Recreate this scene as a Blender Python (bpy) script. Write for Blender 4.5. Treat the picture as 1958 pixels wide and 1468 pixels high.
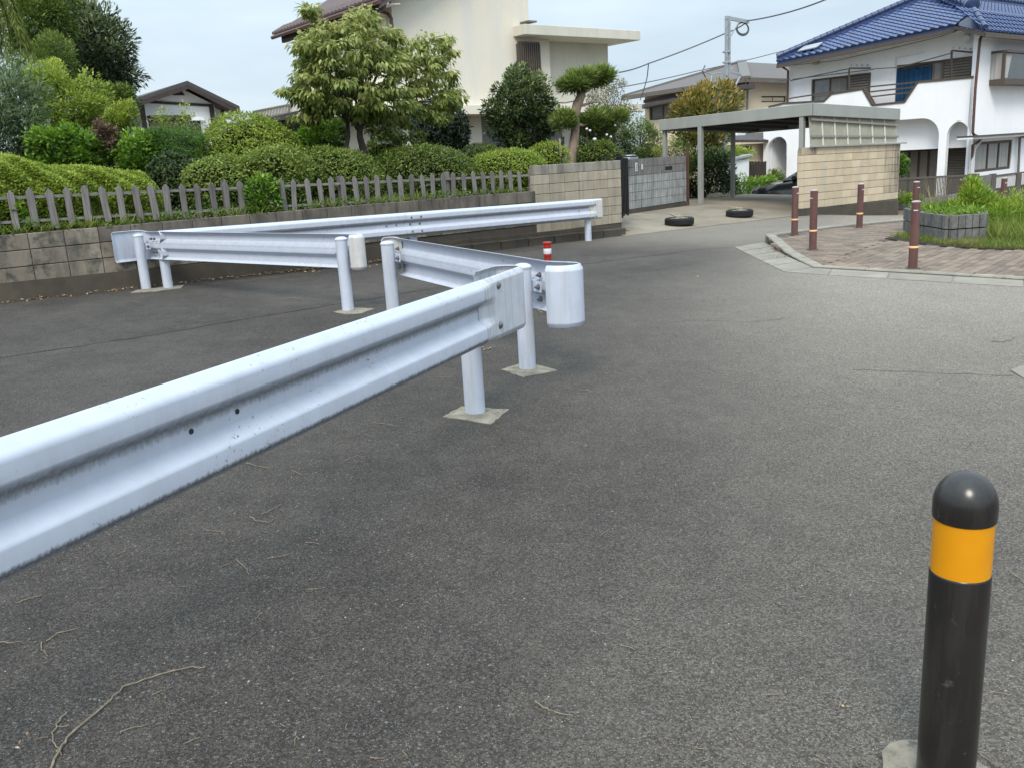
import bpy, bmesh, math, random
import numpy as np
from mathutils import Vector, Matrix
from mathutils.geometry import tessellate_polygon

for _o in list(bpy.data.objects):
    bpy.data.objects.remove(_o)
random.seed(11)
RNG = np.random.default_rng(11)
SC = bpy.context.scene
COL = SC.collection

# ------------------------------------------------------------------ camera
FPX, PITCH, ROLL, CAMH = 1686.0, .2479, -.0579, 1.45
IW, IH = 1958.0, 1468.0
_f = np.array([0, math.cos(PITCH), -math.sin(PITCH)])
_u = np.array([0, math.sin(PITCH), math.cos(PITCH)])
_x = np.array([1.0, 0, 0])
CX = math.cos(ROLL) * _x + math.sin(ROLL) * _u
CU = -math.sin(ROLL) * _x + math.cos(ROLL) * _u
CF = _f
cam_d = bpy.data.cameras.new('camera')
cam = bpy.data.objects.new('camera', cam_d)
COL.objects.link(cam)
cam.matrix_world = Matrix(((CX[0], CU[0], -CF[0], 0), (CX[1], CU[1], -CF[1], 0), (CX[2], CU[2], -CF[2], CAMH), (0, 0, 0, 1)))
cam_d.sensor_fit = 'HORIZONTAL'
cam_d.sensor_width = 36
cam_d.lens = 36 * FPX / IW
cam_d.clip_start = .05
cam_d.clip_end = 3000
SC.camera = cam

# ------------------------------------------------------------------ sky, sun, exposure
SUN_EL, SUN_AZ = math.radians(46), math.radians(-168)      # azimuth from +Y towards +X
w = bpy.data.worlds.new('World')
SC.world = w
w.use_nodes = True
nt = w.node_tree
nt.nodes.clear()
wo = nt.nodes.new('ShaderNodeOutputWorld')
bg = nt.nodes.new('ShaderNodeBackground')
bg.inputs['Strength'].default_value = .1
sky = nt.nodes.new('ShaderNodeTexSky')
sky.sky_type = 'NISHITA'
sky.sun_disc = False
sky.sun_elevation = SUN_EL
sky.sun_rotation = SUN_AZ
sky.dust_density = 4.0
tc = nt.nodes.new('ShaderNodeTexCoord')
mp = nt.nodes.new('ShaderNodeMapping')
mp.inputs['Scale'].default_value = (1.6, 1.6, 6.5)
nz = nt.nodes.new('ShaderNodeTexNoise')
nz.inputs['Scale'].default_value = 1.7
nz.inputs['Detail'].default_value = 7
nz.inputs['Roughness'].default_value = .52
rp = nt.nodes.new('ShaderNodeValToRGB')
rp.color_ramp.elements[0].position = .33
rp.color_ramp.elements[0].color = (3.75, 4.62, 5.42, 1)
rp.color_ramp.elements[1].position = .68
rp.color_ramp.elements[1].color = (5.0, 5.85, 6.45, 1)
mx = nt.nodes.new('ShaderNodeMix')
mx.data_type = 'RGBA'
mx.inputs[0].default_value = .86
nt.links.new(tc.outputs['Generated'], mp.inputs['Vector'])
nt.links.new(mp.outputs['Vector'], nz.inputs['Vector'])
nt.links.new(nz.outputs['Fac'], rp.inputs['Fac'])
nt.links.new(sky.outputs['Color'], mx.inputs[6])
# an overcast sky brightens evenly from the horizon to the zenith (CIE overcast)
sx_w = nt.nodes.new('ShaderNodeSeparateXYZ')
nt.links.new(tc.outputs['Generated'], sx_w.inputs[0])
zc_w = nt.nodes.new('ShaderNodeMapRange')
zc_w.inputs['From Min'].default_value = .12
zc_w.inputs['From Max'].default_value = 1.0
zc_w.inputs['To Min'].default_value = 1.0
zc_w.inputs['To Max'].default_value = 2.9
nt.links.new(sx_w.outputs['Z'], zc_w.inputs['Value'])
vm_w = nt.nodes.new('ShaderNodeVectorMath')
vm_w.operation = 'SCALE'
nt.links.new(rp.outputs['Color'], vm_w.inputs[0])
nt.links.new(zc_w.outputs['Result'], vm_w.inputs['Scale'])
nt.links.new(vm_w.outputs['Vector'], mx.inputs[7])
nt.links.new(mx.outputs[2], bg.inputs['Color'])
nt.links.new(bg.outputs['Background'], wo.inputs['Surface'])
sd = bpy.data.lights.new('sun', 'SUN')
sd.energy = 1.5
sd.angle = math.radians(20)
sd.color = (1.0, .94, .84)
sun = bpy.data.objects.new('sun', sd)
COL.objects.link(sun)
_sv = Vector((math.sin(SUN_AZ) * math.cos(SUN_EL), math.cos(SUN_AZ) * math.cos(SUN_EL), math.sin(SUN_EL)))
sun.rotation_euler = _sv.to_track_quat('Z', 'Y').to_euler()
sun.location = (-8, 0, 20)
SC.render.engine = 'CYCLES'
SC.view_settings.view_transform = 'Standard'
SC.view_settings.look = 'None'
SC.view_settings.exposure = 0.75
SC.view_settings.gamma = 1.0
SC.view_settings.use_curve_mapping = False
SC.cycles.max_bounces = 6
SC.cycles.diffuse_bounces = 3
SC.cycles.transparent_max_bounces = 6

# ------------------------------------------------------------------ measuring: rays, ground plane and the plot's own axes
def ray(px, py):
    return CF + CX * (px - IW / 2) / FPX - CU * (py - IH / 2) / FPX
EYE = np.array([0, 0, CAMH])
GX = -.0222
A0 = np.array([-6.07, 10.57])
BS = np.array([.789, .6144]); BS = BS / np.linalg.norm(BS)
BT = np.array([-BS[1], BS[0]])
def W3(s, t, z):
    xy = A0 + s * BS + t * BT
    return Vector((xy[0], xy[1], z))
def st(x, y):
    d = np.array([x, y]) - A0
    return float(d @ BS), float(d @ BT)
def gz(x, y):
    s = (x - A0[0]) * BS[0] + (y - A0[1]) * BS[1]
    return GX * x - .057 * max(0.0, s - 16.0) * min(1, max(0, (s - 16) / 2))
def gzs(s, t):
    p = W3(s, t, 0)
    return gz(p.x, p.y)
def G(px, py, dz=0):
    d = ray(px, py)
    k = (dz - CAMH) / (d[2] - GX * d[0])
    return Vector(EYE + k * d)
def T(px, py, t):
    d = ray(px, py)
    k = (t + A0 @ BT) / (d[:2] @ BT)
    P = EYE + k * d
    return (*st(P[0], P[1]), float(P[2]))
def TW(px, py, t):
    return W3(*T(px, py, t))
def Sp(px, py, s):
    d = ray(px, py)
    k = (s + A0 @ BS) / (d[:2] @ BS)
    P = EYE + k * d
    return (*st(P[0], P[1]), float(P[2]))
def depth(P):
    return float((np.array(P) - EYE) @ CF)
def zat(px, py, P):
    d = ray(px, py)
    return float(CAMH + d[2] * math.hypot(P[0], P[1]) / math.hypot(d[0], d[1]))

# ------------------------------------------------------------------ things, parts and meshes
ORG = {}
def tag(o, label=None, cat=None, group=None, kind=None):
    if label: o['label'] = label
    if cat: o['category'] = cat
    if group: o['group'] = group
    if kind: o['kind'] = kind
    return o
def thing(name, loc, label, cat, group=None):
    o = bpy.data.objects.new(name, None)
    o.empty_display_size = .1
    COL.objects.link(o)
    o.location = Vector(loc)
    ORG[o.name] = Vector(loc)
    return tag(o, label, cat, group)
def org(o):
    return ORG.get(o.name, Vector((0, 0, 0))) if o else Vector((0, 0, 0))
def piece(name, mesh, parent, loc, rz=0.0, scale=(1, 1, 1), rot=None):
    o = bpy.data.objects.new(name, mesh)
    COL.objects.link(o)
    if parent:
        o.parent = parent
        o.location = Vector(loc) - org(parent)
    else:
        o.location = Vector(loc)
    o.rotation_euler = rot if rot else (0, 0, rz)
    o.scale = scale
    ORG[o.name] = org(parent) if parent else Vector(loc)
    return o

class MB:
    def __init__(self):
        self.v, self.f = [], []
    def add(self, vs, fs):
        b = len(self.v)
        self.v += [tuple(p) for p in vs]
        self.f += [tuple(b + i for i in q) for q in fs]
        return self
    def hexa(self, p):
        return self.add(p, [(3, 2, 1, 0), (4, 5, 6, 7), (0, 1, 5, 4), (1, 2, 6, 5), (2, 3, 7, 6), (3, 0, 4, 7)])
    def box(self, x0, x1, y0, y1, z0, z1):
        return self.hexa([(x0, y0, z0), (x1, y0, z0), (x1, y1, z0), (x0, y1, z0), (x0, y0, z1), (x1, y0, z1), (x1, y1, z1), (x0, y1, z1)])
    def sbox(self, s0, s1, t0, t1, z0, z1):
        return self.hexa([W3(s0, t0, z0), W3(s1, t0, z0), W3(s1, t1, z0), W3(s0, t1, z0), W3(s0, t0, z1), W3(s1, t0, z1), W3(s1, t1, z1), W3(s0, t1, z1)])
    def fbox(self, F, a0, a1, z0, z1, d0, d1):
        p = [F.p(a0, z0, d1), F.p(a1, z0, d1), F.p(a1, z0, d0), F.p(a0, z0, d0), F.p(a0, z1, d1), F.p(a1, z1, d1), F.p(a1, z1, d0), F.p(a0, z1, d0)]
        return self.hexa(p)
    def bar(self, p, q, w, h):
        p, q = Vector(p), Vector(q)
        d = (q - p).normalized()
        up = Vector((0, 0, 1)) if abs(d.z) < .95 else Vector((0, 1, 0))
        sx = d.cross(up).normalized() * (w / 2)
        sz = sx.cross(d).normalized() * (h / 2)
        return self.hexa([p - sx - sz, p + sx - sz, q + sx - sz, q - sx - sz, p - sx + sz, p + sx + sz, q + sx + sz, q - sx + sz])
    def tube(self, path, r, n=8, cap=True):
        path = [Vector(p) for p in path]
        m = len(path)
        rr = r if isinstance(r, (list, tuple)) else [r] * m
        base = len(self.v)
        ref = None
        for i, p in enumerate(path):
            d = (path[min(i + 1, m - 1)] - path[max(i - 1, 0)]).normalized()
            if ref is None:
                ref = Vector((1, 0, 0)) if abs(d.x) < .9 else Vector((0, 1, 0))
            a = (ref - d * ref.dot(d)).normalized()
            ref = a
            b = d.cross(a)
            for k in range(n):
                th = 2 * math.pi * k / n
                self.v.append(tuple(p + (a * math.cos(th) + b * math.sin(th)) * rr[i]))
        for i in range(m - 1):
            for k in range(n):
                k2 = (k + 1) % n
                self.f.append((base + i * n + k, base + i * n + k2, base + (i + 1) * n + k2, base + (i + 1) * n + k))
        if cap:
            self.f.append(tuple(base + k for k in range(n - 1, -1, -1)))
            self.f.append(tuple(base + (m - 1) * n + k for k in range(n)))
        return self
    def lathe(self, c, prof, n=24, axis=None):
        """prof: (r, h) pairs along axis"""
        c = Vector(c)
        ax = Vector(axis).normalized() if axis else Vector((0, 0, 1))
        a = ax.orthogonal().normalized()
        b = ax.cross(a)
        base = len(self.v)
        for r, h in prof:
            for k in range(n):
                th = 2 * math.pi * k / n
                self.v.append(tuple(c + ax * h + (a * math.cos(th) + b * math.sin(th)) * r))
        for i in range(len(prof) - 1):
            for k in range(n):
                k2 = (k + 1) % n
                self.f.append((base + i * n + k, base + i * n + k2, base + (i + 1) * n + k2, base + (i + 1) * n + k))
        self.f.append(tuple(base + k for k in range(n - 1, -1, -1)))
        self.f.append(tuple(base + (len(prof) - 1) * n + k for k in range(n)))
        return self
    def prism(self, poly, vec):
        """poly: world points, extruded along vec"""
        poly = [Vector(p) for p in poly]
        n = len(poly)
        base = len(self.v)
        v = Vector(vec)
        self.v += [tuple(p) for p in poly] + [tuple(p + v) for p in poly]
        for t in tessellate_polygon([poly]):
            self.f.append((base + t[0], base + t[1], base + t[2]))
            self.f.append((base + n + t[2], base + n + t[1], base + n + t[0]))
        for i in range(n):
            j = (i + 1) % n
            self.f.append((base + i, base + j, base + n + j, base + n + i))
        return self
    def wall(self, F, outer, holes, th):
        """flat wall in frame F with openings; reveals th deep"""
        loops = [outer] + holes
        pts = [p for l in loops for p in l]
        tri = tessellate_polygon([[Vector((p[0], p[1], 0)) for p in l] for l in loops])
        base = len(self.v)
        n = len(pts)
        self.v += [tuple(F.p(p[0], p[1], 0)) for p in pts] + [tuple(F.p(p[0], p[1], -th)) for p in pts]
        for t in tri:
            self.f.append((base + t[0], base + t[1], base + t[2]))
            self.f.append((base + n + t[2], base + n + t[1], base + n + t[0]))
        k = 0
        for l in loops:
            m = len(l)
            for i in range(m):
                j = (i + 1) % m
                self.f.append((base + k + i, base + k + j, base + n + k + j, base + n + k + i))
            k += m
        return self
    def mesh(self, name, mat=None, smooth=False, off=Vector((0, 0, 0)), bevel=0, fix=True):
        me = bpy.data.meshes.new(name)
        vs = [(a[0] - off.x, a[1] - off.y, a[2] - off.z) for a in self.v]
        me.from_pydata(vs, [], self.f)
        if fix or bevel:
            bm = bmesh.new()
            bm.from_mesh(me)
            bmesh.ops.recalc_face_normals(bm, faces=bm.faces)
            if bevel:
                bmesh.ops.bevel(bm, geom=[e for e in bm.edges if len(e.link_faces) == 2 and e.calc_face_angle(0) > .6], offset=bevel, segments=1, affect='EDGES')
            bm.to_mesh(me)
            bm.free()
        if smooth:
            for p in me.polygons: p.use_smooth = True
            me.set_sharp_from_angle(angle=math.radians(40))
        if mat: me.materials.append(mat)
        return me
    def build(self, name, mat, parent=None, smooth=False, bevel=0, at=None, fix=True):
        off = org(parent) if parent else (Vector(at) if at else Vector((0, 0, 0)))
        me = self.mesh(name, mat, smooth, off, bevel, fix)
        o = bpy.data.objects.new(name, me)
        COL.objects.link(o)
        if parent: o.parent = parent
        else: o.location = off
        ORG[o.name] = off
        return o

class Frame:
    def __init__(self, o, ax, n):
        self.o, self.ax, self.n = np.array(o, float), np.array(ax, float), np.array(n, float)
    def p(self, a, z, d=0.0):
        q = self.o + self.ax * a + self.n * d
        return Vector((q[0], q[1], z))
    def px(self, x, y, d=0.0):
        r = ray(x, y)
        k = ((self.o + self.n * d) @ self.n) / (r[:2] @ self.n)
        P = EYE + k * r
        return (float((P[:2] - self.o) @ self.ax), float(P[2]))
    def rect(self, x0, y0, x1, y1, d=0.0):
        """photo rectangle -> (a0,a1,z0,z1), taken at mid edges"""
        xm, ym = (x0 + x1) / 2, (y0 + y1) / 2
        a0, a1 = self.px(x0, ym, d)[0], self.px(x1, ym, d)[0]
        z1, z0 = self.px(xm, y0, d)[1], self.px(xm, y1, d)[1]
        return min(a0, a1), max(a0, a1), z0, z1
def frame_t(t): return Frame(A0 + BT * t, BS, -BT)
def frame_s(s): return Frame(A0 + BS * s, BT, -BS)
def rc(r): return [(r[0], r[2]), (r[1], r[2]), (r[1], r[3]), (r[0], r[3])]
ANG = math.atan2(BS[1], BS[0])

# ------------------------------------------------------------------ materials
class NT:
    def __init__(self, name):
        self.m = bpy.data.materials.new(name)
        self.m.use_nodes = True
        self.t = self.m.node_tree
        self.b = self.t.nodes['Principled BSDF']
        self.out = self.t.nodes['Material Output']
    def n(self, typ, **kw):
        nd = self.t.nodes.new('ShaderNode' + typ)
        for k, v in kw.items():
            if hasattr(nd, k): setattr(nd, k, v)
            else: nd.inputs[k].default_value = v
        return nd
    def l(self, a, b): self.t.links.new(a, b)
    def math(self, op, a, b=None, clamp=False):
        nd = self.n('Math', operation=op, use_clamp=clamp)
        for i, q in enumerate((a, b)):
            if q is None: continue
            if isinstance(q, (int, float)): nd.inputs[i].default_value = q
            else: self.l(q, nd.inputs[i])
        return nd.outputs[0]
    def mix(self, fac, a, b, mode='MIX'):
        nd = self.n('Mix', data_type='RGBA', blend_type=mode)
        for i, q in ((0, fac), (6, a), (7, b)):
            if isinstance(q, (int, float)): nd.inputs[i].default_value = q
            elif isinstance(q, tuple): nd.inputs[i].default_value = (*q[:3], 1)
            else: self.l(q, nd.inputs[i])
        return nd.outputs[2]
    def pos(self, stretch=(1, 1, 1), obj=False):
        if obj: src = self.n('TexCoord').outputs['Object']
        else: src = self.n('NewGeometry').outputs['Position']
        mpn = self.n('Mapping')
        mpn.inputs['Scale'].default_value = stretch
        self.l(src, mpn.inputs['Vector'])
        return mpn.outputs['Vector']
    def noise(self, scale, detail=5, rough=.55, vec=None, lo=.35, hi=.65):
        nd = self.n('TexNoise')
        nd.inputs['Scale'].default_value = scale
        nd.inputs['Detail'].default_value = detail
        nd.inputs['Roughness'].default_value = rough
        if vec is not None: self.l(vec, nd.inputs['Vector'])
        mr = self.n('MapRange')
        mr.inputs['From Min'].default_value = lo
        mr.inputs['From Max'].default_value = hi
        self.l(nd.outputs['Fac'], mr.inputs['Value'])
        return mr.outputs['Result']
    def bump(self, h, strength=.3, dist=.01):
        nd = self.n('Bump')
        nd.inputs['Strength'].default_value = strength
        nd.inputs['Distance'].default_value = dist
        self.l(h, nd.inputs['Height'])
        self.l(nd.outputs['Normal'], self.b.inputs['Normal'])

def MAT(name, c1, c2=None, scale=6, rough=.75, bump=0, bscale=60, bdist=.004, stretch=(1, 1, 1), rnd=0, metal=0, spec=.4, streak=None, spots=None, obj=False, detail=5):
    N = NT(name)
    pv = N.pos(stretch, obj)
    c2 = c2 or tuple(x * .82 for x in c1)
    col = N.mix(N.noise(scale, detail, .6, pv, .32, .68), c1, c2)
    if streak:
        sc, amt, cs, cz = streak
        v2 = N.pos((cs, cs, cz))
        f = N.noise(1.0, 6, .65, v2, .46, .70)
        col = N.mix(N.math('MULTIPLY', f, amt), col, sc)
    if spots:
        sc, amt, ss, lo = spots
        f = N.noise(ss, 6, .7, N.pos(), lo, lo + .12)
        col = N.mix(N.math('MULTIPLY', f, amt), col, sc)
    if rnd:
        oi = N.n('ObjectInfo')
        hs = N.n('HueSaturation')
        v = N.math('ADD', N.math('MULTIPLY', oi.outputs['Random'], 2 * rnd), 1 - rnd)
        N.l(v, hs.inputs['Value'])
        N.l(col, hs.inputs['Color'])
        col = hs.outputs['Color']
    N.l(col, N.b.inputs['Base Color'])
    N.b.inputs['Roughness'].default_value = rough
    N.b.inputs['Metallic'].default_value = metal
    N.b.inputs['Specular IOR Level'].default_value = spec
    if bump:
        N.bump(N.noise(bscale, 5, .65, N.pos(stretch, obj), .2, .8), bump, bdist)
    return N.m

def LEAF(name, dark, mid, light, trans=.3, rough=.5):
    N = NT(name)
    at = N.n('Attribute', attribute_name='rnd')
    r = N.n('ValToRGB')
    e = r.color_ramp.elements
    e[0].color = (*dark, 1); e[0].position = .05
    e[1].color = (*light, 1); e[1].position = .97
    q = e.new(.5); q.color = (*mid, 1)
    N.l(at.outputs['Fac'], r.inputs['Fac'])
    N.l(r.outputs['Color'], N.b.inputs['Base Color'])
    N.b.inputs['Roughness'].default_value = rough
    N.b.inputs['Specular IOR Level'].default_value = .35
    tr = N.n('BsdfTranslucent')
    N.l(r.outputs['Color'], tr.inputs['Color'])
    ms = N.n('MixShader')
    ms.inputs[0].default_value = trans
    N.l(N.b.outputs[0], ms.inputs[1])
    N.l(tr.outputs[0], ms.inputs[2])
    N.l(ms.outputs[0], N.out.inputs['Surface'])
    return N.m

def GLASS(name, c, rough=.06):
    N = NT(name)
    f = N.noise(2.5, 3, .5, N.pos(), .3, .7)
    N.l(N.mix(f, c, tuple(x * .7 for x in c)), N.b.inputs['Base Color'])
    N.b.inputs['Roughness'].default_value = rough
    N.b.inputs['Specular IOR Level'].default_value = .8
    return N.m

# asphalt: bound aggregate with worn areas and a painted far sky sheen (attribute 'wear')
def make_asphalt():
    N = NT('asphalt')
    P = N.pos()
    v1 = N.n('TexVoronoi'); v1.inputs['Scale'].default_value = 165; N.l(P, v1.inputs['Vector'])
    v2 = N.n('TexVoronoi'); v2.inputs['Scale'].default_value = 380; N.l(P, v2.inputs['Vector'])
    sep = N.n('SeparateColor'); N.l(v1.outputs['Color'], sep.inputs[0])
    sep2 = N.n('SeparateColor'); N.l(v2.outputs['Color'], sep2.inputs[0])
    wear_sheen = N.n('Attribute', attribute_name='wear_sheen').outputs['Fac']
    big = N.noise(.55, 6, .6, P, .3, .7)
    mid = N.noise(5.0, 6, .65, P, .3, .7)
    w0 = N.math('ADD', N.math('MULTIPLY', N.math('SUBTRACT', big, .5), .15), wear_sheen)
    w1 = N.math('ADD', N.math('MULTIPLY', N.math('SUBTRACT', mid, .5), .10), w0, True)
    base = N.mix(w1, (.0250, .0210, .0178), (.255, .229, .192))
    st1 = N.math('POWER', sep.outputs[0], 1.7)
    stone = N.mix(st1, (.43, .42, .41), (1.68, 1.65, 1.61))
    fine = N.mix(sep2.outputs[1], (.55, .54, .54), (1.5, 1.49, 1.47))
    c = N.mix(.85, base, stone, 'MULTIPLY')
    c = N.mix(.7, c, fine, 'MULTIPLY')
    gap = N.math('SMOOTH_MIN', v1.outputs['Distance'], .55)
    # warm and cool stones
    c = N.mix(N.math('MULTIPLY', N.math('GREATER_THAN', sep.outputs[1], .86), .25), c, (.16, .115, .09))
    c = N.mix(N.math('MULTIPLY', N.math('GREATER_THAN', sep.outputs[2], .90), .2), c, (.11, .125, .13))
    # scattered larger stones that stand out of the binder
    v3 = N.n('TexVoronoi'); v3.inputs['Scale'].default_value = 62; N.l(P, v3.inputs['Vector'])
    sep3 = N.n('SeparateColor'); N.l(v3.outputs['Color'], sep3.inputs[0])
    big_s = N.math('MULTIPLY', N.math('GREATER_THAN', sep3.outputs[0], .80), N.math('LESS_THAN', v3.outputs['Distance'], .34))
    c = N.mix(N.math('MULTIPLY', big_s, .55), c, N.mix(sep3.outputs[1], (.045, .042, .04), (.20, .185, .165)))
    pit = N.math('MULTIPLY', N.math('GREATER_THAN', sep3.outputs[2], .87), N.math('LESS_THAN', v3.outputs['Distance'], .22))
    c = N.mix(N.math('MULTIPLY', pit, .75), c, (.012, .011, .010))
    # dusty, drifted film
    dust = N.noise(1.1, 7, .68, N.pos((1, .6, 1)), .50, .72)
    c = N.mix(N.math('MULTIPLY', dust, .20), c, (.16, .142, .115))
    # bright chips
    chip = N.math('MULTIPLY', N.math('GREATER_THAN', sep2.outputs[0], .965), N.math('ADD', .35, N.math('MULTIPLY', w1, .65)))
    c = N.mix(N.math('MULTIPLY', chip, .8), c, (.42, .40, .37))
    oil = N.noise(1.3, 5, .6, N.pos((1, .45, 1)), .60, .78)
    c = N.mix(N.math('MULTIPLY', oil, .16), c, (.03, .028, .027))
    N.l(c, N.b.inputs['Base Color'])
    N.b.inputs['Roughness'].default_value = .82
    N.b.inputs['Specular IOR Level'].default_value = .35
    h = N.math('SUBTRACT', 1.0, v1.outputs['Distance'])
    h = N.math('ADD', h, N.math('MULTIPLY', sep2.outputs[2], .35))
    h = N.math('ADD', h, N.math('MULTIPLY', mid, .6))
    N.bump(h, .75, .0045)
    return N.m

def make_railpaint(name='rail_paint', grime=1.0):
    N = NT(name)
    v = N.n('Attribute', attribute_name='prof').outputs['Fac']
    P = N.pos()
    base = N.mix(N.noise(9, 5, .6, P, .3, .7), (.485, .52, .60), (.44, .472, .545))
    # grime washed down under the upper crest and along the bottom lip, broken up by runs
    runs = N.noise(1.0, 6, .7, N.pos((26, 26, 2.5)), .30, .72)
    fine = N.noise(75, 5, .7, P, .3, .75)
    rag = N.math('ADD', N.math('MULTIPLY', N.math('SUBTRACT', N.noise(1.0, 5, .7, N.pos((60, 60, 22)), .25, .75), .5), .075), N.math('MULTIPLY', N.math('SUBTRACT', fine, .5), .03))
    def band(c, wdt):
        d = N.math('ABSOLUTE', N.math('SUBTRACT', N.math('ADD', v, rag), c))
        return N.math('SUBTRACT', 1.0, N.math('DIVIDE', d, wdt), True)
    b1 = N.math('POWER', band(.392, .075), .55)
    b1 = N.math('MULTIPLY', b1, N.math('ADD', .45, N.math('MULTIPLY', fine, .75)), True)
    b2 = N.math('MULTIPLY', band(.905, .042), 1.1, True)
    b3 = N.math('MULTIPLY', N.math('MULTIPLY', band(.33, .13), runs), .38)
    b4 = N.math('MULTIPLY', runs, .10)
    g = N.math('MULTIPLY', N.math('ADD', N.math('ADD', b1, b2), N.math('ADD', b3, b4), True), grime)
    c = N.mix(N.math('MULTIPLY', g, .82), base, (.125, .125, .118))
    # chipped paint, rust
    ch = N.noise(55, 7, .75, P, .605, .62)
    mask = N.noise(4.2, 3, .5, P, .55, .60)
    c = N.mix(N.math('MULTIPLY', N.math('MULTIPLY', ch, mask), .9), c, (.09, .06, .045))
    N.l(c, N.b.inputs['Base Color'])
    N.b.inputs['Roughness'].default_value = .68
    N.b.inputs['Specular IOR Level'].default_value = .3
    N.bump(N.noise(22, 5, .6, P, .2, .8), .06, .004)
    return N.m

m = {}
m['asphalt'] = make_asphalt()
m['rail'] = make_railpaint()
m['railback'] = make_railpaint('rail_paint_cleaner', .42)
m['post'] = MAT('post_paint', (.50, .54, .625), (.455, .49, .57), 7, .42, .05, 40, streak=((.30, .29, .28), .5, 14, 1.2))
m['sleeve'] = MAT('sleeve_cream_paint', (.56, .555, .545), (.48, .475, .465), 14, .5, .06, 40, streak=((.36, .33, .30), .55, 22, 1.5), spots=((.4, .2, .08), .5, 20, .68))
m['plate'] = MAT('plate_paint', (.52, .54, .585), (.45, .465, .505), 12, .5, .06, 40, streak=((.27, .265, .26), .6, 26, 1.6))
m['rust'] = MAT('rust_edge', (.55, .24, .06), (.35, .16, .05), 40, .8)
m['bolt'] = MAT('bolt_steel', (.22, .23, .235), (.12, .12, .12), 60, .5, metal=.6)
m['pad'] = MAT('pad_concrete', (.30, .268, .205), (.17, .152, .12), 11, .92, .6, 90, .006, spots=((.075, .07, .062), .85, 26, .54))
m['crack'] = MAT('crack_dark', (.022, .02, .019), (.04, .038, .036), 30, .95)
m['block'] = MAT('retaining_block', (.265, .228, .178), (.175, .15, .12), 3.0, .9, .35, 70, .004, rnd=.16, streak=((.055, .05, .04), .95, 4.2, 1.2), spots=((.065, .064, .05), .9, 4.2, .50))
m['blockdark'] = MAT('upper_course_block', (.165, .142, .115), (.10, .088, .073), 4, .9, .35, 70, .004, rnd=.14, streak=((.048, .044, .038), .9, 6, 1.0))
m['footing'] = MAT('footing_concrete', (.088, .072, .053), (.05, .042, .032), 3, .92, .4, 50, .006, streak=((.05, .048, .042), .7, 4, 1.5), spots=((.22, .21, .18), .6, 8, .66))
m['tallblock'] = MAT('boundary_block', (.36, .315, .24), (.29, .252, .192), 4, .9, .3, 80, .004, rnd=.10, streak=((.20, .185, .155), .85, 9, .9))
m['tallblocktop'] = MAT('boundary_block_soiled', (.30, .275, .23), (.19, .175, .15), 4, .9, .3, 80, .004, rnd=.10, streak=((.10, .095, .085), .9, 7, .8))
m['greyblock'] = MAT('ribbed_grey_block', (.36, .37, .37), (.27, .275, .275), 5, .9, .4, 60, .006, rnd=.08, streak=((.13, .125, .11), .8, 10, 1.4), spots=((.10, .09, .075), .8, 3.5, .62))
m['greyblockd'] = MAT('ribbed_grey_block_soiled', (.22, .215, .205), (.16, .155, .148), 6, .9, .4, 60, .006, rnd=.08, streak=((.10, .095, .09), .8, 10, 1.4))
m['creamblock'] = MAT('carport_wall_block', (.56, .455, .315), (.47, .385, .27), 4, .88, .2, 80, .003, rnd=.10, streak=((.42, .385, .33), .6, 5, .8))
m['creamblockd'] = MAT('carport_wall_block_stained', (.46, .385, .28), (.36, .30, .22), 3, .9, .2, 80, .003, rnd=.1, streak=((.055, .05, .043), .97, 5.5, .5))
m['mortar'] = MAT('mortar_joint', (.075, .068, .058), (.055, .05, .044), 12, .95)
m['mortarl'] = MAT('mortar_joint_light', (.14, .125, .105), (.10, .09, .078), 12, .95)
m['wood'] = MAT('weathered_fence_wood', (.205, .19, .182), (.095, .085, .08), 1.0, .85, .45, 1.0, .004, stretch=(70, 70, 3.5), rnd=.28, detail=6)
m['woodlt'] = MAT('weathered_rail_wood', (.24, .22, .205), (.14, .128, .12), 1.0, .85, .35, 1.0, .004, stretch=(8, 8, 60), rnd=.1)
m['soil'] = MAT('garden_soil', (.055, .038, .025), (.025, .018, .012), 9, .95, .8, 40, .03)
m['concrete'] = MAT('drive_concrete', (.25, .212, .158), (.17, .145, .108), 1.1, .9, .35, 60, .004, spots=((.13, .115, .095), .6, 1.4, .56), streak=((.36, .33, .27), .5, .8, .8))
m['gutter'] = MAT('gutter_concrete', (.27, .248, .20), (.20, .183, .15), 3, .9, .35, 70, .004, rnd=.08, spots=((.17, .16, .14), .7, 4, .58))
m['kerb'] = MAT('kerb_concrete', (.29, .268, .218), (.20, .184, .15), 4, .9, .35, 60, .005, rnd=.06, spots=((.13, .125, .105), .8, 5, .56))
m['kerbside'] = m['kerb']
m['paver'] = MAT('brick_paver', (.208, .157, .117), (.148, .113, .087), 5, .88, .35, 90, .003, rnd=.24, spots=((.13, .105, .085), .75, 2.4, .55))
m['paversand'] = MAT('paver_joint_sand', (.10, .082, .066), (.065, .055, .046), 9, .95)
m['brown'] = MAT('bollard_brown', (.118, .055, .048), (.095, .045, .04), 9, .45, streak=((.17, .10, .09), .5, 20, 2))
m['bcap'] = MAT('bollard_cap', (.40, .33, .32), (.30, .24, .23), 9, .5)
m['orange'] = MAT('reflective_orange', (.95, .55, .28), (.85, .47, .22), 9, .35)
m['white'] = MAT('reflective_white', (.68, .68, .69), (.58, .58, .59), 9, .35)
m['black'] = MAT('black_rubber', (.0125, .0108, .0098), (.018, .0158, .0142), 5, .24, .03, 30, spec=.5, streak=((.05, .046, .042), .35, 30, 3.0), spots=((.11, .105, .098), .6, 24, .63))
m['yellow'] = MAT('reflective_yellow', (.66, .27, .004), (.57, .225, .003), 5, .36, spec=.4, spots=((.10, .05, .01), .8, 30, .66))
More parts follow.
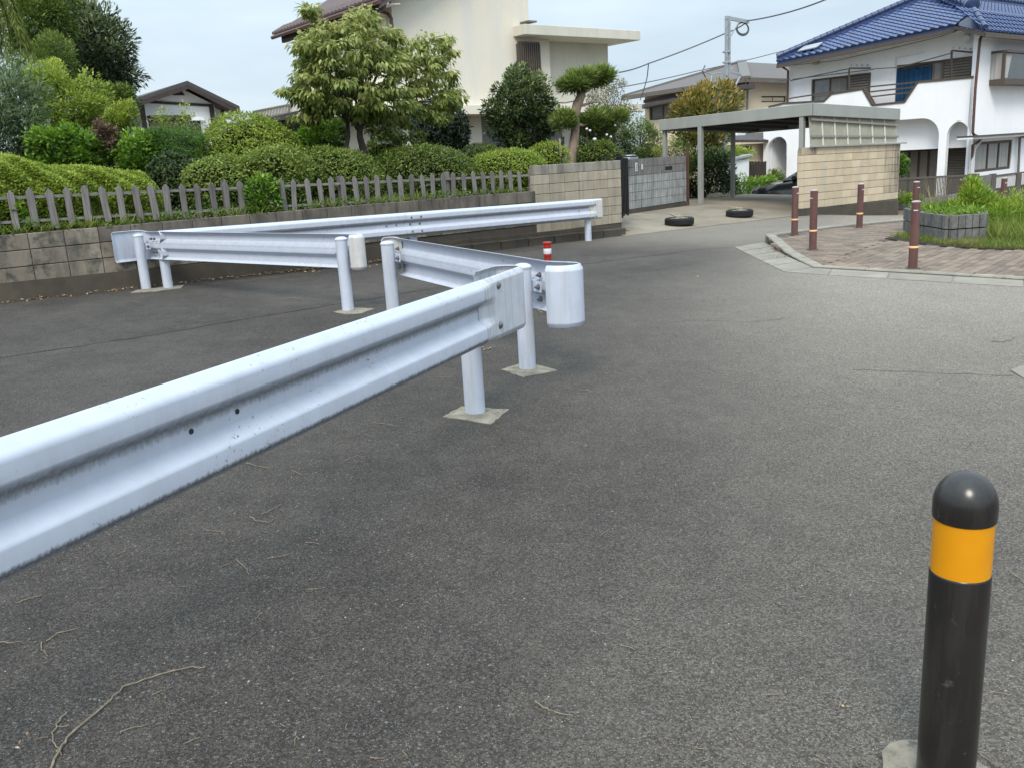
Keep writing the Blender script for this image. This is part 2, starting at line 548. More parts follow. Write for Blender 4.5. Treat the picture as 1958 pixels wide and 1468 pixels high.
m['red'] = MAT('delineator_red', (.36, .020, .010), (.26, .015, .009), 8, .4)
m['tyre'] = MAT('tyre_rubber', (.010, .010, .010), (.016, .0155, .015), 12, .8, .3, 80)
m['rim'] = MAT('steel_rim', (.55, .56, .56), (.42, .43, .43), 12, .5, metal=.3)
m['plank'] = MAT('scrap_wood', (.36, .29, .20), (.24, .19, .13), 5, .9, stretch=(6, 40, 40))
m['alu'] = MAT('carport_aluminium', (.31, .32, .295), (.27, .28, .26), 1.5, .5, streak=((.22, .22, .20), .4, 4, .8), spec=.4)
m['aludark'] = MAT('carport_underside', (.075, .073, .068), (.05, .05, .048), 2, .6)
m['panel'] = MAT('translucent_sheet', (.345, .325, .255), (.27, .255, .20), 2.5, .5, streak=((.24, .24, .20), .5, 6, .7))
m['carpaint'] = MAT('car_black_paint', (.010, .011, .013), (.012, .013, .015), 3, .12, spec=.7)
m['carglass'] = GLASS('car_glass', (.02, .045, .035), .05)
m['blackmetal'] = MAT('black_metal', (.012, .012, .013), (.018, .018, .018), 10, .5)
m['galv'] = MAT('galvanised_steel', (.40, .43, .45), (.32, .345, .365), 12, .5, metal=.35)
m['wire'] = MAT('wire_grey', (.13, .13, .135), (.09, .09, .095), 20, .6)
m['beige'] = MAT('stucco_cream', (.72, .665, .555), (.68, .625, .52), 1.2, .92, .25, 160, .002, streak=((.60, .60, .575), .75, 1.7, .22))
m['beiged'] = MAT('stucco_cream_fascia', (.60, .575, .49), (.55, .525, .45), 2, .9, .1, 120, .002, streak=((.45, .43, .36), .4, 4, .5))
m['stone'] = MAT('grey_tile_panel', (.23, .225, .215), (.12, .118, .112), 45, .85, .2, 60)
m['brownroof'] = MAT('brown_roof_edge', (.088, .05, .042), (.06, .036, .03), 6, .6, streak=((.13, .08, .07), .4, 6, 2))
m['mauve'] = MAT('mauve_fascia', (.155, .105, .105), (.135, .09, .09), 3, .6)
m['pipe'] = MAT('brown_pipe', (.105, .052, .04), (.085, .045, .036), 6, .45)
m['winbrown'] = MAT('bronze_frame', (.10, .078, .062), (.08, .062, .05), 8, .5, metal=.2)
m['louvre'] = MAT('bronze_louvre', (.135, .115, .098), (.11, .094, .08), 8, .55)
m['glassd'] = GLASS('window_glass_dark', (.055, .06, .062))
m['glassg'] = GLASS('window_glass_grey', (.16, .165, .165), .12)
m['curtain'] = MAT('pale_curtain', (.27, .255, .235), (.16, .15, .14), 1, .9, stretch=(16, 16, .4))
m['curtainw'] = MAT('white_curtain', (.42, .41, .39), (.26, .255, .245), 1, .9, stretch=(14, 14, .4))
m['blue'] = MAT('blue_curtain', (.012, .075, .17), (.006, .035, .085), 1, .9, stretch=(9, 9, .3))
m['stuccow'] = MAT('stucco_white', (.84, .84, .85), (.80, .80, .815), 1.2, .92, .2, 150, .002, streak=((.62, .63, .64), .2, 2.2, .25))
m['tileblue'] = MAT('glazed_blue_tile', (.031, .058, .160), (.022, .042, .118), 7, .30, rnd=.16, spec=.6)
m['ridgeblue'] = MAT('glazed_blue_ridge', (.024, .045, .125), (.017, .033, .092), 7, .32, spec=.6)
m['slate'] = MAT('brown_slate', (.145, .128, .118), (.105, .094, .088), 9, .8, stretch=(1, 1, 12))
m['darktile'] = MAT('dark_tile', (.072, .062, .062), (.05, .044, .044), 8, .7)
m['darkwood'] = MAT('dark_timber', (.05, .036, .032), (.036, .027, .025), 5, .7)
m['plaster'] = MAT('white_plaster', (.78, .79, .80), (.72, .73, .74), 2, .9)
m['beigeb'] = MAT('stucco_sand', (.62, .52, .375), (.57, .475, .345), 2, .9)
m['fence'] = MAT('bronze_fence', (.10, .085, .072), (.08, .068, .058), 8, .5)
m['fencep'] = MAT('grey_fence_panel', (.15, .145, .13), (.12, .115, .105), 4, .6)
m['planter'] = MAT('split_face_block', (.20, .195, .185), (.115, .112, .108), 14, .92, .7, 55, .012, rnd=.12, streak=((.07, .068, .062), .6, 8, 1.2))
m['bark'] = MAT('bark_dark', (.055, .045, .036), (.03, .025, .02), 12, .95, .8, 40, .01, stretch=(1, 1, .3))
m['barkl'] = MAT('bark_pale', (.30, .225, .17), (.16, .118, .09), 9, .92, .9, 26, .02, stretch=(1, 1, .22))
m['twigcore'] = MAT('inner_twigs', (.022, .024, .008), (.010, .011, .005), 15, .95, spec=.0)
m['twig'] = MAT('dry_twig', (.27, .215, .15), (.13, .10, .07), 40, .85)
m['litter'] = MAT('dry_leaf_litter', (.40, .25, .13), (.20, .12, .065), 50, .9)
L_AZ = LEAF('leaf_azalea', (.07, .122, .013), (.235, .325, .036), (.44, .50, .095), .44)
L_AZ2 = LEAF('leaf_azalea_dark', (.030, .055, .010), (.098, .145, .022), (.21, .265, .042), .3)
L_AZ3 = LEAF('leaf_azalea_olive', (.045, .088, .012), (.16, .225, .036), (.35, .41, .088), .42)
L_DOG = LEAF('leaf_dogwood', (.085, .13, .020), (.265, .32, .082), (.50, .48, .19), .45)
L_CAM = LEAF('leaf_camellia', (.006, .015, .006), (.018, .036, .014), (.055, .085, .035), .1, .35)
L_OSM = LEAF('leaf_osmanthus', (.014, .03, .009), (.062, .10, .03), (.20, .24, .085), .25, .4)
L_POD = LEAF('leaf_podocarpus', (.028, .055, .010), (.105, .165, .03), (.30, .37, .09), .28)
L_BIG = LEAF('leaf_dark_tree', (.012, .025, .009), (.06, .09, .034), (.24, .285, .13), .25)
L_CYP = LEAF('leaf_cypress', (.025, .055, .008), (.085, .14, .02), (.20, .26, .05), .3)
L_PLUM = LEAF('leaf_yellow_green', (.085, .145, .014), (.23, .32, .04), (.43, .48, .09), .4)
L_OLE = LEAF('leaf_oleander', (.035, .07, .032), (.12, .185, .085), (.28, .35, .18), .3)
L_LAU = LEAF('leaf_bright_laurel', (.03, .082, .008), (.105, .215, .02), (.26, .40, .05), .34, .38)
L_MAP = LEAF('leaf_maple', (.02, .065, .01), (.065, .15, .022), (.14, .25, .04), .4)
L_WIL = LEAF('leaf_willow', (.05, .085, .012), (.145, .195, .03), (.30, .33, .07), .35)
L_MAG = LEAF('leaf_magnolia', (.04, .065, .012), (.155, .165, .035), (.40, .27, .07), .25, .4)
L_DKS = LEAF('leaf_shade_shrub', (.010, .022, .006), (.032, .060, .013), (.085, .13, .03), .2)
L_RED = LEAF('leaf_bronze', (.045, .026, .018), (.13, .080, .055), (.24, .16, .115), .25)
L_MYR = LEAF('leaf_crepe_myrtle', (.06, .085, .03), (.19, .20, .11), (.45, .40, .32), .3)
L_GRS = LEAF('leaf_grass', (.05, .095, .014), (.145, .215, .030), (.33, .35, .085), .35)
L_FRN = LEAF('leaf_goldenrod', (.045, .12, .012), (.15, .27, .024), (.36, .42, .055), .4)
L_DRY = LEAF('leaf_dry_grass', (.12, .09, .035), (.27, .22, .09), (.42, .37, .18), .3)

# ================================================================== SETTING: ground, road, drive, garden
def grid_mesh(name, s0, s1, ds, t0, t1, dt, zf, mat, attr=None):
    ss = np.arange(s0, s1 + ds / 2, ds); ts = np.arange(t0, t1 + dt / 2, dt)
    vs = []; at = []
    for t in ts:
        for s in ss:
            p = W3(s, t, 0)
            vs.append((p.x, p.y, zf(s, t)))
            if attr: at.append(attr(p.x, p.y, s, t))
    n = len(ss)
    fs = [(j * n + i, j * n + i + 1, (j + 1) * n + i + 1, (j + 1) * n + i) for j in range(len(ts) - 1) for i in range(n - 1)]
    me = bpy.data.meshes.new(name)
    me.from_pydata(vs, [], fs)
    if attr:
        a = me.attributes.new('wear_sheen', 'FLOAT', 'POINT')
        a.data.foreach_set('value', at)
    for p in me.polygons: p.use_smooth = True
    me.materials.append(mat)
    o = bpy.data.objects.new(name, me)
    COL.objects.link(o)
    return o

gm = MB()
gm.add([(-900, -900, -3.2), (900, -900, -3.2), (900, 900, -3.2), (-900, 900, -3.2)], [(0, 1, 2, 3)])
ground = gm.build('ground', m['soil'])
tag(ground, 'bare earth beyond the plots', 'ground', kind='structure')

def sstep(a, b, x):
    x = min(1, max(0, (x - a) / (b - a)))
    return x * x * (3 - 2 * x)
RAIL_D = Vector((math.sin(.4037), math.cos(.4037)))
RAIL_P = Vector((-.185, 5.0)) + Vector((RAIL_D.y, -RAIL_D.x)) * .1325
def wear_sheen_fn(x, y, s, t):
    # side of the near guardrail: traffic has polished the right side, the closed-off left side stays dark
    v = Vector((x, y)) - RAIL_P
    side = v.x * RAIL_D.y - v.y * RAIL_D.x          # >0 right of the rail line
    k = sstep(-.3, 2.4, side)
    far = sstep(2.5, 12.5, y + .25 * x)  # road pales with distance: glancing sky sheen painted in along with wear
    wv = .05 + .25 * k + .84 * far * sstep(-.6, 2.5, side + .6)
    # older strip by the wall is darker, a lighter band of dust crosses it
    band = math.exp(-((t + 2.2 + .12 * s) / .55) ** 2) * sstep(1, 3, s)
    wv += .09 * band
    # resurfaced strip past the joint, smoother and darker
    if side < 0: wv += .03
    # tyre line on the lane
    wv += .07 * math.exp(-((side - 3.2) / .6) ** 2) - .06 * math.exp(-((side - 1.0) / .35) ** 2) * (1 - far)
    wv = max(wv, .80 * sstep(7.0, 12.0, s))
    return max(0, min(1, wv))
road = grid_mesh('road', -14, 42, .35, -24, .2, .22, lambda s, t: gzs(s, t), m['asphalt'], wear_sheen_fn)
tag(road, kind='structure')

def crack(pts, wd=.010, seed=0, dz=.004):
    rr = random.Random(seed)
    P = [G(*p) for p in pts]
    out = []
    for a, b in zip(P[:-1], P[1:]):
        L = (b - a).length
        n = max(2, int(L / .09))
        nr = Vector((-(b - a).y, (b - a).x, 0)).normalized()
        for i in range(n):
            f = i / n
            out.append(a.lerp(b, f) + nr * rr.uniform(-.022, .022))
    out.append(P[-1])
    mb = MB()
    vs = []
    for i, p in enumerate(out):
        d = (out[min(i + 1, len(out) - 1)] - out[max(i - 1, 0)])
        nr = Vector((-d.y, d.x, 0)).normalized() * wd * rr.uniform(.25, .7)
        for q in (p + nr, p - nr):
            vs.append((q.x, q.y, gz(q.x, q.y) + dz))
    fs = [(2 * i, 2 * i + 1, 2 * i + 3, 2 * i + 2) for i in range(len(out) - 1)]
    mb.add(vs, fs)
    return mb.build('crack', m['crack'], road)
crack([(-60, 694), (120, 667), (300, 640), (470, 610), (590, 591), (735, 568), (800, 557), (930, 536)], .018, 1)
crack([(1075, 512), (1160, 500), (1260, 488), (1345, 477), (1400, 474)], .018, 2)
crack([(1630, 707), (1700, 710), (1790, 713), (1880, 717), (1938, 719)], .006, 3)
crack([(1255, 620), (1330, 612), (1420, 618), (1500, 610)], .006, 4)
crack([(610, 470), (760, 487), (905, 497)], .012, 5)

# --- concrete drive in front of and under the carport
def zdrive(s, t):
    e = gzs(s, -.25)
    return e + .012 + .088 * max(0.0, min(t + .25, 2.6)) + .02 * max(0, t - 2.35) + (.06 * max(0, s - 16) if s > 16 else 0)
def sheet(name, poly, mat, zf, parent=None, sub=.5, thick=.25):
    """polygon (s,t) filled by a clipped grid that follows zf, with a skirt"""
    bm = bmesh.new()
    vs = [bm.verts.new(W3(a, b, 0)) for a, b in poly]
    f = bm.faces.new(vs)
    ss = [p[0] for p in poly]; ts = [p[1] for p in poly]
    for k in np.arange(min(ss) + sub, max(ss), sub):
        bmesh.ops.bisect_plane(bm, geom=bm.verts[:] + bm.edges[:] + bm.faces[:], plane_co=W3(k, 0, 0), plane_no=(BS[0], BS[1], 0))
    for k in np.arange(min(ts) + sub, max(ts), sub):
        bmesh.ops.bisect_plane(bm, geom=bm.verts[:] + bm.edges[:] + bm.faces[:], plane_co=W3(0, k, 0), plane_no=(BT[0], BT[1], 0))
    for v in bm.verts:
        a, b = st(v.co.x, v.co.y)
        v.co.z = zf(a, b)
    bmesh.ops.recalc_face_normals(bm, faces=bm.faces)
    if bm.faces and sum(f.normal.z for f in bm.faces) < 0:
        bmesh.ops.reverse_faces(bm, faces=bm.faces)
    ed = [e for e in bm.edges if len(e.link_faces) == 1]
    ex = bmesh.ops.extrude_edge_only(bm, edges=ed)
    for v in [g for g in ex['geom'] if isinstance(g, bmesh.types.BMVert)]:
        v.co.z -= thick
    bmesh.ops.recalc_face_normals(bm, faces=bm.faces)
    me = bpy.data.meshes.new(name)
    bm.to_mesh(me); bm.free()
    me.materials.append(mat)
    o = bpy.data.objects.new(name, me)
    COL.objects.link(o)
    if parent: o.parent = parent
    return o
drive = sheet('driveway', [(10.3, -.36), (16.3, -.16), (16.35, -.02), (20.6, -.02), (20.6, 4.6), (16.0, 6.5), (12, 6.5), (10.9, .1), (10.3, .1)], m['concrete'], zdrive, sub=.6, thick=.9)
tag(drive, kind='structure')

# --- raised garden behind the retaining wall
GARD = lambda s, t: .84 + .035 * max(0, t) if t < 6 else .84 + .21
gard = sheet('garden_bed', [(-9, .12), (8.45, .12), (8.6, .15), (10.7, .15), (12.6, 3.5), (14, 8.2), (14, 12), (-9, 40), (-26, 40), (-26, .12)], m['soil'], GARD, sub=1.2, thick=.6)
tag(gard, kind='structure')
yard = sheet('yard', [(14.0, 6.6), (20.7, 4.7), (20.7, -.6), (60, -.6), (80, 60), (0, 60), (13, 12)], m['concrete'], lambda s, t: min(.1, gzs(s, 0) + .1), sub=4, thick=.3)
tag(yard, kind='structure')

# ================================================================== RETAINING WALL with footing and blocks
def block_mesh(name, L, H, D, mat, bev=.006):
    mb = MB()
    mb.box(-L / 2, L / 2, -D / 2, D / 2, -H / 2, H / 2)
    return mb.mesh(name, mat, bevel=bev)
wl = thing('retaining_wall', W3(0, 0, 0), 'low concrete block retaining wall below the grey picket fence', 'wall')
TOPZ = lambda s: .925 - .006 * max(0, s - 5)
core = MB()
core.hexa([W3(-6, .012, .1), W3(8.46, .012, -.1), W3(8.46, .14, -.1), W3(-6, .14, .1), W3(-6, .012, TOPZ(-6) - .004), W3(8.46, .012, TOPZ(8.46) - .004), W3(8.46, .14, TOPZ(8.46) - .004), W3(-6, .14, TOPZ(-6) - .004)])
core.build('mortar_core', m['mortar'], wl)
bm_w = block_mesh('wall_block', .391, .188, .15, m['block'])
bm_wd = block_mesh('wall_block_top', .391, .188, .15, m['blockdark'])
for row in range(3):
    for k in range(-14, 21):
        s = .43 + .40 * k + .2
        if s > 8.35: continue
        z = TOPZ(s) - .098 - row * .197
        sl = (TOPZ(s + .2) - TOPZ(s - .2)) / .4
        o = piece('block', bm_wd if row == 0 and s > 1.2 else bm_w, wl, W3(s, .075 + random.uniform(-.003, .003), z), ANG)
        o.rotation_euler = (0, -math.atan(sl), ANG)
ft = MB()
for s0 in np.arange(-6, 10.39, 1.03):
    s1 = min(s0 + 1.03, 10.42)
    zt = lambda s: gzs(s, 0) + (.235 if s < 6 else .20)
    ft.hexa([W3(s0, -.055, gzs(s0, 0) - .3), W3(s1, -.055, gzs(s1, 0) - .3), W3(s1, .13, gzs(s1, 0) - .3), W3(s0, .13, gzs(s0, 0) - .3),
             W3(s0, -.03, zt(s0)), W3(s1, -.03, zt(s1)), W3(s1, .13, zt(s1)), W3(s0, .13, zt(s0))])
ft.build('footing', m['footing'], wl)

# kerb stones along the foot of the wall on the right
ks = thing('edging_kerb', W3(7, -.2, gzs(7, -.2)), 'dark concrete edging stones along the foot of the tall block wall', 'kerb')
kmesh = block_mesh('edging_stone', .585, .15, .17, m['footing'], .012)
for i in range(7):
    s = 6.55 + .60 * i
    piece('edging_stone', kmesh, ks, W3(s, -.155 + random.uniform(-.004, .004), gzs(s, -.15) + .062), ANG)

# taller boundary wall of cream blocks
tw = thing('boundary_wall', W3(9.5, .05, .1), 'tall beige concrete block wall streaked with soot at the right end of the fence', 'wall')
mb = MB(); mb.sbox(8.47, 10.60, .03, .12, -.1, 1.33); mb.build('mortar_core', m['mortar'], tw)
TZ = 1.335
tb = block_mesh('boundary_block', .351, .160, .12, m['tallblock'])
tbt = block_mesh('boundary_block_top', .351, .160, .12, m['tallblocktop'])
for row in range(8):
    for k in range(6):
        s = 8.455 + .358 * (k + .5)
        z = TZ - .083 - row * .1665
        if z < .12: continue
        piece('block', tbt if row == 0 else tb, tw, W3(s, .075 + random.uniform(-.002, .002), z), ANG)

# ================================================================== PICKET FENCE
fn = thing('picket_fence', W3(1, .16, .93), 'weathered grey wooden picket fence on top of the retaining wall', 'fence')
FT = .17
ptop = lambda s: 1.455 - .0215 * s
pm_ = MB()
pw, pd, ph = .080, .016, .47
pm_.prism([(-pw / 2, -pd / 2, -ph), (pw / 2, -pd / 2, -ph), (pw / 2, -pd / 2, -.045), (0, -pd / 2, 0), (-pw / 2, -pd / 2, -.045)], (0, pd, 0))
pick = pm_.mesh('picket', m['wood'], bevel=.002)
s = -5.4
npost = 0
psts = [T(162, 350, FT)[0], T(430, 345, FT)[0], T(652, 335, FT)[0], T(857, 330, FT)[0], T(1018, 325, FT)[0]]
psts = [psts[0] - 1.75 * k for k in (3, 2, 1)] + psts
while s < 8.30:
    o = piece('picket', pick, fn, W3(s, FT - .03, ptop(s) + random.uniform(-.012, .012)), ANG)
    o.rotation_euler = (random.uniform(-.04, .03), random.gauss(0, .028), ANG)
    o.scale = (random.uniform(.9, 1.08), 1, random.uniform(.96, 1.03))
    s += random.uniform(.192, .214)
for ps in psts:
    p = MB(); p.sbox(ps - .035, ps + .035, FT + .026, FT + .09, .75, ptop(ps) + .01)
    p.build('post', m['wood'], fn, bevel=.003)
for dz, hh in ((-.10, .035), (-.385, .032)):
    for a, b in zip(psts[:-1], psts[1:]):
        r_ = MB(); r_.bar(W3(a, FT, ptop(a) + dz), W3(b, FT, ptop(b) + dz), .03, hh)
        r_.build('rail', m['woodlt'], fn)

# ================================================================== GREY RIBBED WALL, gate and fittings
gl, gr = T(1205, 415, 2.2), T(1312, 401, 2.75)
gA, gB = W3(gl[0], 2.2, 0), W3(gr[0], 2.75, 0)
gd = (gB - gA); gL = gd.length; gd = gd.normalized()
gw = thing('ribbed_wall', gA, 'grey ribbed block gate wall with name plate and mail slot', 'wall')
FG = Frame((gA.x, gA.y), (gd.x, gd.y), (gd.y, -gd.x))
gz0, gz1 = FG.px(1205, 401)[1], FG.px(1205, 305)[1]
mb = MB(); mb.fbox(FG, .012, gL - .012, gz0 - .2, gz1 - .004, -.10, -.012); mb.build('mortar_core', m['mortar'], gw)
bh = (gz1 - gz0) / 6
bl = gL / 7
def rib_mesh(name, mat):
    mbb = MB()
    mbb.box(-bl / 2 + .003, bl / 2 - .003, -.05, .04, -bh / 2 + .005, bh / 2 - .005)
    nr = 4
    for i in range(nr):
        x0 = -bl / 2 + .003 + (bl - .006) * i / nr
        mbb.box(x0 + .011, x0 + (bl - .006) / nr - .011, -.075, -.05, -bh / 2 + .005, bh / 2 - .005)
    return mbb.mesh(name, mat)
rb1, rb2 = rib_mesh('ribbed_block', m['greyblock']), rib_mesh('ribbed_block_top', m['greyblockd'])
gang = math.atan2(gd.y, gd.x)
for row in range(6):
    for k in range(7):
        piece('block', rb2 if row > 3 else rb1, gw, FG.p(bl * (k + .5), gz0 + bh * (row + .5), -.06), gang)
mb = MB()
zl, zr = FG.px(1198, 416)[1], FG.px(1314, 402)[1]
mb.hexa([FG.p(-.12, zl - .2, .07), FG.p(gL + .03, zr - .2, .07), FG.p(gL + .03, zr - .2, -.12), FG.p(-.12, zl - .2, -.12),
         FG.p(-.12, gz0 - .002, .06), FG.p(gL + .03, FG.px(1312, 387)[1], .06), FG.p(gL + .03, FG.px(1312, 387)[1], -.12), FG.p(-.12, gz0 - .002, -.12)])
mb.build('footing', m['footing'], gw)
def plate(x0, y0, x1, y1, name, mat, d0, d1, parent=gw):
    a0, a1, z0, z1 = FG.rect(x0, y0, x1, y1, .02)
    q = MB(); q.fbox(FG, a0, a1, z0, z1, d0, d1)
    return q.build(name, mat, parent, bevel=.004)
npl = plate(1215.2, 312, 1219.2, 328, 'name_plate', m['white'], 0, .02)
q = MB()
for yy in (315, 319, 323):
    a0, a1, z0, z1 = FG.rect(1216.4, yy, 1218.2, yy + 2.2, .02)
    q.fbox(FG, a0, a1, z0, z1, .018, .0215)
q.build('lettering', m['blackmetal'], npl)
plate(1226.3, 315, 1229.3, 325, 'doorbell', m['sleeve'], 0, .03)
plate(1234, 315, 1241, 320.5, 'blue_sign', MAT('sign_blue', (.03, .12, .28), (.025, .10, .24), 8, .5), 0, .012)
plate(1273, 318, 1286, 326, 'mail_slot', m['blackmetal'], 0, .016)
# half-round letter box on top of the wall
lb = thing('letter_box', FG.p(.1, gz1, -.05), 'silver half-round letter box behind the gate wall top', 'letter box')
a0, a1, z0, z1 = FG.rect(1200, 298, 1217, 306, -.15)
q = MB()
rad = (a1 - a0) / 2
arc = [(a0 + rad - rad * math.cos(math.pi * i / 12), z0 + (z1 - z0 + .02) * math.sin(math.pi * i / 12)) for i in range(13)]
q.prism([FG.p(a, z, -.10) for a, z in arc], FG.p(0, 0, -.42) - FG.p(0, 0, 0))
q.build('box', m['galv'], lb, smooth=True)
q = MB(); q.fbox(FG, a0 + rad - .03, a0 + rad + .03, gz1 - .4, z0 + .01, -.30, -.22); q.build('stand', m['galv'], lb)
# black folding gate, closed up against its post
gt = thing('folding_gate', W3(10.95, .75, zdrive(10.95, .75)), 'black folding metal gate pushed together beside the tall wall', 'gate')
zb, zt_ = T(1192, 413, .75)[2], T(1192, 303, .75)[2]
sA, sB = T(1185.5, 350, .75)[0], T(1198.5, 350, .75)[0]
for i in range(9):
    s_ = sA + (sB - sA) * (i + .5) / 9
    q = MB(); q.sbox(s_ - .011, s_ + .011, .70 + .03 * (i % 2), .75 + .03 * (i % 2), zb + .03, zt_)
    q.build('bar', m['blackmetal'], gt)
for zz in (zb + .1, (zb + zt_) / 2, zt_ - .06):
    q = MB(); q.sbox(sA, sB, .775, .80, zz, zz + .05); q.build('cross_bar', m['blackmetal'], gt)
q = MB(); q.sbox((sA + sB) / 2 - .04, (sA + sB) / 2 + .04, .81, .89, zb - .05, T(1190, 294, .85)[2]); q.build('post', m['blackmetal'], gt)
q = MB(); q.bar(W3(sA - .45, .80, zt_ + .045), W3(sB + .35, .80, zt_ + .02), .03, .025); q.build('top_rail', m['blackmetal'], gt)
q = MB()
for i in (0, 1): q.lathe(W3(sA + .02 + i * .12, .69, zb + .035), [(.0, -.015), (.035, -.015), (.035, .015), (.0, .015)], 12, axis=(BT[0], BT[1], 0))
q.build('wheel', m['blackmetal'], gt)
# rusty steel post at the wall's right end
rp_ = MB()
pz0, pz1 = FG.px(1312, 404, .05)[1], FG.px(1309, 282, .05)[1]
rp_.fbox(FG, gL + .035, gL + .095, pz0 - .05, pz1, -.02, .04)
tag(rp_.build('steel_post', m['pipe'], at=FG.p(gL + .06, pz0, 0)), 'thin rust brown steel post at the end of the ribbed wall', 'post')

# ================================================================== GUARDRAILS
_B = [(0, .175), (.005, .1742), (.012, .171), (.043, .149), (.0495, .1435), (.0538, .136), (.0555, .127), (.0555, .083), (.0535, .0755), (.048, .069), (.013, .042), (.007, .0355), (.004, .026)]
BEAM = _B + [(a, -b) for a, b in reversed(_B)]
def sweep(path, zc, ws, hs=None, n_side=1, lip=None):
    """path: xy points, zc: beam centre heights, ws: 1 = W profile, 0 = flat"""
    n = len(path)
    vs = []; at = []
    m_ = len(BEAM)
    for i, p in enumerate(path):
        d = (Vector(path[min(i + 1, n - 1)]) - Vector(path[max(i - 1, 0)])).normalized()
        nr = Vector((d.y, -d.x)) * n_side
        for j, (dp, z) in enumerate(BEAM):
            hsc = hs[i] if hs else 1.0
            dep = dp * ws[i] + (1 - ws[i]) * (.030 if abs(z) < .16 else .030 * max(0, (.176 - abs(z)) / .016) ** .5)
            q = Vector(p) + nr * dep
            vs.append((q.x, q.y, zc[i] + z * hsc)); at.append((.175 - z) / .35)
    fs = [(i * m_ + j, i * m_ + j + 1, (i + 1) * m_ + j + 1, (i + 1) * m_ + j) for i in range(n - 1) for j in range(m_ - 1)]
    return vs, fs, at
def rail_part(name, path, zc, ws, mat, parent, n_side=1, hs=None, thick=.005):
    vs, fs, at = sweep(path, zc, ws, hs, n_side)
    off = org(parent)
    me = bpy.data.meshes.new(name)
    me.from_pydata([(a - off.x, b - off.y, c - off.z) for a, b, c in vs], [], fs)
    a = me.attributes.new('prof', 'FLOAT', 'POINT'); a.data.foreach_set('value', at)
    for p in me.polygons: p.use_smooth = True
    me.materials.append(mat)
    o = bpy.data.objects.new(name, me); COL.objects.link(o); o.parent = parent
    ORG[o.name] = off
    md = o.modifiers.new('thickness', 'SOLIDIFY'); md.thickness = thick; md.offset = 0
    wn = o.modifiers.new('flat_faces', 'WEIGHTED_NORMAL'); wn.weight = 80
    return o
def lin(a, b, n): return [Vector(a).lerp(Vector(b), i / (n - 1)) for i in range(n)]
def curl(p, d, side, r, ang, n=12):
    """arc that starts at p heading d and turns towards side (+1 left, -1 right)"""
    p = Vector(p); d = Vector(d).normalized()
    lf = Vector((-d.y, d.x)) * side
    c = p + lf * r
    return [c + (-lf * math.cos(ang * i / n) + d * math.sin(ang * i / n)) * r for i in range(n + 1)]
def guard_post(parent, P, h, r=.060, pad=None, seed=0, down=.1):
    rr = random.Random(seed)
    z0 = gz(P[0], P[1])
    q = MB(); q.lathe((P[0], P[1], z0), [(r, -down), (r, h - .018)], 28)
    po = q.build('post', m['post'], parent, smooth=True)
    q = MB(); q.lathe((P[0], P[1], z0 + h - .020), [(r + .004, 0), (r + .005, .012), (r * .93, .022), (r * .6, .032), (.004, .037)], 28)
    q.build('cap', m['post'], po, smooth=True)
    if pad:
        if isinstance(pad[0], tuple):
            pts = [G(*p) for p in pad]
        c = sum(pts, Vector()) / len(pts)
        ring = []
        for a, b in zip(pts, pts[1:] + pts[:1]):
            for i in range(7):
                v = a.lerp(b, i / 7)
                ring.append(v + Vector((rr.uniform(-.006, .006), rr.uniform(-.006, .006), 0)))
        ring = [Vector((v.x, v.y, gz(v.x, v.y) + .004 + rr.uniform(-.0012, .0012))) for v in ring]
        q = MB()
        cz = Vector((c.x, c.y, gz(c.x, c.y) + .013))
        inner = [cz.lerp(v, .75) + Vector((0, 0, .005)) for v in ring]
        n = len(ring)
        outer = [Vector((v.x, v.y, v.z - .05)) for v in ring]
        q.add(outer + ring + inner + [cz], [(i, (i + 1) % n, n + (i + 1) % n, n + i) for i in range(n)] + [(n + i, n + (i + 1) % n, 2 * n + (i + 1) % n, 2 * n + i) for i in range(n)] + [(2 * n + i, 2 * n + (i + 1) % n, 3 * n) for i in range(n)])
        q.build('footing_pad', m['pad'], parent)
    return po
def bolt(parent, P, nrm, r=.016, h=.012, nut=False):
    q = MB()
    if nut:
        q.lathe(P, [(r * 1.5, 0), (r * 1.5, .004), (r, .004), (r, .02), (r * .5, .02), (r * .5, .034), (.001, .034)], 10, axis=nrm)
    else:
        q.lathe(P, [(r * 1.15, -.002), (r * 1.15, .002), (r * .95, .006), (r * .6, h), (.002, h + .001)], 14, axis=nrm)
    return q.build('bolt', m['bolt'], parent, smooth=not nut)

# --- near guardrail
D_ = RAIL_D.normalized(); Nn = Vector((D_.y, -D_.x))
E_ = G(909, 790)
gr1 = thing('guardrail', E_, 'near white guardrail running in from the left edge with dirt along its groove', 'guardrail')
ztop = lambda p: gz(p[0], p[1]) + .826
base0 = RAIL_P.copy()
def k_at(px):
    lo, hi = -2.0, 3.0
    for _ in range(40):
        k = (lo + hi) / 2
        p = base0 + D_ * k
        d = np.array([p.x, p.y, ztop(p) - .175]) - EYE
        if IW / 2 + FPX * (d @ CX) / (d @ CF) < px: lo = k
        else: hi = k
    return lo
K0, K1 = k_at(912), k_at(990)
pa = base0 - D_ * 7.0
pbm = base0 + D_ * (K0 + .02)
path = lin(pa, pbm, 40)
rail_part('beam', path, [ztop(p) - .175 for p in path], [1] * 40, m['rail'], gr1, 1)
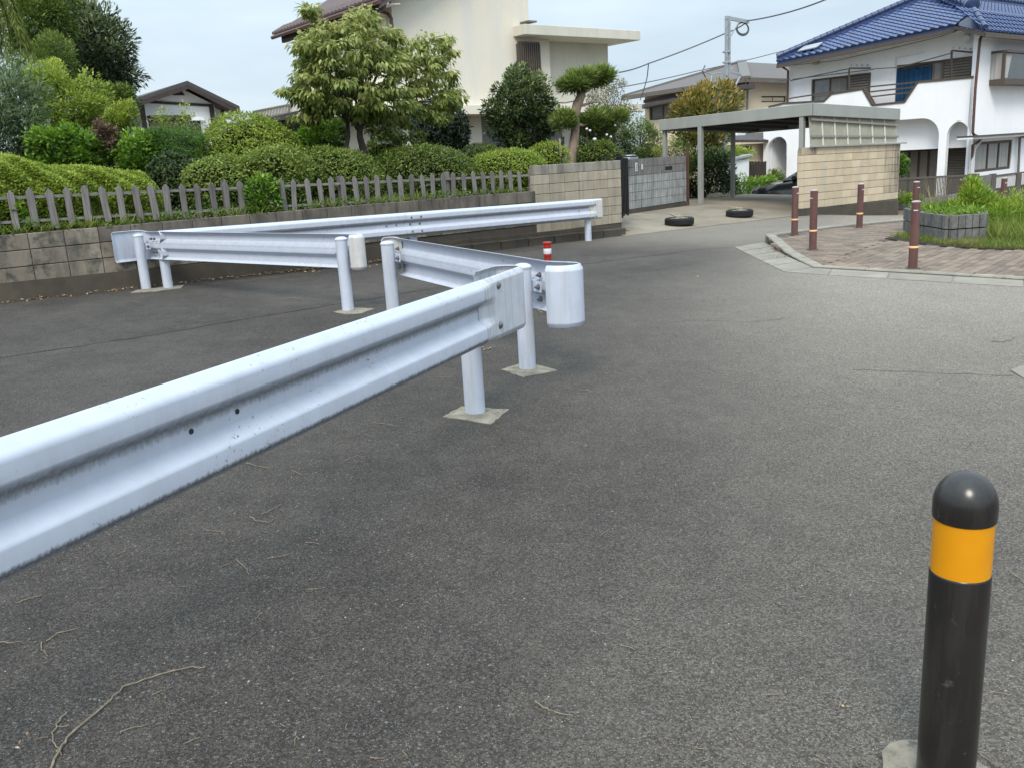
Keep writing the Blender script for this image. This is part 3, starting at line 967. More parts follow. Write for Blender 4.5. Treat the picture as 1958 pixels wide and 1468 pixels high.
# end plate: W edge at the lap, flattens, then curls back round the end
n1 = 16
ep = lin(base0 + D_ * K0 + Nn * .004, base0 + D_ * K1 + Nn * .004, n1)
cu = curl(ep[-1], D_, 1, .075, math.pi * 1.02, 12)
bk = lin(cu[-1], cu[-1] - D_ * .22, 5)
full = ep + cu[1:] + bk[1:]
wts = [max(0, 1 - (i / (n1 * .30))) ** 1.2 for i in range(n1)] + [0] * (len(full) - n1)
hs = [1.0 + .05 * min(1, i / n1) for i in range(len(full))]
sl = rail_part('end_plate', full, [ztop(p) - .175 for p in full], wts, m['plate'], gr1, 1, hs, .006)
for px, py in ((924, 571), (953, 546), (928, 636), (957, 622)):
    # on the front face of the plate
    d = ray(px, py); o2 = base0 + Nn * .0385
    k = (Vector(o2) @ Nn) / (Vector((d[0], d[1])) @ Nn)
    P = Vector(EYE + d * k)
    bolt(sl, P, (Nn.x, Nn.y, 0), .019)
for px, py in ((366, 824), (454, 786)):
    d = ray(px, py); o2 = base0 + Nn * .0085
    k = (Vector(o2) @ Nn) / (Vector((d[0], d[1])) @ Nn)
    P = Vector(EYE + d * k)
    q = MB(); q.lathe(P, [(.009, -.006), (.009, .0015), (.001, .0016)], 16, axis=(Nn.x, Nn.y, 0))
    q.build('bolt_hole', m['crack'], gr1)
guard_post(gr1, E_, .70, .0605, [(848, 797), (882, 777), (973, 783), (938, 811)], 3)
Q_ = Vector((E_.x, E_.y)) - D_ * 4.0
guard_post(gr1, (Q_.x, Q_.y), .76, .0605)

# --- middle right guardrail, seen from behind
Cp, Dp = Vector((-1.10, 8.40)), Vector(G(1009, 706)[:2])
d2 = (Dp - Cp).normalized(); n2 = Vector((-d2.y, d2.x))          # away from the camera
gr2 = thing('guardrail', (Dp.x, Dp.y, gz(Dp.x, Dp.y)), 'white guardrail seen from behind, with a rounded end sleeve, in the middle', 'guardrail')
off2 = n2 * .115
zt2 = lambda p: gz(p[0], p[1]) + .77
b0, b1 = Cp + off2 - d2 * .12, Dp + off2 + d2 * .16
path = lin(b0, b1, 14)
bmr = rail_part('beam', path, [zt2(p) - .175 for p in path], [1] * 14, m['railback'], gr2, -1)
e0 = lin(b1 - d2 * .10 + n2 * .004, b1 + d2 * .33 + n2 * .004, 8)
c1 = curl(e0[-1], d2, -1, .112, math.pi * .93, 16)
t1 = lin(c1[-1], c1[-1] - d2 * .10, 3)
full = e0 + c1[1:]
slv = rail_part('end_sleeve', full, [zt2(p) - .180 for p in full], [max(0, 1 - i / 5) for i in range(len(full))], m['post'], gr2, -1, [1 + .14 * min(1, i / 7) for i in range(len(full))], .007)
c2 = curl(b0 + d2 * .03, -d2, 1, .05, math.pi, 10)
rail_part('end_plate', [b0 + d2 * .10 + n2 * .004] + c2, [zt2(p) - .17 for p in [b0] + c2], [.3] + [0] * len(c2), m['sleeve'], gr2, 1, None, .006)
guard_post(gr2, Cp, .74, .0605)
guard_post(gr2, Dp, .74, .0605, [(959, 707), (1006, 692), (1066, 709), (1000, 722)], 4)
def bracket(parent, P, d, n, zc):
    q = MB()
    a = Vector((P.x, P.y, zc))
    d3, n3 = Vector((d.x, d.y, 0)), Vector((n.x, n.y, 0))
    q.bar(a + n3 * .058, a + n3 * .058 + d3 * .145, .006, .075)
    q.bar(a + n3 * .0, a + n3 * .116, .05, .075)
    br = q.build('bracket', m['post'], parent)
    bolt(br, a + n3 * .055 + d3 * .118, -n3, .014, nut=True)
    bolt(br, a - d3 * .058 - n3 * .01, -d3, .013, nut=True)
for P in (Cp, Dp):
    bracket(gr2, P, d2, n2, zt2(P) - .175)
for f, zz in ((.06, .075), (.06, -.095), (.225, .08), (.225, -.09)):
    P = Dp + off2 + d2 * f
    bolt(gr2, (P.x - n2.x * .01, P.y - n2.y * .01, zt2(P) - .175 + zz), (-n2.x, -n2.y, 0), .014, nut=True)
for f, zz in ((.02, .08), (.02, -.09)):
    P = Cp + off2 + d2 * f
    bolt(gr2, (P.x - n2.x * .01, P.y - n2.y * .01, zt2(P) - .175 + zz), (-n2.x, -n2.y, 0), .014, nut=True)

# --- middle left guardrail, seen from behind
Ap, Bp = Vector(G(280, 553)[:2]), Vector(G(666, 595)[:2])
d3_ = (Bp - Ap).normalized(); n3_ = Vector((-d3_.y, d3_.x))
gr3 = thing('guardrail', (Bp.x, Bp.y, gz(Bp.x, Bp.y)), 'white guardrail seen from behind on the left with cream end plate', 'guardrail')
zt3 = lambda p: gz(p[0], p[1]) + .725 + .05 * ((Vector(p[:2]) - Ap) @ d3_) / (Bp - Ap).length
off3 = n3_ * .115
b0, b1 = Ap + off3 - d3_ * .05, Bp + off3 + d3_ * .16
path = lin(b0, b1, 18)
rail_part('beam', path, [zt3(p) - .175 for p in path], [1] * 18, m['railback'], gr3, -1)
e0 = lin(b0 + d3_ * .10 + n3_ * .004, b0 - d3_ * .03 + n3_ * .004, 5)
c1 = curl(e0[-1], -d3_, 1, .10, math.pi * .5, 8)
full = e0 + c1[1:] + [c1[-1] - n3_ * x for x in (.08, .16, .235)] + [c1[-1] - n3_ * .25 + d3_ * .015]
rail_part('end_sleeve', full, [zt3(p) - .178 for p in full], [max(0, 1 - i / 3) for i in range(len(full))], m['post'], gr3, 1, [1 + .10 * min(1, i / 7) for i in range(len(full))], .007)
c1 = curl(b1 - d3_ * .01 + n3_ * .004, d3_, -1, .045, math.pi, 10)
full = [b1 - d3_ * .08 + n3_ * .004] + c1 + [c1[-1] - d3_ * .035]
ep3 = rail_part('end_plate', full, [zt3(p) - .175 for p in full], [.3] + [0] * (len(full) - 1), m['sleeve'], gr3, -1, None, .008)
q = MB(); pe = c1[5] + d3_ * .007
q.bar((pe.x, pe.y, zt3(pe) - .35), (pe.x, pe.y, zt3(pe) + .001), .008, .02)
q.build('rusty_edge', m['rust'], ep3)
guard_post(gr3, Ap, .69, .0605)
guard_post(gr3, Bp, .745, .0605, [(637, 597), (676, 589), (716, 591), (690, 600), (662, 602)], 5)
for P in (Ap, Bp): bracket(gr3, P, d3_, n3_, zt3(P) - .185)
for P0, f, zz in ((Ap, .12, .085), (Ap, .2, .085), (Ap, .13, -.085), (Ap, .21, -.085), (Bp, .19, .08), (Bp, .19, -.085)):
    P = P0 + off3 + d3_ * f
    bolt(gr3, (P.x - n3_.x * .01, P.y - n3_.y * .01, zt3(P) - .175 + zz), (-n3_.x, -n3_.y, 0), .013, nut=True)

# --- far guardrail along the wall
gr4 = thing('guardrail', W3(5, -.4, gzs(5, -.4)), 'long white guardrail standing along the retaining wall in the background', 'guardrail')
S0, S1 = 1.82, T(1133, 400, -.47)[0]
fp = [W3(s_, -.46, 0).xy for s_ in np.linspace(S0, S1, 24)]
zt4 = lambda p: gz(p[0], p[1]) + .735
rail_part('beam', fp, [zt4(p) - .175 for p in fp], [1] * 24, m['rail'], gr4, 1)
e4 = [W3(s_, -.464, 0).xy for s_ in np.linspace(S1 - .10, T(1150, 400, -.47)[0], 10)]
ep4 = rail_part('end_plate', e4, [zt4(p) - .175 for p in e4], [max(0, 1 - i / 5) for i in range(10)], m['sleeve'], gr4, 1, None, .006)
sj = T(795, 425, -.5)[0]
lp = [W3(s_, -.467, 0).xy for s_ in np.linspace(sj - .18, sj + .18, 4)]
rail_part('lap_joint', lp, [zt4(p) - .175 for p in lp], [1] * 4, m['rail'], gr4, 1)
for ds in (-.085, .085):
    for zz in (.105, 0.0, -.105):
        p = W3(sj + ds, -.47 - (.052 if zz else .004), 0)
        bolt(gr4, (p.x, p.y, zt4(p) - .175 + zz), (-BT[0], -BT[1], 0), .017)
for ds in (-.33, -.5):
    p = W3(sj + ds, -.468, 0); bolt(gr4, (p.x, p.y, zt4(p) - .175), (-BT[0], -BT[1], 0), .012)
for px, py in ((1138, 391), (1128, 402), (1122, 416), (1140, 414), (1107, 404)):
    a = T(px, py, -.50); bolt(ep4, W3(a[0], -.505, a[2]), (-BT[0], -BT[1], 0), .012)
for px, py, h_ in ((322, 551, .60), (1125, 461, .58)):
    guard_post(gr4, G(px, py), h_, .0605)
mp_ = T(789, 440, -.36)
guard_post(gr4, W3(mp_[0], -.36, 0), .6, .0605)

# strip of concrete at the base of the left posts
q = MB()
pts = [G(x, y) for x, y in ((250, 561), (262, 556), (352, 546), (346, 552), (300, 558))]
q.prism([(p.x, p.y, gz(p.x, p.y) + .008) for p in pts], (0, 0, -.05))
q.build('footing_pad', m['pad'], gr3)

# ================================================================== BOLLARDS AND DELINEATOR
BB = G(1806, 1492)
bo = thing('bollard', BB, 'black bollard with a broad yellow reflective band in the foreground', 'bollard')
zz0 = gz(BB.x, BB.y)
rb = .5 * 111 * depth(Vector((BB.x, BB.y, .55))) / FPX
Htop = zat(1852, 893, BB) - zz0 - .01
zy1, zy0 = zat(1848, 1002, BB) - zz0 + .012, zat(1843, 1099, BB) - zz0 + .01
q = MB(); q.lathe(BB, [(rb * .985, -.1), (rb * .985, zy0 - .004), (rb * .965, zy0), (rb * .93, zy0 + .002)], 48); q.build('shaft', m['black'], bo, smooth=True)
q = MB(); q.lathe(BB, [(rb * .955, zy0 - .002), (rb * .955, zy1 + .004)], 48); q.build('reflective_band', m['yellow'], bo, smooth=True)
q = MB()
hd = Htop - zy1
prof = [(rb * .93, zy1), (rb * 1.0, zy1 + .004), (rb * 1.015, zy1 + .012), (rb * 1.015, zy1 + hd * .32)]
prof += [(rb * 1.015 * math.cos(a), zy1 + hd * .32 + hd * .68 * math.sin(a)) for a in np.linspace(.12, 1.54, 14)]
q.lathe(BB, prof, 48); q.build('dome_cap', m['black'], bo, smooth=True)
q = MB()
ring = [(BB.x + .125 * math.cos(a) * random.uniform(.92, 1.08) - .01, BB.y + .125 * math.sin(a) * random.uniform(.92, 1.08) + .015) for a in np.linspace(0, 2 * math.pi, 22)[:-1]]
q.prism([(x, y, gz(x, y) + .01) for x, y in ring], (0, 0, -.05)); q.build('footing_pad', m['pad'], bo)

BROWN = [((1519, 453), 357, 'leftmost brown bollard at the kerb corner of the brick island'), ((1554, 474), 363, 'brown bollard second from left, nearest the lowered kerb corner'),
         ((1643, 439), 351, 'brown bollard in front of the cream block carport wall'), ((1745, 513), 384, 'nearest and largest brown bollard on the brick paving'),
         ((1748, 436), 347, 'brown bollard directly behind the largest one, left of the planter'), ((1836, 418), 343, 'brown bollard behind the leafy planter, partly hidden by weeds'),
         ((1915, 416), 340, 'rightmost brown bollard behind the tall grass')]
def isl_z(x, y):
    """brick island: flush at the dropped kerb in front, a kerb height at the back"""
    a, b = Vector((3.93, 11.10)), Vector((5.60, 9.45))
    n = Vector((-(b - a).y, (b - a).x)).normalized()
    dist = (Vector((x, y)) - a) @ n
    return gz(x, y) + .022 + .105 * sstep(0, 2.9, dist)
for (bx, by), ty, lab in BROWN:
    P = G(bx, by, .10 if by < 500 else .03)
    P.z = isl_z(P.x, P.y)
    b_ = thing('bollard', P, lab, 'bollard', 'brown bollards around the brick island')
    H_ = zat(bx + (4 if by > 500 else 2), ty, P) - P.z
    R_ = .052
    q = MB(); q.lathe(P, [(R_, -.05), (R_, H_ - .02)], 24); q.build('shaft', m['brown'], b_, smooth=True)
    q = MB(); q.lathe((P.x, P.y, P.z + H_ - .02), [(R_ * 1.04, 0), (R_ * 1.04, .006), (R_ * .7, .018), (.003, .022)], 24); q.build('cap', m['bcap'], b_, smooth=True)
    q = MB(); q.lathe((P.x, P.y, P.z + .245 * H_ / .8), [(R_ * 1.02, 0), (R_ * 1.045, .002), (R_ * 1.045, .022), (R_ * 1.02, .024)], 24); q.build('reflective_band', m['orange'], b_, smooth=True)
    fw = Vector((-P.x, -P.y, 0)).normalized()
    sx = Vector((-fw.y, fw.x, 0))
    c_ = Vector((P.x, P.y, P.z + H_ * .86))
    q = MB()
    k_ = {1519: .9, 1554: -.85, 1643: .9, 1745: 0.0}.get(bx, .7)
    dv = (fw * math.cos(k_) + sx * math.sin(k_) * 1)
    sv = Vector((-dv.y, dv.x, 0))
    for e in (-1, 0, 1):
        pass
    q.bar(c_ + dv * R_ * .99 - sv * .024, c_ + dv * R_ * .99 + sv * .024, .008, .011)
    q.build('maker_plate', m['white'], b_)
    if by > 450:
        q = MB(); q.lathe(P, [(R_ * 1.6, 0), (R_ * 1.6, .007), (R_, .009)], 24); q.build('base_ring', m['paversand'], b_)

DP = G(1052, 592)
de = thing('delineator_post', DP, 'red flexible delineator post with white band behind the middle guardrail', 'delineator')
z0 = gz(DP.x, DP.y)
hd = zat(1046, 463, DP) - z0
q = MB(); q.lathe(DP, [(.10, -.01), (.10, .012), (.075, .03), (.045, .04), (.04, .045)], 24); q.build('base', m['red'], de, smooth=True)
q = MB(); q.lathe(DP, [(.036, .04), (.036, hd - .02), (.043, hd - .018), (.043, hd - .004), (.034, hd), (.002, hd)], 20); q.build('pole', m['red'], de, smooth=True)
zw1, zw0 = zat(1046, 475.5, DP) - z0, zat(1046, 486, DP) - z0
for a_, b_ in ((zw0, zw1), (zw0 - .30, zw0 - .22)):
    q = MB(); q.lathe(DP, [(.0375, a_), (.0385, a_ + .002), (.0385, b_ - .002), (.0375, b_)], 20); q.build('reflective_band', m['white'], de, smooth=True)
for a_ in (zw1 + .006, zw0 - .02):
    q = MB(); q.lathe(DP, [(.041, a_), (.041, a_ + .012)], 20); q.build('ring', m['red'], de, smooth=True)

# ================================================================== BRICK ISLAND: kerb, gutter, pavers, planter
def in_poly(x, y, poly):
    c = False
    n = len(poly)
    for i in range(n):
        x1, y1 = poly[i]; x2, y2 = poly[(i + 1) % n]
        if (y1 > y) != (y2 > y) and x < (x2 - x1) * (y - y1) / (y2 - y1) + x1: c = not c
    return c
def surf(px, py, zf, lo=2.0, hi=60.0):
    d = ray(px, py)
    for _ in range(50):
        k = (lo + hi) / 2
        P = EYE + d * k
        if P[2] > zf(P[0], P[1]): lo = k
        else: hi = k
    return Vector(EYE + d * lo)
def proj_px(P):
    d = np.array(P) - EYE
    z = d @ CF
    return IW / 2 + FPX * (d @ CX) / z, IH / 2 - FPX * (d @ CU) / z

isl_px = [(1737, 431), (1577, 447), (1463, 464), (1500, 489), (1554, 513), (1760, 525), (1958, 537), (2150, 549)]
isl_g = [G(*p) for p in isl_px]
back = [Vector((14.5, 12.6, 0)), Vector((13.5, 20.5, 0)), Vector((9.6, 18.2, 0))]
island = thing('brick_island', isl_g[4], 'raised traffic island paved in reddish brown brick with a rounded concrete kerb', 'traffic island')
tag(island, kind='structure')
# bedding
def sheet_xy(name, pts, mat, zf, parent, sub=.5, thick=.15):
    o = sheet(name, [st(p.x, p.y) for p in pts], mat, lambda s, t: zf(*W3(s, t, 0).xy), None, sub, thick)
    o.parent = parent
    if parent: o.location = -org(parent)
    ORG[o.name] = org(parent)
    return o
inner = [p for p in isl_g]
sheet_xy('bedding_sand', inner + back, m['paversand'], lambda x, y: isl_z(x, y) - .012, island, .4)
# kerb stones
def kerbline(pts, wd, ln, zf, parent, mat, name='kerb_stone', base=-.12):
    seg = []
    for a, b in zip(pts[:-1], pts[1:]):
        n = max(1, round((b - a).length / ln))
        for i in range(n): seg.append((a.lerp(b, i / n), a.lerp(b, (i + 1) / n)))
    for i, (a, b) in enumerate(seg):
        da = (b - a).normalized()
        dp = (seg[i - 1][1] - seg[i - 1][0]).normalized() if i else da
        dn = (seg[i + 1][1] - seg[i + 1][0]).normalized() if i < len(seg) - 1 else da
        na = (da + dp).normalized(); nb = (da + dn).normalized()
        ia = Vector((-na.y, na.x, 0)) * wd / max(.5, na @ da); ib = Vector((-nb.y, nb.x, 0)) * wd / max(.5, nb @ da)
        a2, b2 = a + da * .004, b - da * .004
        q = MB()
        P = [a2, b2, b2 + ib, a2 + ia]
        q.hexa([(p.x, p.y, gz(p.x, p.y) + base) for p in P] + [(p.x, p.y, zf(p.x, p.y)) for p in P])
        q.build(name, mat, parent, bevel=.012)
kerbline(isl_g, .15, .62, lambda x, y: isl_z(x, y) + .006, island, m['kerb'])
# gutter slabs, 4 mm proud of the asphalt
go = [G(*p) for p in ((1404, 473.5), (1499, 520.5), (1583, 527), (1958, 550), (2150, 562))]
gi = [G(*p) for p in ((1461, 464.5), (1554, 513.6), (1590, 516), (1958, 537.6), (2150, 549.5))]
gt_ = thing('gutter', go[1], 'pale concrete gutter slabs along the kerb of the brick island', 'gutter')
tag(gt_, kind='structure')
for a, b, c, d in zip(go[:-1], go[1:], gi[:-1], gi[1:]):
    n = max(1, round((b - a).length / .6))
    for i in range(n):
        f0, f1 = i / n + .006, (i + 1) / n - .006
        P = [a.lerp(b, f0), a.lerp(b, f1), c.lerp(d, f1), c.lerp(d, f0)]
        q = MB(); q.hexa([(p.x, p.y, gz(p.x, p.y) - .05) for p in P] + [(p.x, p.y, gz(p.x, p.y) + .007) for p in P])
        q.build('gutter_slab', m['gutter'], gt_)
# corner of another gutter that just enters the frame on the right
P = [G(*p) for p in ((1932, 709), (1985, 690), (2060, 715), (1985, 742))]
q = MB(); q.hexa([(p.x, p.y, gz(p.x, p.y) - .05) for p in P] + [(p.x, p.y, gz(p.x, p.y) + .008) for p in P])
tag(q.build('gutter_corner', m['gutter'], at=P[0]), kind='structure')

# pavers
pav_poly = [(1482, 456), (1577, 440), (1737, 424), (1745, 444), (1692, 458), (1785, 471), (1870, 477), (1958, 479), (2070, 484), (2070, 537), (1958, 530.5), (1590, 508), (1570, 505), (1520, 489), (1484, 468)]
def paver_rot(x, y, ang):
    e = .2
    gx_ = (isl_z(x + e, y) - isl_z(x - e, y)) / (2 * e); gy_ = (isl_z(x, y + e) - isl_z(x, y - e)) / (2 * e)
    n = Vector((-gx_, -gy_, 1)).normalized()
    q_ = Vector((0, 0, 1)).rotation_difference(n)
    return (q_.to_matrix().to_4x4() @ Matrix.Rotation(ang, 4, 'Z')).to_euler()
e1 = (G(1857, 473) - G(1700, 516)); ang1 = math.atan2(e1.y, e1.x)
ang0 = ang1 + math.pi / 2
cand = []
LP, WP = .205, .104
for zone, ang in ((1, ang0), (2, ang1)):
    ca, sa = math.cos(ang), math.sin(ang)
    o_ = Vector((5.0, 11.5))
    for j in range(-70, 90):
        for i in range(-40, 45):
            u = (i + (.5 if j % 2 else 0)) * LP; v = j * WP
            x, y = o_.x + ca * u - sa * v, o_.y + sa * u + ca * v
            if y < 7: continue
            P = Vector((x, y, isl_z(x, y)))
            px, py = proj_px(P)
            if not in_poly(px, py, pav_poly): continue
            # boundary between the two laying patterns
            sd_ = (1697 - 1577) * (py - 509) - (459 - 509) * (px - 1577)
            if (sd_ < 0) != (zone == 1): continue
            cand.append((P.length, P, ang))
cand.sort(key=lambda a: a[0])
pmesh = block_mesh('paver', LP - .007, .05, WP - .007, m['paver'], .003)
rest = MB()
hb = [(-1, -1), (1, -1), (1, 1), (-1, 1)]
for k, (dd, P, ang) in enumerate(cand):
    jz = random.uniform(-.0025, .0025)
    if k < 300:
        piece('paver', pmesh, island, P + Vector((0, 0, jz - .025)), rot=paver_rot(P.x, P.y, ang))
    else:
        ca, sa = math.cos(ang), math.sin(ang)
        c4 = []
        for ax_, ay_ in hb:
            x = P.x + ca * ax_ * (LP - .007) / 2 - sa * ay_ * (WP - .007) / 2
            y = P.y + sa * ax_ * (LP - .007) / 2 + ca * ay_ * (WP - .007) / 2
            c4.append((x, y, isl_z(x, y) + jz))
        rest.add([(x, y, z - .03) for x, y, z in c4] + c4, [(4, 5, 6, 7), (0, 1, 5, 4), (1, 2, 6, 5), (2, 3, 7, 6), (3, 0, 4, 7)])
N = NT('brick_paver_field')
ge = N.n('NewGeometry')
c_ = N.mix(N.noise(5, 5, .6, N.pos(), .3, .7), (.208, .157, .117), (.148, .113, .087))
hs_ = N.n('HueSaturation'); N.l(c_, hs_.inputs['Color'])
N.l(N.math('ADD', N.math('MULTIPLY', ge.outputs['Random Per Island'], .48), .76), hs_.inputs['Value'])
c_ = N.mix(N.math('MULTIPLY', N.noise(2.4, 6, .7, N.pos(), .55, .67), .75), hs_.outputs['Color'], (.13, .105, .085))
N.l(c_, N.b.inputs['Base Color']); N.b.inputs['Roughness'].default_value = .88
tag(rest.build('paver_field', N.m, island, fix=False), kind='stuff')

# soil strip under the grass
gs = [surf(x, y, isl_z) for x, y in ((1692, 457), (1785, 470), (1870, 476), (1958, 478), (2070, 483))]
sheet_xy('soil_strip', gs + [Vector((13.5, 13.2, 0)), Vector((12.8, 19.5, 0)), Vector((9.5, 17.5, 0)), surf(1742, 447, isl_z)], m['soil'], lambda x, y: isl_z(x, y) + .006, island, .5)

# planter of split-face blocks
pp = [surf(x, y, isl_z) for x, y in ((1757, 452), (1812, 463), (1880, 458))]
pp = [pp[0] + Vector((.25, 1.0, 0))] + pp + [pp[2] + Vector((.30, .60, 0)), pp[2] + Vector((.25, 1.5, 0))]
pl = thing('planter', pp[2], 'low planter of dark split-face concrete blocks overgrown with weeds', 'planter')
ph_ = .185
for a, b in zip(pp[:-1], pp[1:]):
    a, b = Vector((a.x, a.y, 0)), Vector((b.x, b.y, 0))
    L_ = (b - a).length; n = max(1, round(L_ / .112)); d_ = (b - a).normalized()
    nn = Vector((d_.y, -d_.x, 0))
    for i in range(n):
        for row in range(2):
            c = a.lerp(b, (i + .5) / n)
            z0 = isl_z(c.x, c.y) - .02 + row * (ph_ + .012)
            w_ = L_ / n - .008
            q = MB()
            jj = random.uniform(0, .012)
            q.hexa([c - d_ * w_ / 2 - nn * .05 + Vector((0, 0, z0)), c + d_ * w_ / 2 - nn * .05 + Vector((0, 0, z0)), c + d_ * w_ / 2 * .9 + nn * (.04 + jj) + Vector((0, 0, z0 + .004)), c - d_ * w_ / 2 * .9 + nn * (.04 + jj) + Vector((0, 0, z0 + .004)),
                    c - d_ * w_ / 2 - nn * .05 + Vector((0, 0, z0 + ph_)), c + d_ * w_ / 2 - nn * .05 + Vector((0, 0, z0 + ph_)), c + d_ * w_ / 2 * .9 + nn * (.04 + jj) + Vector((0, 0, z0 + ph_ - .003)), c - d_ * w_ / 2 * .9 + nn * (.04 + jj) + Vector((0, 0, z0 + ph_ - .003))])
            q.build('block', m['planter'], pl)
q = MB()
q.prism([(p.x, p.y, isl_z(p.x, p.y) + .02) for p in pp], (0, 0, .33)); q.build('soil_fill', m['soil'], pl)
q = MB()
q.prism([(p.x + (pp[4] - p).normalized().x * -.015, p.y + (pp[4] - p).normalized().y * -.015, isl_z(pp[2].x, pp[2].y) + 2 * ph_ - .06) for p in pp], (0, 0, .004)); q.build('inner_core', m['soil'], pl)

# ================================================================== CARPORT and its block wall
CS0, CS1, CT0, CT1 = 16.25, 20.05, -.35, 4.15
zc1 = 2.30; zc0 = 2.03
cpn = thing('carport', W3(CS0, CT0, zdrive(16.3, 0)), 'flat-roofed grey aluminium carport with broad fascia and slim posts', 'carport')
def czo(s, t): return (t - CT0) / (CT1 - CT0) * -.06 - .16 * (s - CS0) / (CS1 - CS0)
def fascia(a, b, nm='fascia'):
    q = MB()
    (s0, t0), (s1, t1) = a, b
    dx, dt_ = (s1 - s0), (t1 - t0)
    L_ = math.hypot(dx, dt_); ns, ntt = dt_ / L_ * .06, -dx / L_ * .06
    za, zb_ = czo(s0, t0), czo(s1, t1)
    q.hexa([W3(s0, t0, zc0 + za), W3(s1, t1, zc0 + zb_), W3(s1 - ns, t1 - ntt, zc0 + zb_), W3(s0 - ns, t0 - ntt, zc0 + za),
            W3(s0, t0, zc1 + za), W3(s1, t1, zc1 + zb_), W3(s1 - ns, t1 - ntt, zc1 + zb_), W3(s0 - ns, t0 - ntt, zc1 + za)])
    q.build(nm, m['alu'], cpn, bevel=.008)
fascia((CS0, CT1), (CS0, CT0)); fascia((CS0 + .002, CT0), (CS1, CT0)); fascia((CS1, CT0 + .002), (CS1, CT1)); fascia((CS1 - .002, CT1), (CS0 + .002, CT1))
q = MB()
def zq(s, t, z): return W3(s, t, z + czo(s, t))
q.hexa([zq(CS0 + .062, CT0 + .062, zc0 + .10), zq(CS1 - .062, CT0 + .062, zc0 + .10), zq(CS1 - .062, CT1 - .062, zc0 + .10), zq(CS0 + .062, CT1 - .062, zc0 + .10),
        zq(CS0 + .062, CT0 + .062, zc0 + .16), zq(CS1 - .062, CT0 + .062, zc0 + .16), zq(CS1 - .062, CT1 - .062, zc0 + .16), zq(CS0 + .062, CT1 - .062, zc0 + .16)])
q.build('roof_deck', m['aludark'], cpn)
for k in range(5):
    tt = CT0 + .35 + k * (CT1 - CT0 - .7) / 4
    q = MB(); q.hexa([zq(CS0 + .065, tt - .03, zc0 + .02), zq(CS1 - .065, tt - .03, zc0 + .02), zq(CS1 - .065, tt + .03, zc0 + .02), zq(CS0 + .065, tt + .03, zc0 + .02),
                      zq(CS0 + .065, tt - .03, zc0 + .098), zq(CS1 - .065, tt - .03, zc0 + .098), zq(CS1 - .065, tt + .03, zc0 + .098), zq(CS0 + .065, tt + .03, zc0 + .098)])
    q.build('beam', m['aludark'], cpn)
for (px, py, s_, t_, w_) in ((1530, 410, 16.32, None, .105), (1340, 386, 16.3, None, .11), (1273, 386, 16.38, None, .1), (1401, 370, None, 4.02, .10)):
    a = Sp(px, py, s_) if s_ else T(px, py, t_)
    q = MB(); q.sbox(a[0] - w_ / 2, a[0] + w_ / 2, a[1] - w_ / 2, a[1] + w_ / 2, zdrive(a[0], a[1]) - .3, zc0 + .1 + czo(a[0], a[1]))
    q.build('post', m['alu'], cpn, bevel=.006)
# clear corrugated side sheet in seven lengths, with cover strips
FP = frame_t(-.29)
xs_ = np.linspace(1549, 1716, 8)
for i in range(7):
    a0, a1 = FP.px(xs_[i], 240)[0], FP.px(xs_[i + 1], 240)[0]
    zt_a = zc0 + czo(a0, CT0) + .01; zt_b = zc0 + czo(a1, CT0) + .01
    zb_a, zb_b = FP.px(1552, 280)[1], FP.px(1718, 272)[1]
    za_ = zb_a + (zb_b - zb_a) * i / 7; zb2 = zb_a + (zb_b - zb_a) * (i + 1) / 7
    q = MB()
    nn_ = 8
    vs = []
    for k in range(nn_ + 1):
        f = k / nn_
        a = a0 + (a1 - a0) * f; dd = .004 * math.cos(f * math.pi * 4)
        vs += [FP.p(a, za_ + (zb2 - za_) * f, dd + .01), FP.p(a, zt_a + (zt_b - zt_a) * f, dd - .05)]
    q.add(vs, [(2 * k, 2 * k + 2, 2 * k + 3, 2 * k + 1) for k in range(nn_)])
    q.build('panel', m['panel'], cpn, smooth=False, fix=False)
    if i:
        q = MB(); q.bar(FP.p(a0, za_, .03), FP.p(a0, zt_a, -.03), .035, .012); q.build('cover_strip', MAT('cover_strip_%d' % i, (.52, .53, .46), (.45, .46, .40), 3, .5), cpn)
for yy0, yy1 in ((229, 240), (261.5, 262)):
    q = MB(); a, b = FP.px(1551, yy0), FP.px(1717, yy1)
    q.bar(FP.p(a[0], a[1], .012), FP.p(b[0], b[1], .012), .025, .045); q.build('purlin', MAT('purlin_%d' % int(yy0), (.25, .235, .195), (.2, .19, .16), 9, .7), cpn)
q = MB(); a, b = FP.px(1549, 281), FP.px(1731, 274)
q.bar(FP.p(a[0], a[1], .02), FP.p(b[0], b[1], .02), .05, .035); q.build('bottom_rail', m['alu'], cpn)

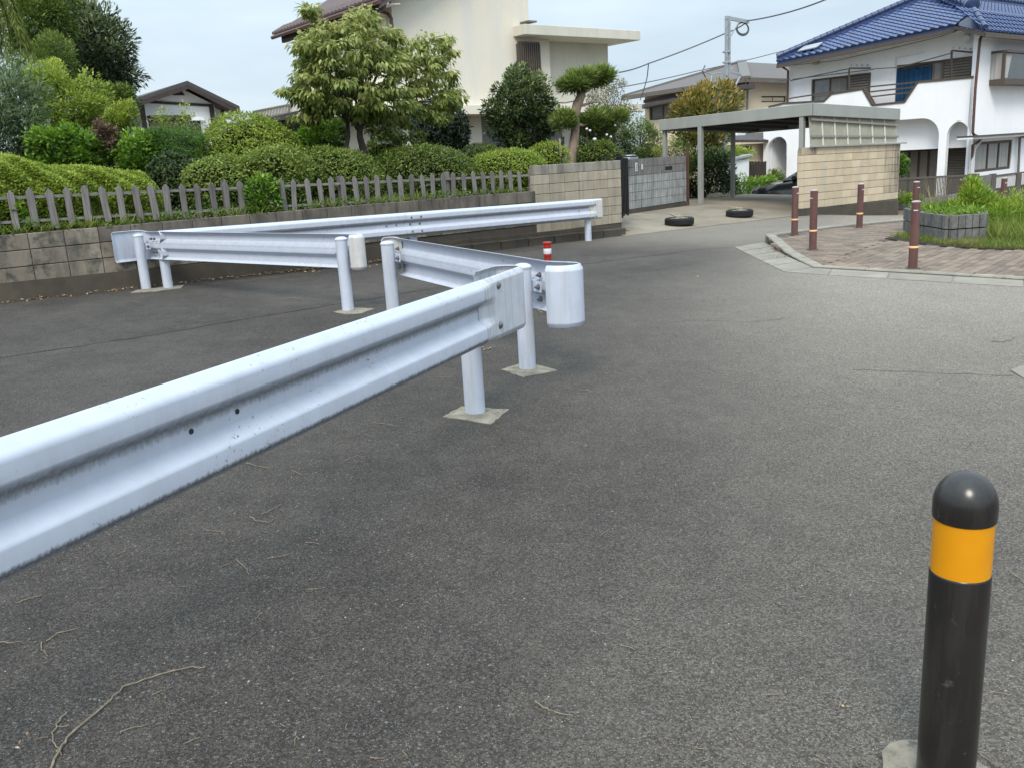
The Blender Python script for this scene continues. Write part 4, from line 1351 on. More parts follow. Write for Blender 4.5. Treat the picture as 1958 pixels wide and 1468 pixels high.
cw = thing('carport_wall', W3(16.1, -.27, gzs(16.1, -.3)), 'cream concrete block wall under the side of the carport', 'wall')
FW = frame_t(-.27)
xj = [190, 350, 447, 543, 640, 730, 820, 910, 998, 1080, 1165, 1242]
aj = [FW.px(1500 + x / 5.646, 320)[0] for x in xj]
pitch = (FW.px(1560, 293.1)[1] - FW.px(1560, 380.8)[1]) / 6
ztopw = FW.px(1560, 293.1)[1] + pitch * .82
zr_ = lambda a, row: ztopw - row * pitch - .012 * (a - aj[0])
aR = aj[-1]
q = MB(); q.fbox(FW, aj[0] + .01, aR - .01, -.7, ztopw - .06, -.13, -.012); q.build('mortar_core', m['mortarl'], cw)
slopeb = (FW.px(1709, 384)[1] - FW.px(1545, 397)[1]) / (FW.px(1709, 384)[0] - FW.px(1545, 397)[0])
for row in range(8):
    for k in range(11):
        a0, a1 = aj[k] + .005, aj[k + 1] - .005
        zt_ = zr_((a0 + a1) / 2, row) - .005; zb_ = zt_ - pitch + .010
        if row == 0: zt_ += .0
        zfoot = FW.px(1545, 397)[1] + slopeb * (a0 - aj[0])
        if zb_ < zfoot - .12: continue
        zb_ = max(zb_, zfoot - .02)
        if zt_ - zb_ < .05: continue
        mt = m['creamblockd'] if (k >= 9 and row < 7) or (row == 0 and k == 0) else m['creamblock']
        q = MB(); q.fbox(FW, a0, a1, zb_, zt_, -.12, random.uniform(-.001, .001))
        q.build('block', mt, cw, bevel=.004)
q = MB()
zf0, zf1 = FW.px(1545, 397)[1], FW.px(1709, 384)[1]
q.hexa([FW.p(aj[0] - .02, -.8, .03), FW.p(aR + .01, -1.2, .03), FW.p(aR + .01, -1.2, -.14), FW.p(aj[0] - .02, -.8, -.14),
        FW.p(aj[0] - .02, zf0 - .01, .02), FW.p(aR + .01, zf1 - .01, .02), FW.p(aR + .01, zf1 - .01, -.14), FW.p(aj[0] - .02, zf0 - .01, -.14)])
q.build('footing', m['footing'], cw)

# low wall and railing in front of the white house
FL = frame_t(.25)
rl = thing('railing', FL.p(22, gzs(22, 0), 0), 'dark bronze vertical bar railing in front of the white house', 'railing')
a0 = FL.px(1717, 360)[0]; a1 = FL.px(1853, 350)[0]
zt0, zt1 = FL.px(1717, 343)[1], FL.px(1853, 336)[1]
zb0, zb1 = FL.px(1717, 380)[1], FL.px(1853, 377)[1]
q = MB(); q.bar(FL.p(a0, zt0, 0), FL.p(a1, zt1, 0), .05, .05); q.build('top_rail', m['fence'], rl)
q = MB(); q.bar(FL.p(a0, zb0, 0), FL.p(a1, zb1, 0), .05, .05); q.build('bottom_rail', m['fence'], rl)
nb = 46
for i in range(nb):
    f = (i + .5) / nb
    q = MB(); q.bar(FL.p(a0 + (a1 - a0) * f, zb0 + (zb1 - zb0) * f, 0), FL.p(a0 + (a1 - a0) * f, zt0 + (zt1 - zt0) * f, 0), .022, .016)
    q.build('bar', m['fence'], rl)
lw = thing('low_wall', FL.p(a0, gzs(22, 0), 0), 'low dark block wall carrying the railing beside the carport', 'wall')
zlo = min(zb0, zb1) - 1.0
lbm = block_mesh('low_block', .39, .19, .12, m['planter'], .006)
q = MB(); q.fbox(FL, a0 - .1, a1 + 12, zlo, zb0 - .10, -.05, .04); q.build('mortar_core', m['mortar'], lw)
for row in range(5):
    for k in range(14):
        piece('block', lbm, lw, FL.p(a0 + .1 + k * .4, zb0 - .19 - row * .2, .01), ANG)
# sheet metal gate panels and pale bar fence further right
gp_ = thing('fence_panels', FL.p(a1, 0, 0), 'grey metal gate panel and pale bar fence right of the railing', 'fence')
def frect(x0, y0, x1, y1, d=0.0): return FL.rect(x0, y0, x1, y1, d)
r_ = frect(1867, 336, 1894, 376); q = MB(); q.fbox(FL, *r_, -.03, .03); q.build('gate_panel', m['fencep'], gp_, bevel=.006)
for x in (1857, 1864, 1897, 1945, 1962):
    r_ = frect(x - 4, 333, x + 4, 378); q = MB(); q.fbox(FL, *r_, -.05, .05); q.build('post', m['fence'], gp_)
r_ = frect(1899, 331, 1980, 334); q = MB(); q.fbox(FL, *r_, -.03, .03); q.build('top_rail', m['fence'], gp_)
for i in range(22):
    x = 1901 + i * 3.4
    r_ = frect(x, 335, x + 2.0, 374); q = MB(); q.fbox(FL, *r_, -.01, .01); q.build('bar', MAT('pale_bar', (.5, .5, .48)) if i == 0 else bpy.data.materials['pale_bar'], gp_)

# ================================================================== TYRES
def tyre(px, py, lab, rot):
    zf = lambda x, y: zdrive(*st(x, y))
    P = surf(px, py, zf); P.z = zf(P.x, P.y)
    t_ = thing('tyre', P, lab, 'tyre', 'tyres lying on the drive')
    R, wv = .30, .155
    prof = [(.19, 0.02), (.225, .004), (.265, 0), (.287, .012), (R, .035), (R, .055), (R - .008, .058), (R - .008, .064), (R, .067), (R, .09), (R - .008, .093), (R - .008, .099), (R, .102), (R, .122), (.287, wv - .012), (.265, wv), (.225, wv - .004), (.192, wv - .022)]
    q = MB(); q.lathe(P, prof, 40); q.f = [f for f in q.f if len(f) == 4]; q.build('tread', m['tyre'], t_, smooth=True)
    q = MB(); q.lathe(P, [(.195, .02), (.195, wv - .02), (.188, wv - .015), (.18, wv - .03), (.17, wv - .05), (.10, wv - .055), (.09, wv - .035), (.05, wv - .035), (.002, wv - .04)], 32)
    q.build('rim', m['rim'], t_, smooth=True)
    for i in range(3):
        a = rot + i * 1.1
        c = P + Vector((math.cos(a) * .05 * i, math.sin(a) * .05 * i, wv + .015 + .012 * i))
        dv = Vector((math.cos(rot + i * .6), math.sin(rot + i * .6), .08)) * (.13 + .03 * i)
        q = MB(); q.bar(c - dv, c + dv, .05, .025); q.build('wood_scrap', m['plank'], t_)
    return t_
tyre(1299, 431, 'flat tyre with rim and wood scraps nearer the tall block wall', .5)
tyre(1414, 415, 'flat tyre with rim and a tilted stick nearer the carport', 1.0)

# ================================================================== CAR
wc = Vector(EYE + ray(1484, 387) * (27.2 / 1.0))
nose = Vector((-.93, .36, 0)).normalized()
left = Vector((-nose.y, nose.x, 0))
zg = wc.z - .30
orgc = Vector((wc.x, wc.y, zg)) - nose * 1.3 - left * .78          # car centre on the ground
car = thing('car', orgc, 'black car parked behind the carport with only its bonnet showing', 'car')
def cp(x, y, z): return orgc + nose * x + left * y + Vector((0, 0, z))
sec = [(2.12, .35, .55, .62), (2.05, .28, .66, .74), (1.75, .24, .78, .82), (1.25, .22, .88, .85), (.85, .22, .94, .86), (0, .22, .98, .86), (-1.2, .22, 1.0, .86), (-1.8, .25, 1.0, .82), (-2.1, .32, .9, .74)]
q = MB(); vs = []; n_ = 10
for x, zl, zh, hw in sec:
    for y, z in ((-hw * .8, zl), (-hw, zl + .15), (-hw, zh - .15), (-hw * .93, zh - .03), (-hw * .4, zh + .015), (hw * .4, zh + .015), (hw * .93, zh - .03), (hw, zh - .15), (hw, zl + .15), (hw * .8, zl)):
        vs.append(cp(x, y, z))
fs = [(i * n_ + j, i * n_ + (j + 1) % n_, (i + 1) * n_ + (j + 1) % n_, (i + 1) * n_ + j) for i in range(len(sec) - 1) for j in range(n_)]
fs += [tuple(range(n_)), tuple(range(len(vs) - 1, len(vs) - n_ - 1, -1))]
q.add(vs, fs); body = q.build('body', m['carpaint'], car, smooth=True)
q = MB()
gh = [(1.15, .93, .78, .93), (.30, .97, .70, 1.42), (-.3, .98, .66, 1.50), (-1.3, .98, .66, 1.47), (-1.95, .98, .72, 1.0)]
vs = []
for x, zl, hw, zh in gh:
    vs += [cp(x, -.80, zl), cp(x, -hw * .86, zh), cp(x, hw * .86, zh), cp(x, .80, zl)]
q.add(vs, [(i * 4 + j, i * 4 + (j + 1) % 4, i * 4 + 4 + (j + 1) % 4, i * 4 + 4 + j) for i in range(4) for j in range(4)] + [(0, 1, 2, 3), (19, 18, 17, 16)])
q.build('cabin', m['carpaint'], car, smooth=False)
q = MB(); q.add([cp(1.10, -.62, .985), cp(1.10, .62, .985), cp(.36, .54, 1.42), cp(.36, -.54, 1.42)], [(0, 1, 2, 3)]); q.build('windscreen', m['carglass'], car)
for sgn in (1, -1):
    q = MB(); q.add([cp(.85, sgn * .805, 1.0), cp(-.15, sgn * .805, 1.02), cp(-.25, sgn * .64, 1.42), cp(.28, sgn * .655, 1.38)], [(0, 1, 2, 3)]); q.build('side_window', m['carglass'], car)
    q = MB(); q.lathe(cp(.78, sgn * .93, 1.03), [(.02, -.10), (.075, -.07), (.085, .03), (.06, .09), (.01, .10)], 12, axis=left); q.build('mirror', m['carpaint'], car, smooth=True)
    q = MB(); q.bar(cp(2.0, sgn * .5, .68), cp(1.85, sgn * .72, .70), .12, .1); q.build('headlight', m['glassg'], car)
    for x in (1.3, -1.3):
        q = MB(); q.lathe(cp(x, sgn * .78, .30), [(.17, -.09), (.27, -.10), (.30, -.07), (.30, .07), (.27, .10), (.17, .09)], 28, axis=left)
        wh = q.build('wheel', m['tyre'], car, smooth=True)
        q = MB(); q.lathe(cp(x, sgn * .78, .30), [(.02, -.06), (.18, -.07), (.18, .07), (.02, .06)], 20, axis=left); q.build('rim', m['rim'], wh)
for zz in (.50, .60):
    q = MB(); q.bar(cp(2.09, -.42, zz), cp(2.09, .42, zz), .03, .035); q.build('grille_bar', m['galv'], car)

# ================================================================== HOUSES: generic pieces
def window(F, r, parent, frame_mat, panes, d=0.0, fw=.05, name='window', sill=None):
    """r=(a0,a1,z0,z1); panes: list of (fraction0, fraction1, material)"""
    a0, a1, z0, z1 = r
    q = MB()
    q.fbox(F, a0, a1, z0, z0 + fw, d - .06, d + .02); q.fbox(F, a0, a1, z1 - fw, z1, d - .06, d + .02)
    q.fbox(F, a0, a0 + fw, z0 + fw, z1 - fw, d - .06, d + .02); q.fbox(F, a1 - fw, a1, z0 + fw, z1 - fw, d - .06, d + .02)
    wd = q.build(name, frame_mat, parent)
    for f0, f1, mt in panes:
        b0, b1 = a0 + fw + (a1 - a0 - 2 * fw) * f0, a0 + fw + (a1 - a0 - 2 * fw) * f1
        q = MB(); q.fbox(F, b0, b1, z0 + fw, z1 - fw, d - .05, d - .03); q.build('pane', mt, wd)
        if f0 > 0:
            q = MB(); q.fbox(F, b0 - fw * .4, b0 + fw * .4, z0 + fw, z1 - fw, d - .055, d + .012); q.build('mullion', frame_mat, wd)
    return wd
def louvre(F, r, parent, d=0.0, pitch=.075, mat=None, name='shutter'):
    a0, a1, z0, z1 = r
    mat = mat or m['louvre']
    q = MB()
    fw = .05
    q.fbox(F, a0, a1, z0, z0 + fw, d - .03, d + .03); q.fbox(F, a0, a1, z1 - fw, z1, d - .03, d + .03)
    q.fbox(F, a0, a0 + fw, z0 + fw, z1 - fw, d - .03, d + .03); q.fbox(F, a1 - fw, a1, z0 + fw, z1 - fw, d - .03, d + .03)
    q.fbox(F, a0 + fw, a1 - fw, z0 + fw, z1 - fw, d - .03, d - .02)
    sh = q.build(name, m['winbrown'], parent)
    z = z0 + fw
    while z < z1 - fw - pitch * .5:
        q = MB()
        q.hexa([F.p(a0 + fw, z, d + .022), F.p(a1 - fw, z, d + .022), F.p(a1 - fw, z, d - .019), F.p(a0 + fw, z, d - .019),
                F.p(a0 + fw, z + pitch * .72, d - .004), F.p(a1 - fw, z + pitch * .72, d - .004), F.p(a1 - fw, z + pitch * .72, d - .019), F.p(a0 + fw, z + pitch * .72, d - .019)])
        q.build('slat', mat, sh)
        z += pitch
    return sh

# ================================================================== CREAM HOUSE behind the garden
TB = 8.0
FB = frame_t(TB)
ch = thing('cream_house', FB.p(12, .9, 0), 'large cream stucco house with brown tiled roof and flat-roofed wing', 'house')
aR1 = FB.px(1011, 30)[0]; aM = FB.px(752, 60)[0]; zl0, zl1 = FB.px(900, 221)[1], FB.px(900, 203)[1]
aE = FB.px(1183, 120)[0]; zfl = FB.px(1110, 62, .5)[1]
# tall gable wall, with a barred window beside it
wr = FB.rect(996, 80, 1034, 142)
zpk = 9.2
zcor = FB.px(752, 12)[1]
q = MB(); q.wall(FB, [(aM, zl1), (aR1, zl1), (aR1, zcor + .55 * (aR1 - aM)), (aM, zcor)], [], .3); q.build('tall_wall', m['beige'], ch)
q = MB(); q.sbox(aR1 - .3, aR1 - .001, TB + .3, TB + 5, zl1, zcor + .5 * (aR1 - aM)); q.build('right_side_wall', m['beige'], ch)
FB2 = frame_t(TB + .10)
q = MB(); q.wall(FB2, [(aR1 + .02, zl1), (FB.px(1056, 120)[0], zl1), (FB.px(1056, 120)[0], zfl + .1), (aR1 + .02, zfl + .1)], [rc(FB2.rect(1016, 84, 1030, 138))], 5); q.build('column_wall', m['stuccow'] if False else m['beige'], ch)
FB3 = frame_t(TB + .45)
q = MB(); q.wall(FB3, [(FB.px(1050, 120)[0], zl1 - .2), (aE, zl1 - .2), (aE, zfl + .1), (FB.px(1050, 120)[0], zfl + .1)], [], 5); q.build('wing_wall', m['beiged'], ch)
# flat roof slab of the wing
q = MB()
aF0, aF1 = FB.px(1003, 55, .5)[0], FB.px(1225, 75, .5)[0]
q.fbox(FB, aF0, aF1, FB.px(1003, 66, .5)[1], FB.px(1003, 46, .5)[1], -4.5, .5); q.build('flat_roof', m['beiged'], ch, bevel=.01)
# floor slab course
q = MB(); q.fbox(FB, FB.px(600, 230, .35)[0], FB.px(1228, 215, .35)[0], zl0, zl1, -3, .35); q.build('floor_slab', m['beige'], ch, bevel=.01)
# ground floor: pale wall and grey tiled panel, set back
FB4 = frame_t(TB + .5)
q = MB(); q.wall(FB4, [(FB4.px(640, 260)[0], .4), (FB4.px(921, 250)[0], .4), (FB4.px(921, 250)[0], zl0), (FB4.px(640, 260)[0], zl0)], [], 4); q.build('ground_floor_wall', m['beige'], ch)
q = MB(); q.fbox(FB4, FB4.px(921, 250)[0] + .002, FB4.px(962, 250)[0], .4, zl0, -3, -.004); q.build('tile_panel', m['stone'], ch)
q = MB(); q.fbox(FB4, FB4.px(962, 250)[0] + .002, FB4.px(1043, 250)[0], .4, zl0, -3, -.3); q.build('entrance_wall', m['darkwood'], ch)
q = MB(); q.fbox(FB4, FB4.px(1043, 250)[0], FB4.px(1075, 250)[0], .4, zl0, -3, -.006); q.build('tile_panel', m['stone'], ch)
q = MB(); q.fbox(FB4, FB4.px(1075, 250)[0] + .002, FB4.px(1200, 250)[0], .4, zl0, -3, -.1); q.build('ground_floor_wall', m['beiged'], ch)
# left side of the house, facing down the garden, with a level eave
FS = frame_s(aM)
tF = FS.px(572, 120)[0]
zE = FS.px(660, 40, .3)[1]
FSe = frame_s(aM - .55)
eN, eF = FSe.px(742, 8), FSe.px(528, 78)
zE = (eN[1] + eF[1]) / 2
wside = FS.rect(588, 112, 625, 152)
q = MB(); q.wall(FS, [(TB + .001, .6), (tF, .6), (tF, zE + .12), (TB + .001, zE + .12)], [rc(wside)], .25); q.build('side_wall', m['beige'], ch)
window(FS, wside, ch, m['winbrown'], [(0, .5, m['glassd']), (.5, 1, m['glassd'])], -.06)
tEf, tEn = eF[0], TB - .55
rise = .55
def eave_p(u, t, dz=0): return W3(aM - .6 + u, t, zE + .10 + rise * u + dz)
rw = (aR1 - aM) + 1.2
q = MB(); q.hexa([eave_p(0, tEn), eave_p(rw, tEn), eave_p(rw, tEf), eave_p(0, tEf), eave_p(0, tEn, .10), eave_p(rw, tEn, .10), eave_p(rw, tEf, .10), eave_p(0, tEf, .10)]); q.build('roof', m['brownroof'], ch)
q = MB(); q.hexa([W3(aM - .52, tEn + .08, zE - .10), W3(aM - .44, tEn + .08, zE - .10), W3(aM - .44, tEf - .3, zE - .10), W3(aM - .52, tEf - .3, zE - .10), W3(aM - .52, tEn + .08, zE + .12), W3(aM - .44, tEn + .08, zE + .15), W3(aM - .44, tEf - .3, zE + .15), W3(aM - .52, tEf - .3, zE + .12)]); q.build('eave_board', m['darkwood'], ch)
q = MB(); q.hexa([W3(aM - .44, tEn + .1, zE + .02), W3(aM - .02, tEn + .1, zE + .06), W3(aM - .02, tEf - .32, zE + .06), W3(aM - .44, tEf - .32, zE + .02), W3(aM - .44, tEn + .1, zE + .05), W3(aM - .02, tEn + .1, zE + .09), W3(aM - .02, tEf - .32, zE + .09), W3(aM - .44, tEf - .32, zE + .05)]); q.build('soffit', m['beiged'], ch)
q = MB(); q.tube([W3(aM - .66, tEn, zE + .08), W3(aM - .66, tEf, zE + .08)], .055, 8); q.build('gutter', m['pipe'], ch, smooth=True)
nt_ = 30
for i in range(nt_):
    t0 = tEn + (tEf - tEn) * i / nt_; t1 = tEn + (tEf - tEn) * (i + .94) / nt_
    q = MB(); q.hexa([eave_p(-.06, t0, .085), eave_p(.35, t0, .085), eave_p(.35, t1, .085), eave_p(-.06, t1, .085), eave_p(-.06, t0, .125), eave_p(.35, t0, .125), eave_p(.35, t1, .165), eave_p(-.06, t1, .165)]); q.build('eave_tile', m['brownroof'], ch)
# front verge: mauve board rising with the roof
z0v = zE - .16
q = MB(); q.prism([FB.p(aM - .62, z0v + .10, .50), FB.p(aR1 + .6, z0v + .10 + rise * (rw - .0), .50), FB.p(aR1 + .6, z0v + .44 + rise * rw, .50), FB.p(aM - .62, z0v + .36, .50)], FB.p(0, 0, -.06) - FB.p(0, 0, 0)); q.build('fascia', m['mauve'], ch)
q = MB(); q.prism([FB.p(aM, zl1, -.003), FB.p(aM, zE + .3, -.003), FB.p(aR1, zE + .3 + rise * (aR1 - aM), -.003), FB.p(aR1, zl1, -.003)], FB.p(0, 0, -.1) - FB.p(0, 0, 0)); q.build('gable_backing', m['beige'], ch)
# downpipe on the side wall near the corner
q = MB()
q.tube([FS.p(*FS.px(x, y, .12), .12) for x, y in ((716, 18), (742, 27), (748, 36), (751, 66), (755, 200))], .045, 8); q.build('downpipe', m['pipe'], ch, smooth=True)
# barred window beside the wing
FBw = frame_t(TB + .06)
bars = thing('window_grille', FBw.p(wr[0], wr[2], .1), 'dark brown barred grille over the small window of the cream house', 'window grille')
a0, a1, z0, z1 = FB.rect(994, 80, 1034, 142, .2)
q = MB(); q.fbox(FB, a0, a1, z1 - .05, z1, .13, .18); q.fbox(FB, a0, a1, z0, z0 + .05, .13, .18); q.build('frame', m['winbrown'], bars)
for i in range(11):
    a = a0 + (a1 - a0) * i / 10
    q = MB(); q.fbox(FB, a - .022, a + .022, z0 + .05, z1 - .05, .135, .175); q.build('bar', m['winbrown'], bars)
q = MB(); q.fbox(FB, a0 + .05, a1 - .02, z0 + .05, z1 - .05, .0, .04); q.build('backing', m['glassd'], bars)
# balcony and low dark roof on the far left
FBL = frame_t(TB + .3)
q = MB(); r_ = FBL.rect(555, 198, 600, 232); q.fbox(FBL, *r_, -2.0, .2); q.build('balcony_pier', m['beiged'], ch)
bal = MB()
pa_, pb_ = FBL.px(484, 215), FBL.px(556, 201)
q = MB(); q.bar(FBL.p(*pa_, 0), FBL.p(*pb_, 0), .05, .05); q.bar(FBL.p(pa_[0], pa_[1] - .45, 0), FBL.p(pb_[0], pb_[1] - .30, 0), .05, .04); rlb = q.build('balcony_rail', m['fencep'], ch)
for i in range(26):
    f = i / 25; a = pa_[0] + (pb_[0] - pa_[0]) * f; z = pa_[1] + (pb_[1] - pa_[1]) * f
    q = MB(); q.bar(FBL.p(a, z - .45 + .15 * f, 0), FBL.p(a, z, 0), .016, .016); q.build('baluster', m['fencep'], rlb)
q = MB()
pa_, pb_ = FBL.px(512, 226, .6), FBL.px(620, 201, .6)
q.prism([FBL.p(pa_[0], pa_[1], .6), FBL.p(pb_[0], pb_[1], .6), FBL.p(pb_[0], pb_[1] - .22, .6), FBL.p(pa_[0], pa_[1] - .09, .6)], FBL.p(0, 0, -3) - FBL.p(0, 0, 0)); q.build('lower_roof', m['darktile'], ch)
q = MB(); r_ = FBL.rect(560, 236, 640, 300); q.fbox(FBL, r_[0], r_[1], .9, r_[3] + .1, -2.2, -.2); q.build('store_wall', m['slate'], ch)
q = MB(); q.fbox(FB, FB.px(995, 44, .02)[0], FB.px(1012, 44, .02)[0], FB.px(1000, 46, .02)[1], FB.px(1000, 43, .02)[1], 0.0, .35); q.fbox(FB, FB.px(990, 68, .02)[0], FB.px(1026, 68, .02)[0], FB.px(1005, 70, .02)[1], FB.px(1005, 67, .02)[1], .15, .25); q.build('flashing', m['fencep'], ch)
q = MB(); q.tube([FB.p(*FB.px(1056, 196, .3), .3), FB.p(*FB.px(1080, 197.5, .3), .3), FB.p(*FB.px(1100, 193, .3), .3)], .02, 6); q.build('cable', m['wire'], ch)

# ================================================================== WHITE AND BROWN GABLED HOUSE, far left
TL = 36.0
FLh = frame_t(TL)
lh = thing('gabled_house', FLh.p(14, 1, 0), 'small white plaster house with dark timber and gable roof', 'house')
ap = FLh.px(348, 158); er = FLh.px(447, 206); 
al = 2 * ap[0] - er[0] - 1.0
zl_ = er[1] - .25
wl_, wr_ = FLh.px(272, 220)[0], FLh.px(412, 220)[0]
q = MB(); q.wall(FLh, [(wl_, .3), (wr_, .3), (wr_, FLh.px(412, 201)[1]), (ap[0], ap[1] - .35), (wl_, FLh.px(272, 201)[1])], [rc(FLh.rect(285, 228, 385, 262))], 4); q.build('front_wall', m['plaster'], lh)
FLb = frame_t(TL + 1.2)
q = MB(); q.wall(FLb, [(wl_ - 2.5, .3), (FLb.px(430, 220)[0], .3), (FLb.px(430, 220)[0], er[1]), (ap[0], ap[1] - .2), (wl_ - 2.5, zl_)], [], 6); q.build('side_wall', m['plaster'], lh)
def slope(F, a0, z0, a1, z1, th, d0, d1, name, mat, parent):
    q = MB(); q.prism([F.p(a0, z0, d1), F.p(a1, z1, d1), F.p(a1, z1 - th, d1), F.p(a0, z0 - th, d1)], F.p(0, 0, d0 - d1) - F.p(0, 0, 0)); return q.build(name, mat, parent)
slope(FLh, er[0], er[1], ap[0], ap[1], .20, -8, .8, 'roof', m['darktile'], lh)
slope(FLh, al - 1.5, er[1] - .35, ap[0] - .001, ap[1], .20, -8, .8, 'roof', m['darktile'], lh)
slope(FLh, er[0] - .1, er[1] - .2, ap[0], ap[1] - .2, .20, .70, .85, 'bargeboard', m['darkwood'], lh)
slope(FLh, al - 1.4, er[1] - .55, ap[0] - .001, ap[1] - .2, .20, .70, .85, 'bargeboard', m['darkwood'], lh)
for k in range(9):
    pass
rz = FLh.rect(285, 194, 402, 199); q = MB(); q.prism([FLh.p(*FLh.px(283, 193), .02), FLh.p(*FLh.px(404, 200), .02), FLh.p(*FLh.px(404, 205), .02), FLh.p(*FLh.px(283, 198), .02)], FLh.p(0, 0, .06) - FLh.p(0, 0, 0)); q.build('tie_beam', m['darkwood'], lh)
for x0, x1 in ((270, 279), (403, 411)):
    r_ = FLh.rect(x0, 200, x1, 262); q = MB(); q.fbox(FLh, r_[0], r_[1], .3, r_[3], .0, .10); q.build('post', m['darkwood'], lh)
r_ = FLh.rect(330, 171, 352, 183); q = MB(); q.prism([FLh.p(r_[0], r_[2], .0), FLh.p(r_[1], r_[2], .0), FLh.p(r_[1] - .1, r_[3] - .15, .0), FLh.p((r_[0] + r_[1]) / 2, r_[3], .0), FLh.p(r_[0] + .1, r_[3] - .15, .0)], FLh.p(0, 0, .06) - FLh.p(0, 0, 0)); q.build('gable_vent', m['darkwood'], lh)
window(FLh, FLh.rect(285, 228, 385, 262), lh, m['winbrown'], [(0, .6, m['curtain']), (.6, 1, m['glassd'])], -.1, .12)
r_ = FLh.rect(281, 222, 357, 228); q = MB(); q.fbox(FLh, *r_, .0, .55); q.build('canopy', m['darkwood'], lh)
r_ = FLh.rect(360, 225, 384, 232); q = MB(); q.fbox(FLh, *r_, .0, .5); q.build('canopy', m['plaster'], lh)
q = MB(); q.tube([FLb.p(*FLb.px(445, 215, .3), .3), FLb.p(*FLb.px(425, 213, .3), .3), FLb.p(*FLb.px(426, 262, .3), .3)], .09, 6); q.build('downpipe', m['darkwood'], lh)

# ================================================================== HOUSE WITH BROWN SLATE ROOF, behind the carport
TK = 14.0
FK = frame_t(TK)
cK = FK.px(1421, 150)
SK = cK[0]
FKs = frame_s(SK)
bh_ = thing('slate_roof_house', W3(SK, TK, 0), 'sand coloured house with brown slate hip roof behind the carport', 'house')
rE = FK.px(1530, 146); lE = FKs.px(1216, 184)
ze = cK[1] - .05
q = MB(); q.wall(FK, [(SK + .15, -.5), (rE[0] + 3, -.5), (rE[0] + 3, ze), (SK + .15, ze)], [rc(FK.rect(1456, 184, 1504, 196)), ], 5); q.build('front_wall', m['beigeb'], bh_)
window(FK, FK.rect(1456, 184, 1504, 196), bh_, m['winbrown'], [(0, .5, m['curtain']), (.5, 1, m['glassg'])], -.1, .06)
hol = [rc(FKs.rect(1241, 199, 1312, 228)), rc(FKs.rect(1413, 182, 1421, 208))]
q = MB(); q.wall(FKs, [(TK + .1, -.5), (lE[0] - .6, -.5), (lE[0] - .6, lE[1] - .05), (TK + .1, ze)], hol[:1], 5); q.build('side_wall', m['beigeb'], bh_)
window(FKs, FKs.rect(1241, 199, 1312, 228), bh_, m['winbrown'], [(0, .33, m['glassg']), (.33, .66, m['curtain']), (.66, 1, m['glassg'])], -.1, .08)
# hip roof
pk = FK.px(1418, 119, -3.5)
pkw = FK.p(pk[0], pk[1], -3.5)
cnr = W3(SK - .5, TK - .5, ze + .02)
lft = W3(SK - .5, lE[0] + .5, lE[1] + .02)
rgt = W3(rE[0] + 4, TK - .5, ze - .05)
pkr = W3(*[*FK.px(1640, 128, -3.5)], 0) if False else FK.p(FK.px(1600, 127, -3.5)[0], pk[1] - .1, -3.5)
q = MB(); q.add([lft, cnr, pkw], [(0, 1, 2)]); q.add([cnr, rgt, pkr, pkw], [(0, 1, 2, 3)]); q.build('roof', m['slate'], bh_, fix=False)
q = MB(); q.bar(cnr + Vector((0, 0, .02)), pkw + Vector((0, 0, .05)), .45, .10); q.build('hip_cap', m['fencep'], bh_)
q = MB(); q.bar(lft + Vector((0, 0, .02)), pkw + Vector((0, 0, .05)), .2, .10); q.build('hip_cap', m['fencep'], bh_)
q = MB(); q.bar(lft - Vector((0, 0, .10)), cnr - Vector((0, 0, .10)), .16, .20); q.bar(cnr - Vector((0, 0, .10)), rgt - Vector((0, 0, .10)), .16, .20); q.build('gutter', m['louvre'], bh_)
q = MB(); q.prism([FKs.p(*FKs.px(1232, 192), .02), FKs.p(*FKs.px(1419, 152), .02), FKs.p(*FKs.px(1419, 163), .02), FKs.p(*FKs.px(1232, 198), .02)], FKs.p(0, 0, .05) - FKs.p(0, 0, 0)); q.build('frieze_board', m['mauve'], bh_)
# lower tiled roof along the side
q = MB(); q.prism([FKs.p(*FKs.px(1215, 203, .8), .8), FKs.p(*FKs.px(1420, 162, .8), .8), FKs.p(*FKs.px(1420, 170, .8), .8), FKs.p(*FKs.px(1215, 209, .8), .8)], FKs.p(0, 0, -.9) - FKs.p(0, 0, 0)); q.build('lower_roof', m['darktile'], bh_)
q = MB(); q.tube([FK.p(*FK.px(1447, 148, .35), .35), FK.p(*FK.px(1430, 158, .2), .2), FK.p(*FK.px(1428, 235, .1), .1)], .05, 7); q.build('downpipe', m['fencep'], bh_)
# low annex in front
FA = frame_t(10.5)
q = MB(); r_ = FA.rect(1385, 276, 1475, 340); q.wall(FA, [(r_[0], -1), (r_[1] + 3, -1), (r_[1] + 3, r_[3]), (r_[0], r_[3])], [rc(FA.rect(1424, 280, 1438, 288))], 2.5); q.build('annex_wall', m['beigeb'], bh_)
window(FA, FA.rect(1424, 280, 1438, 288), bh_, m['winbrown'], [(0, 1, m['glassd'])], -.05, .05)
q = MB(); q.prism([FA.p(*FA.px(1384, 273, .5), .5), FA.p(*FA.px(1480, 273, .5), .5), FA.p(*FA.px(1480, 258, -1.6), -1.6), FA.p(*FA.px(1384, 262, -1.6), -1.6)], (0, 0, .10)); q.build('annex_roof', m['darktile'], bh_)
r_ = FA.rect(1405, 250, 1422, 266, -1.0); q = MB(); q.fbox(FA, *r_, -1.3, -.9); q.build('air_conditioner', m['plaster'], bh_, bevel=.02)
r_ = FK.rect(1406, 250, 1424, 268, .6)
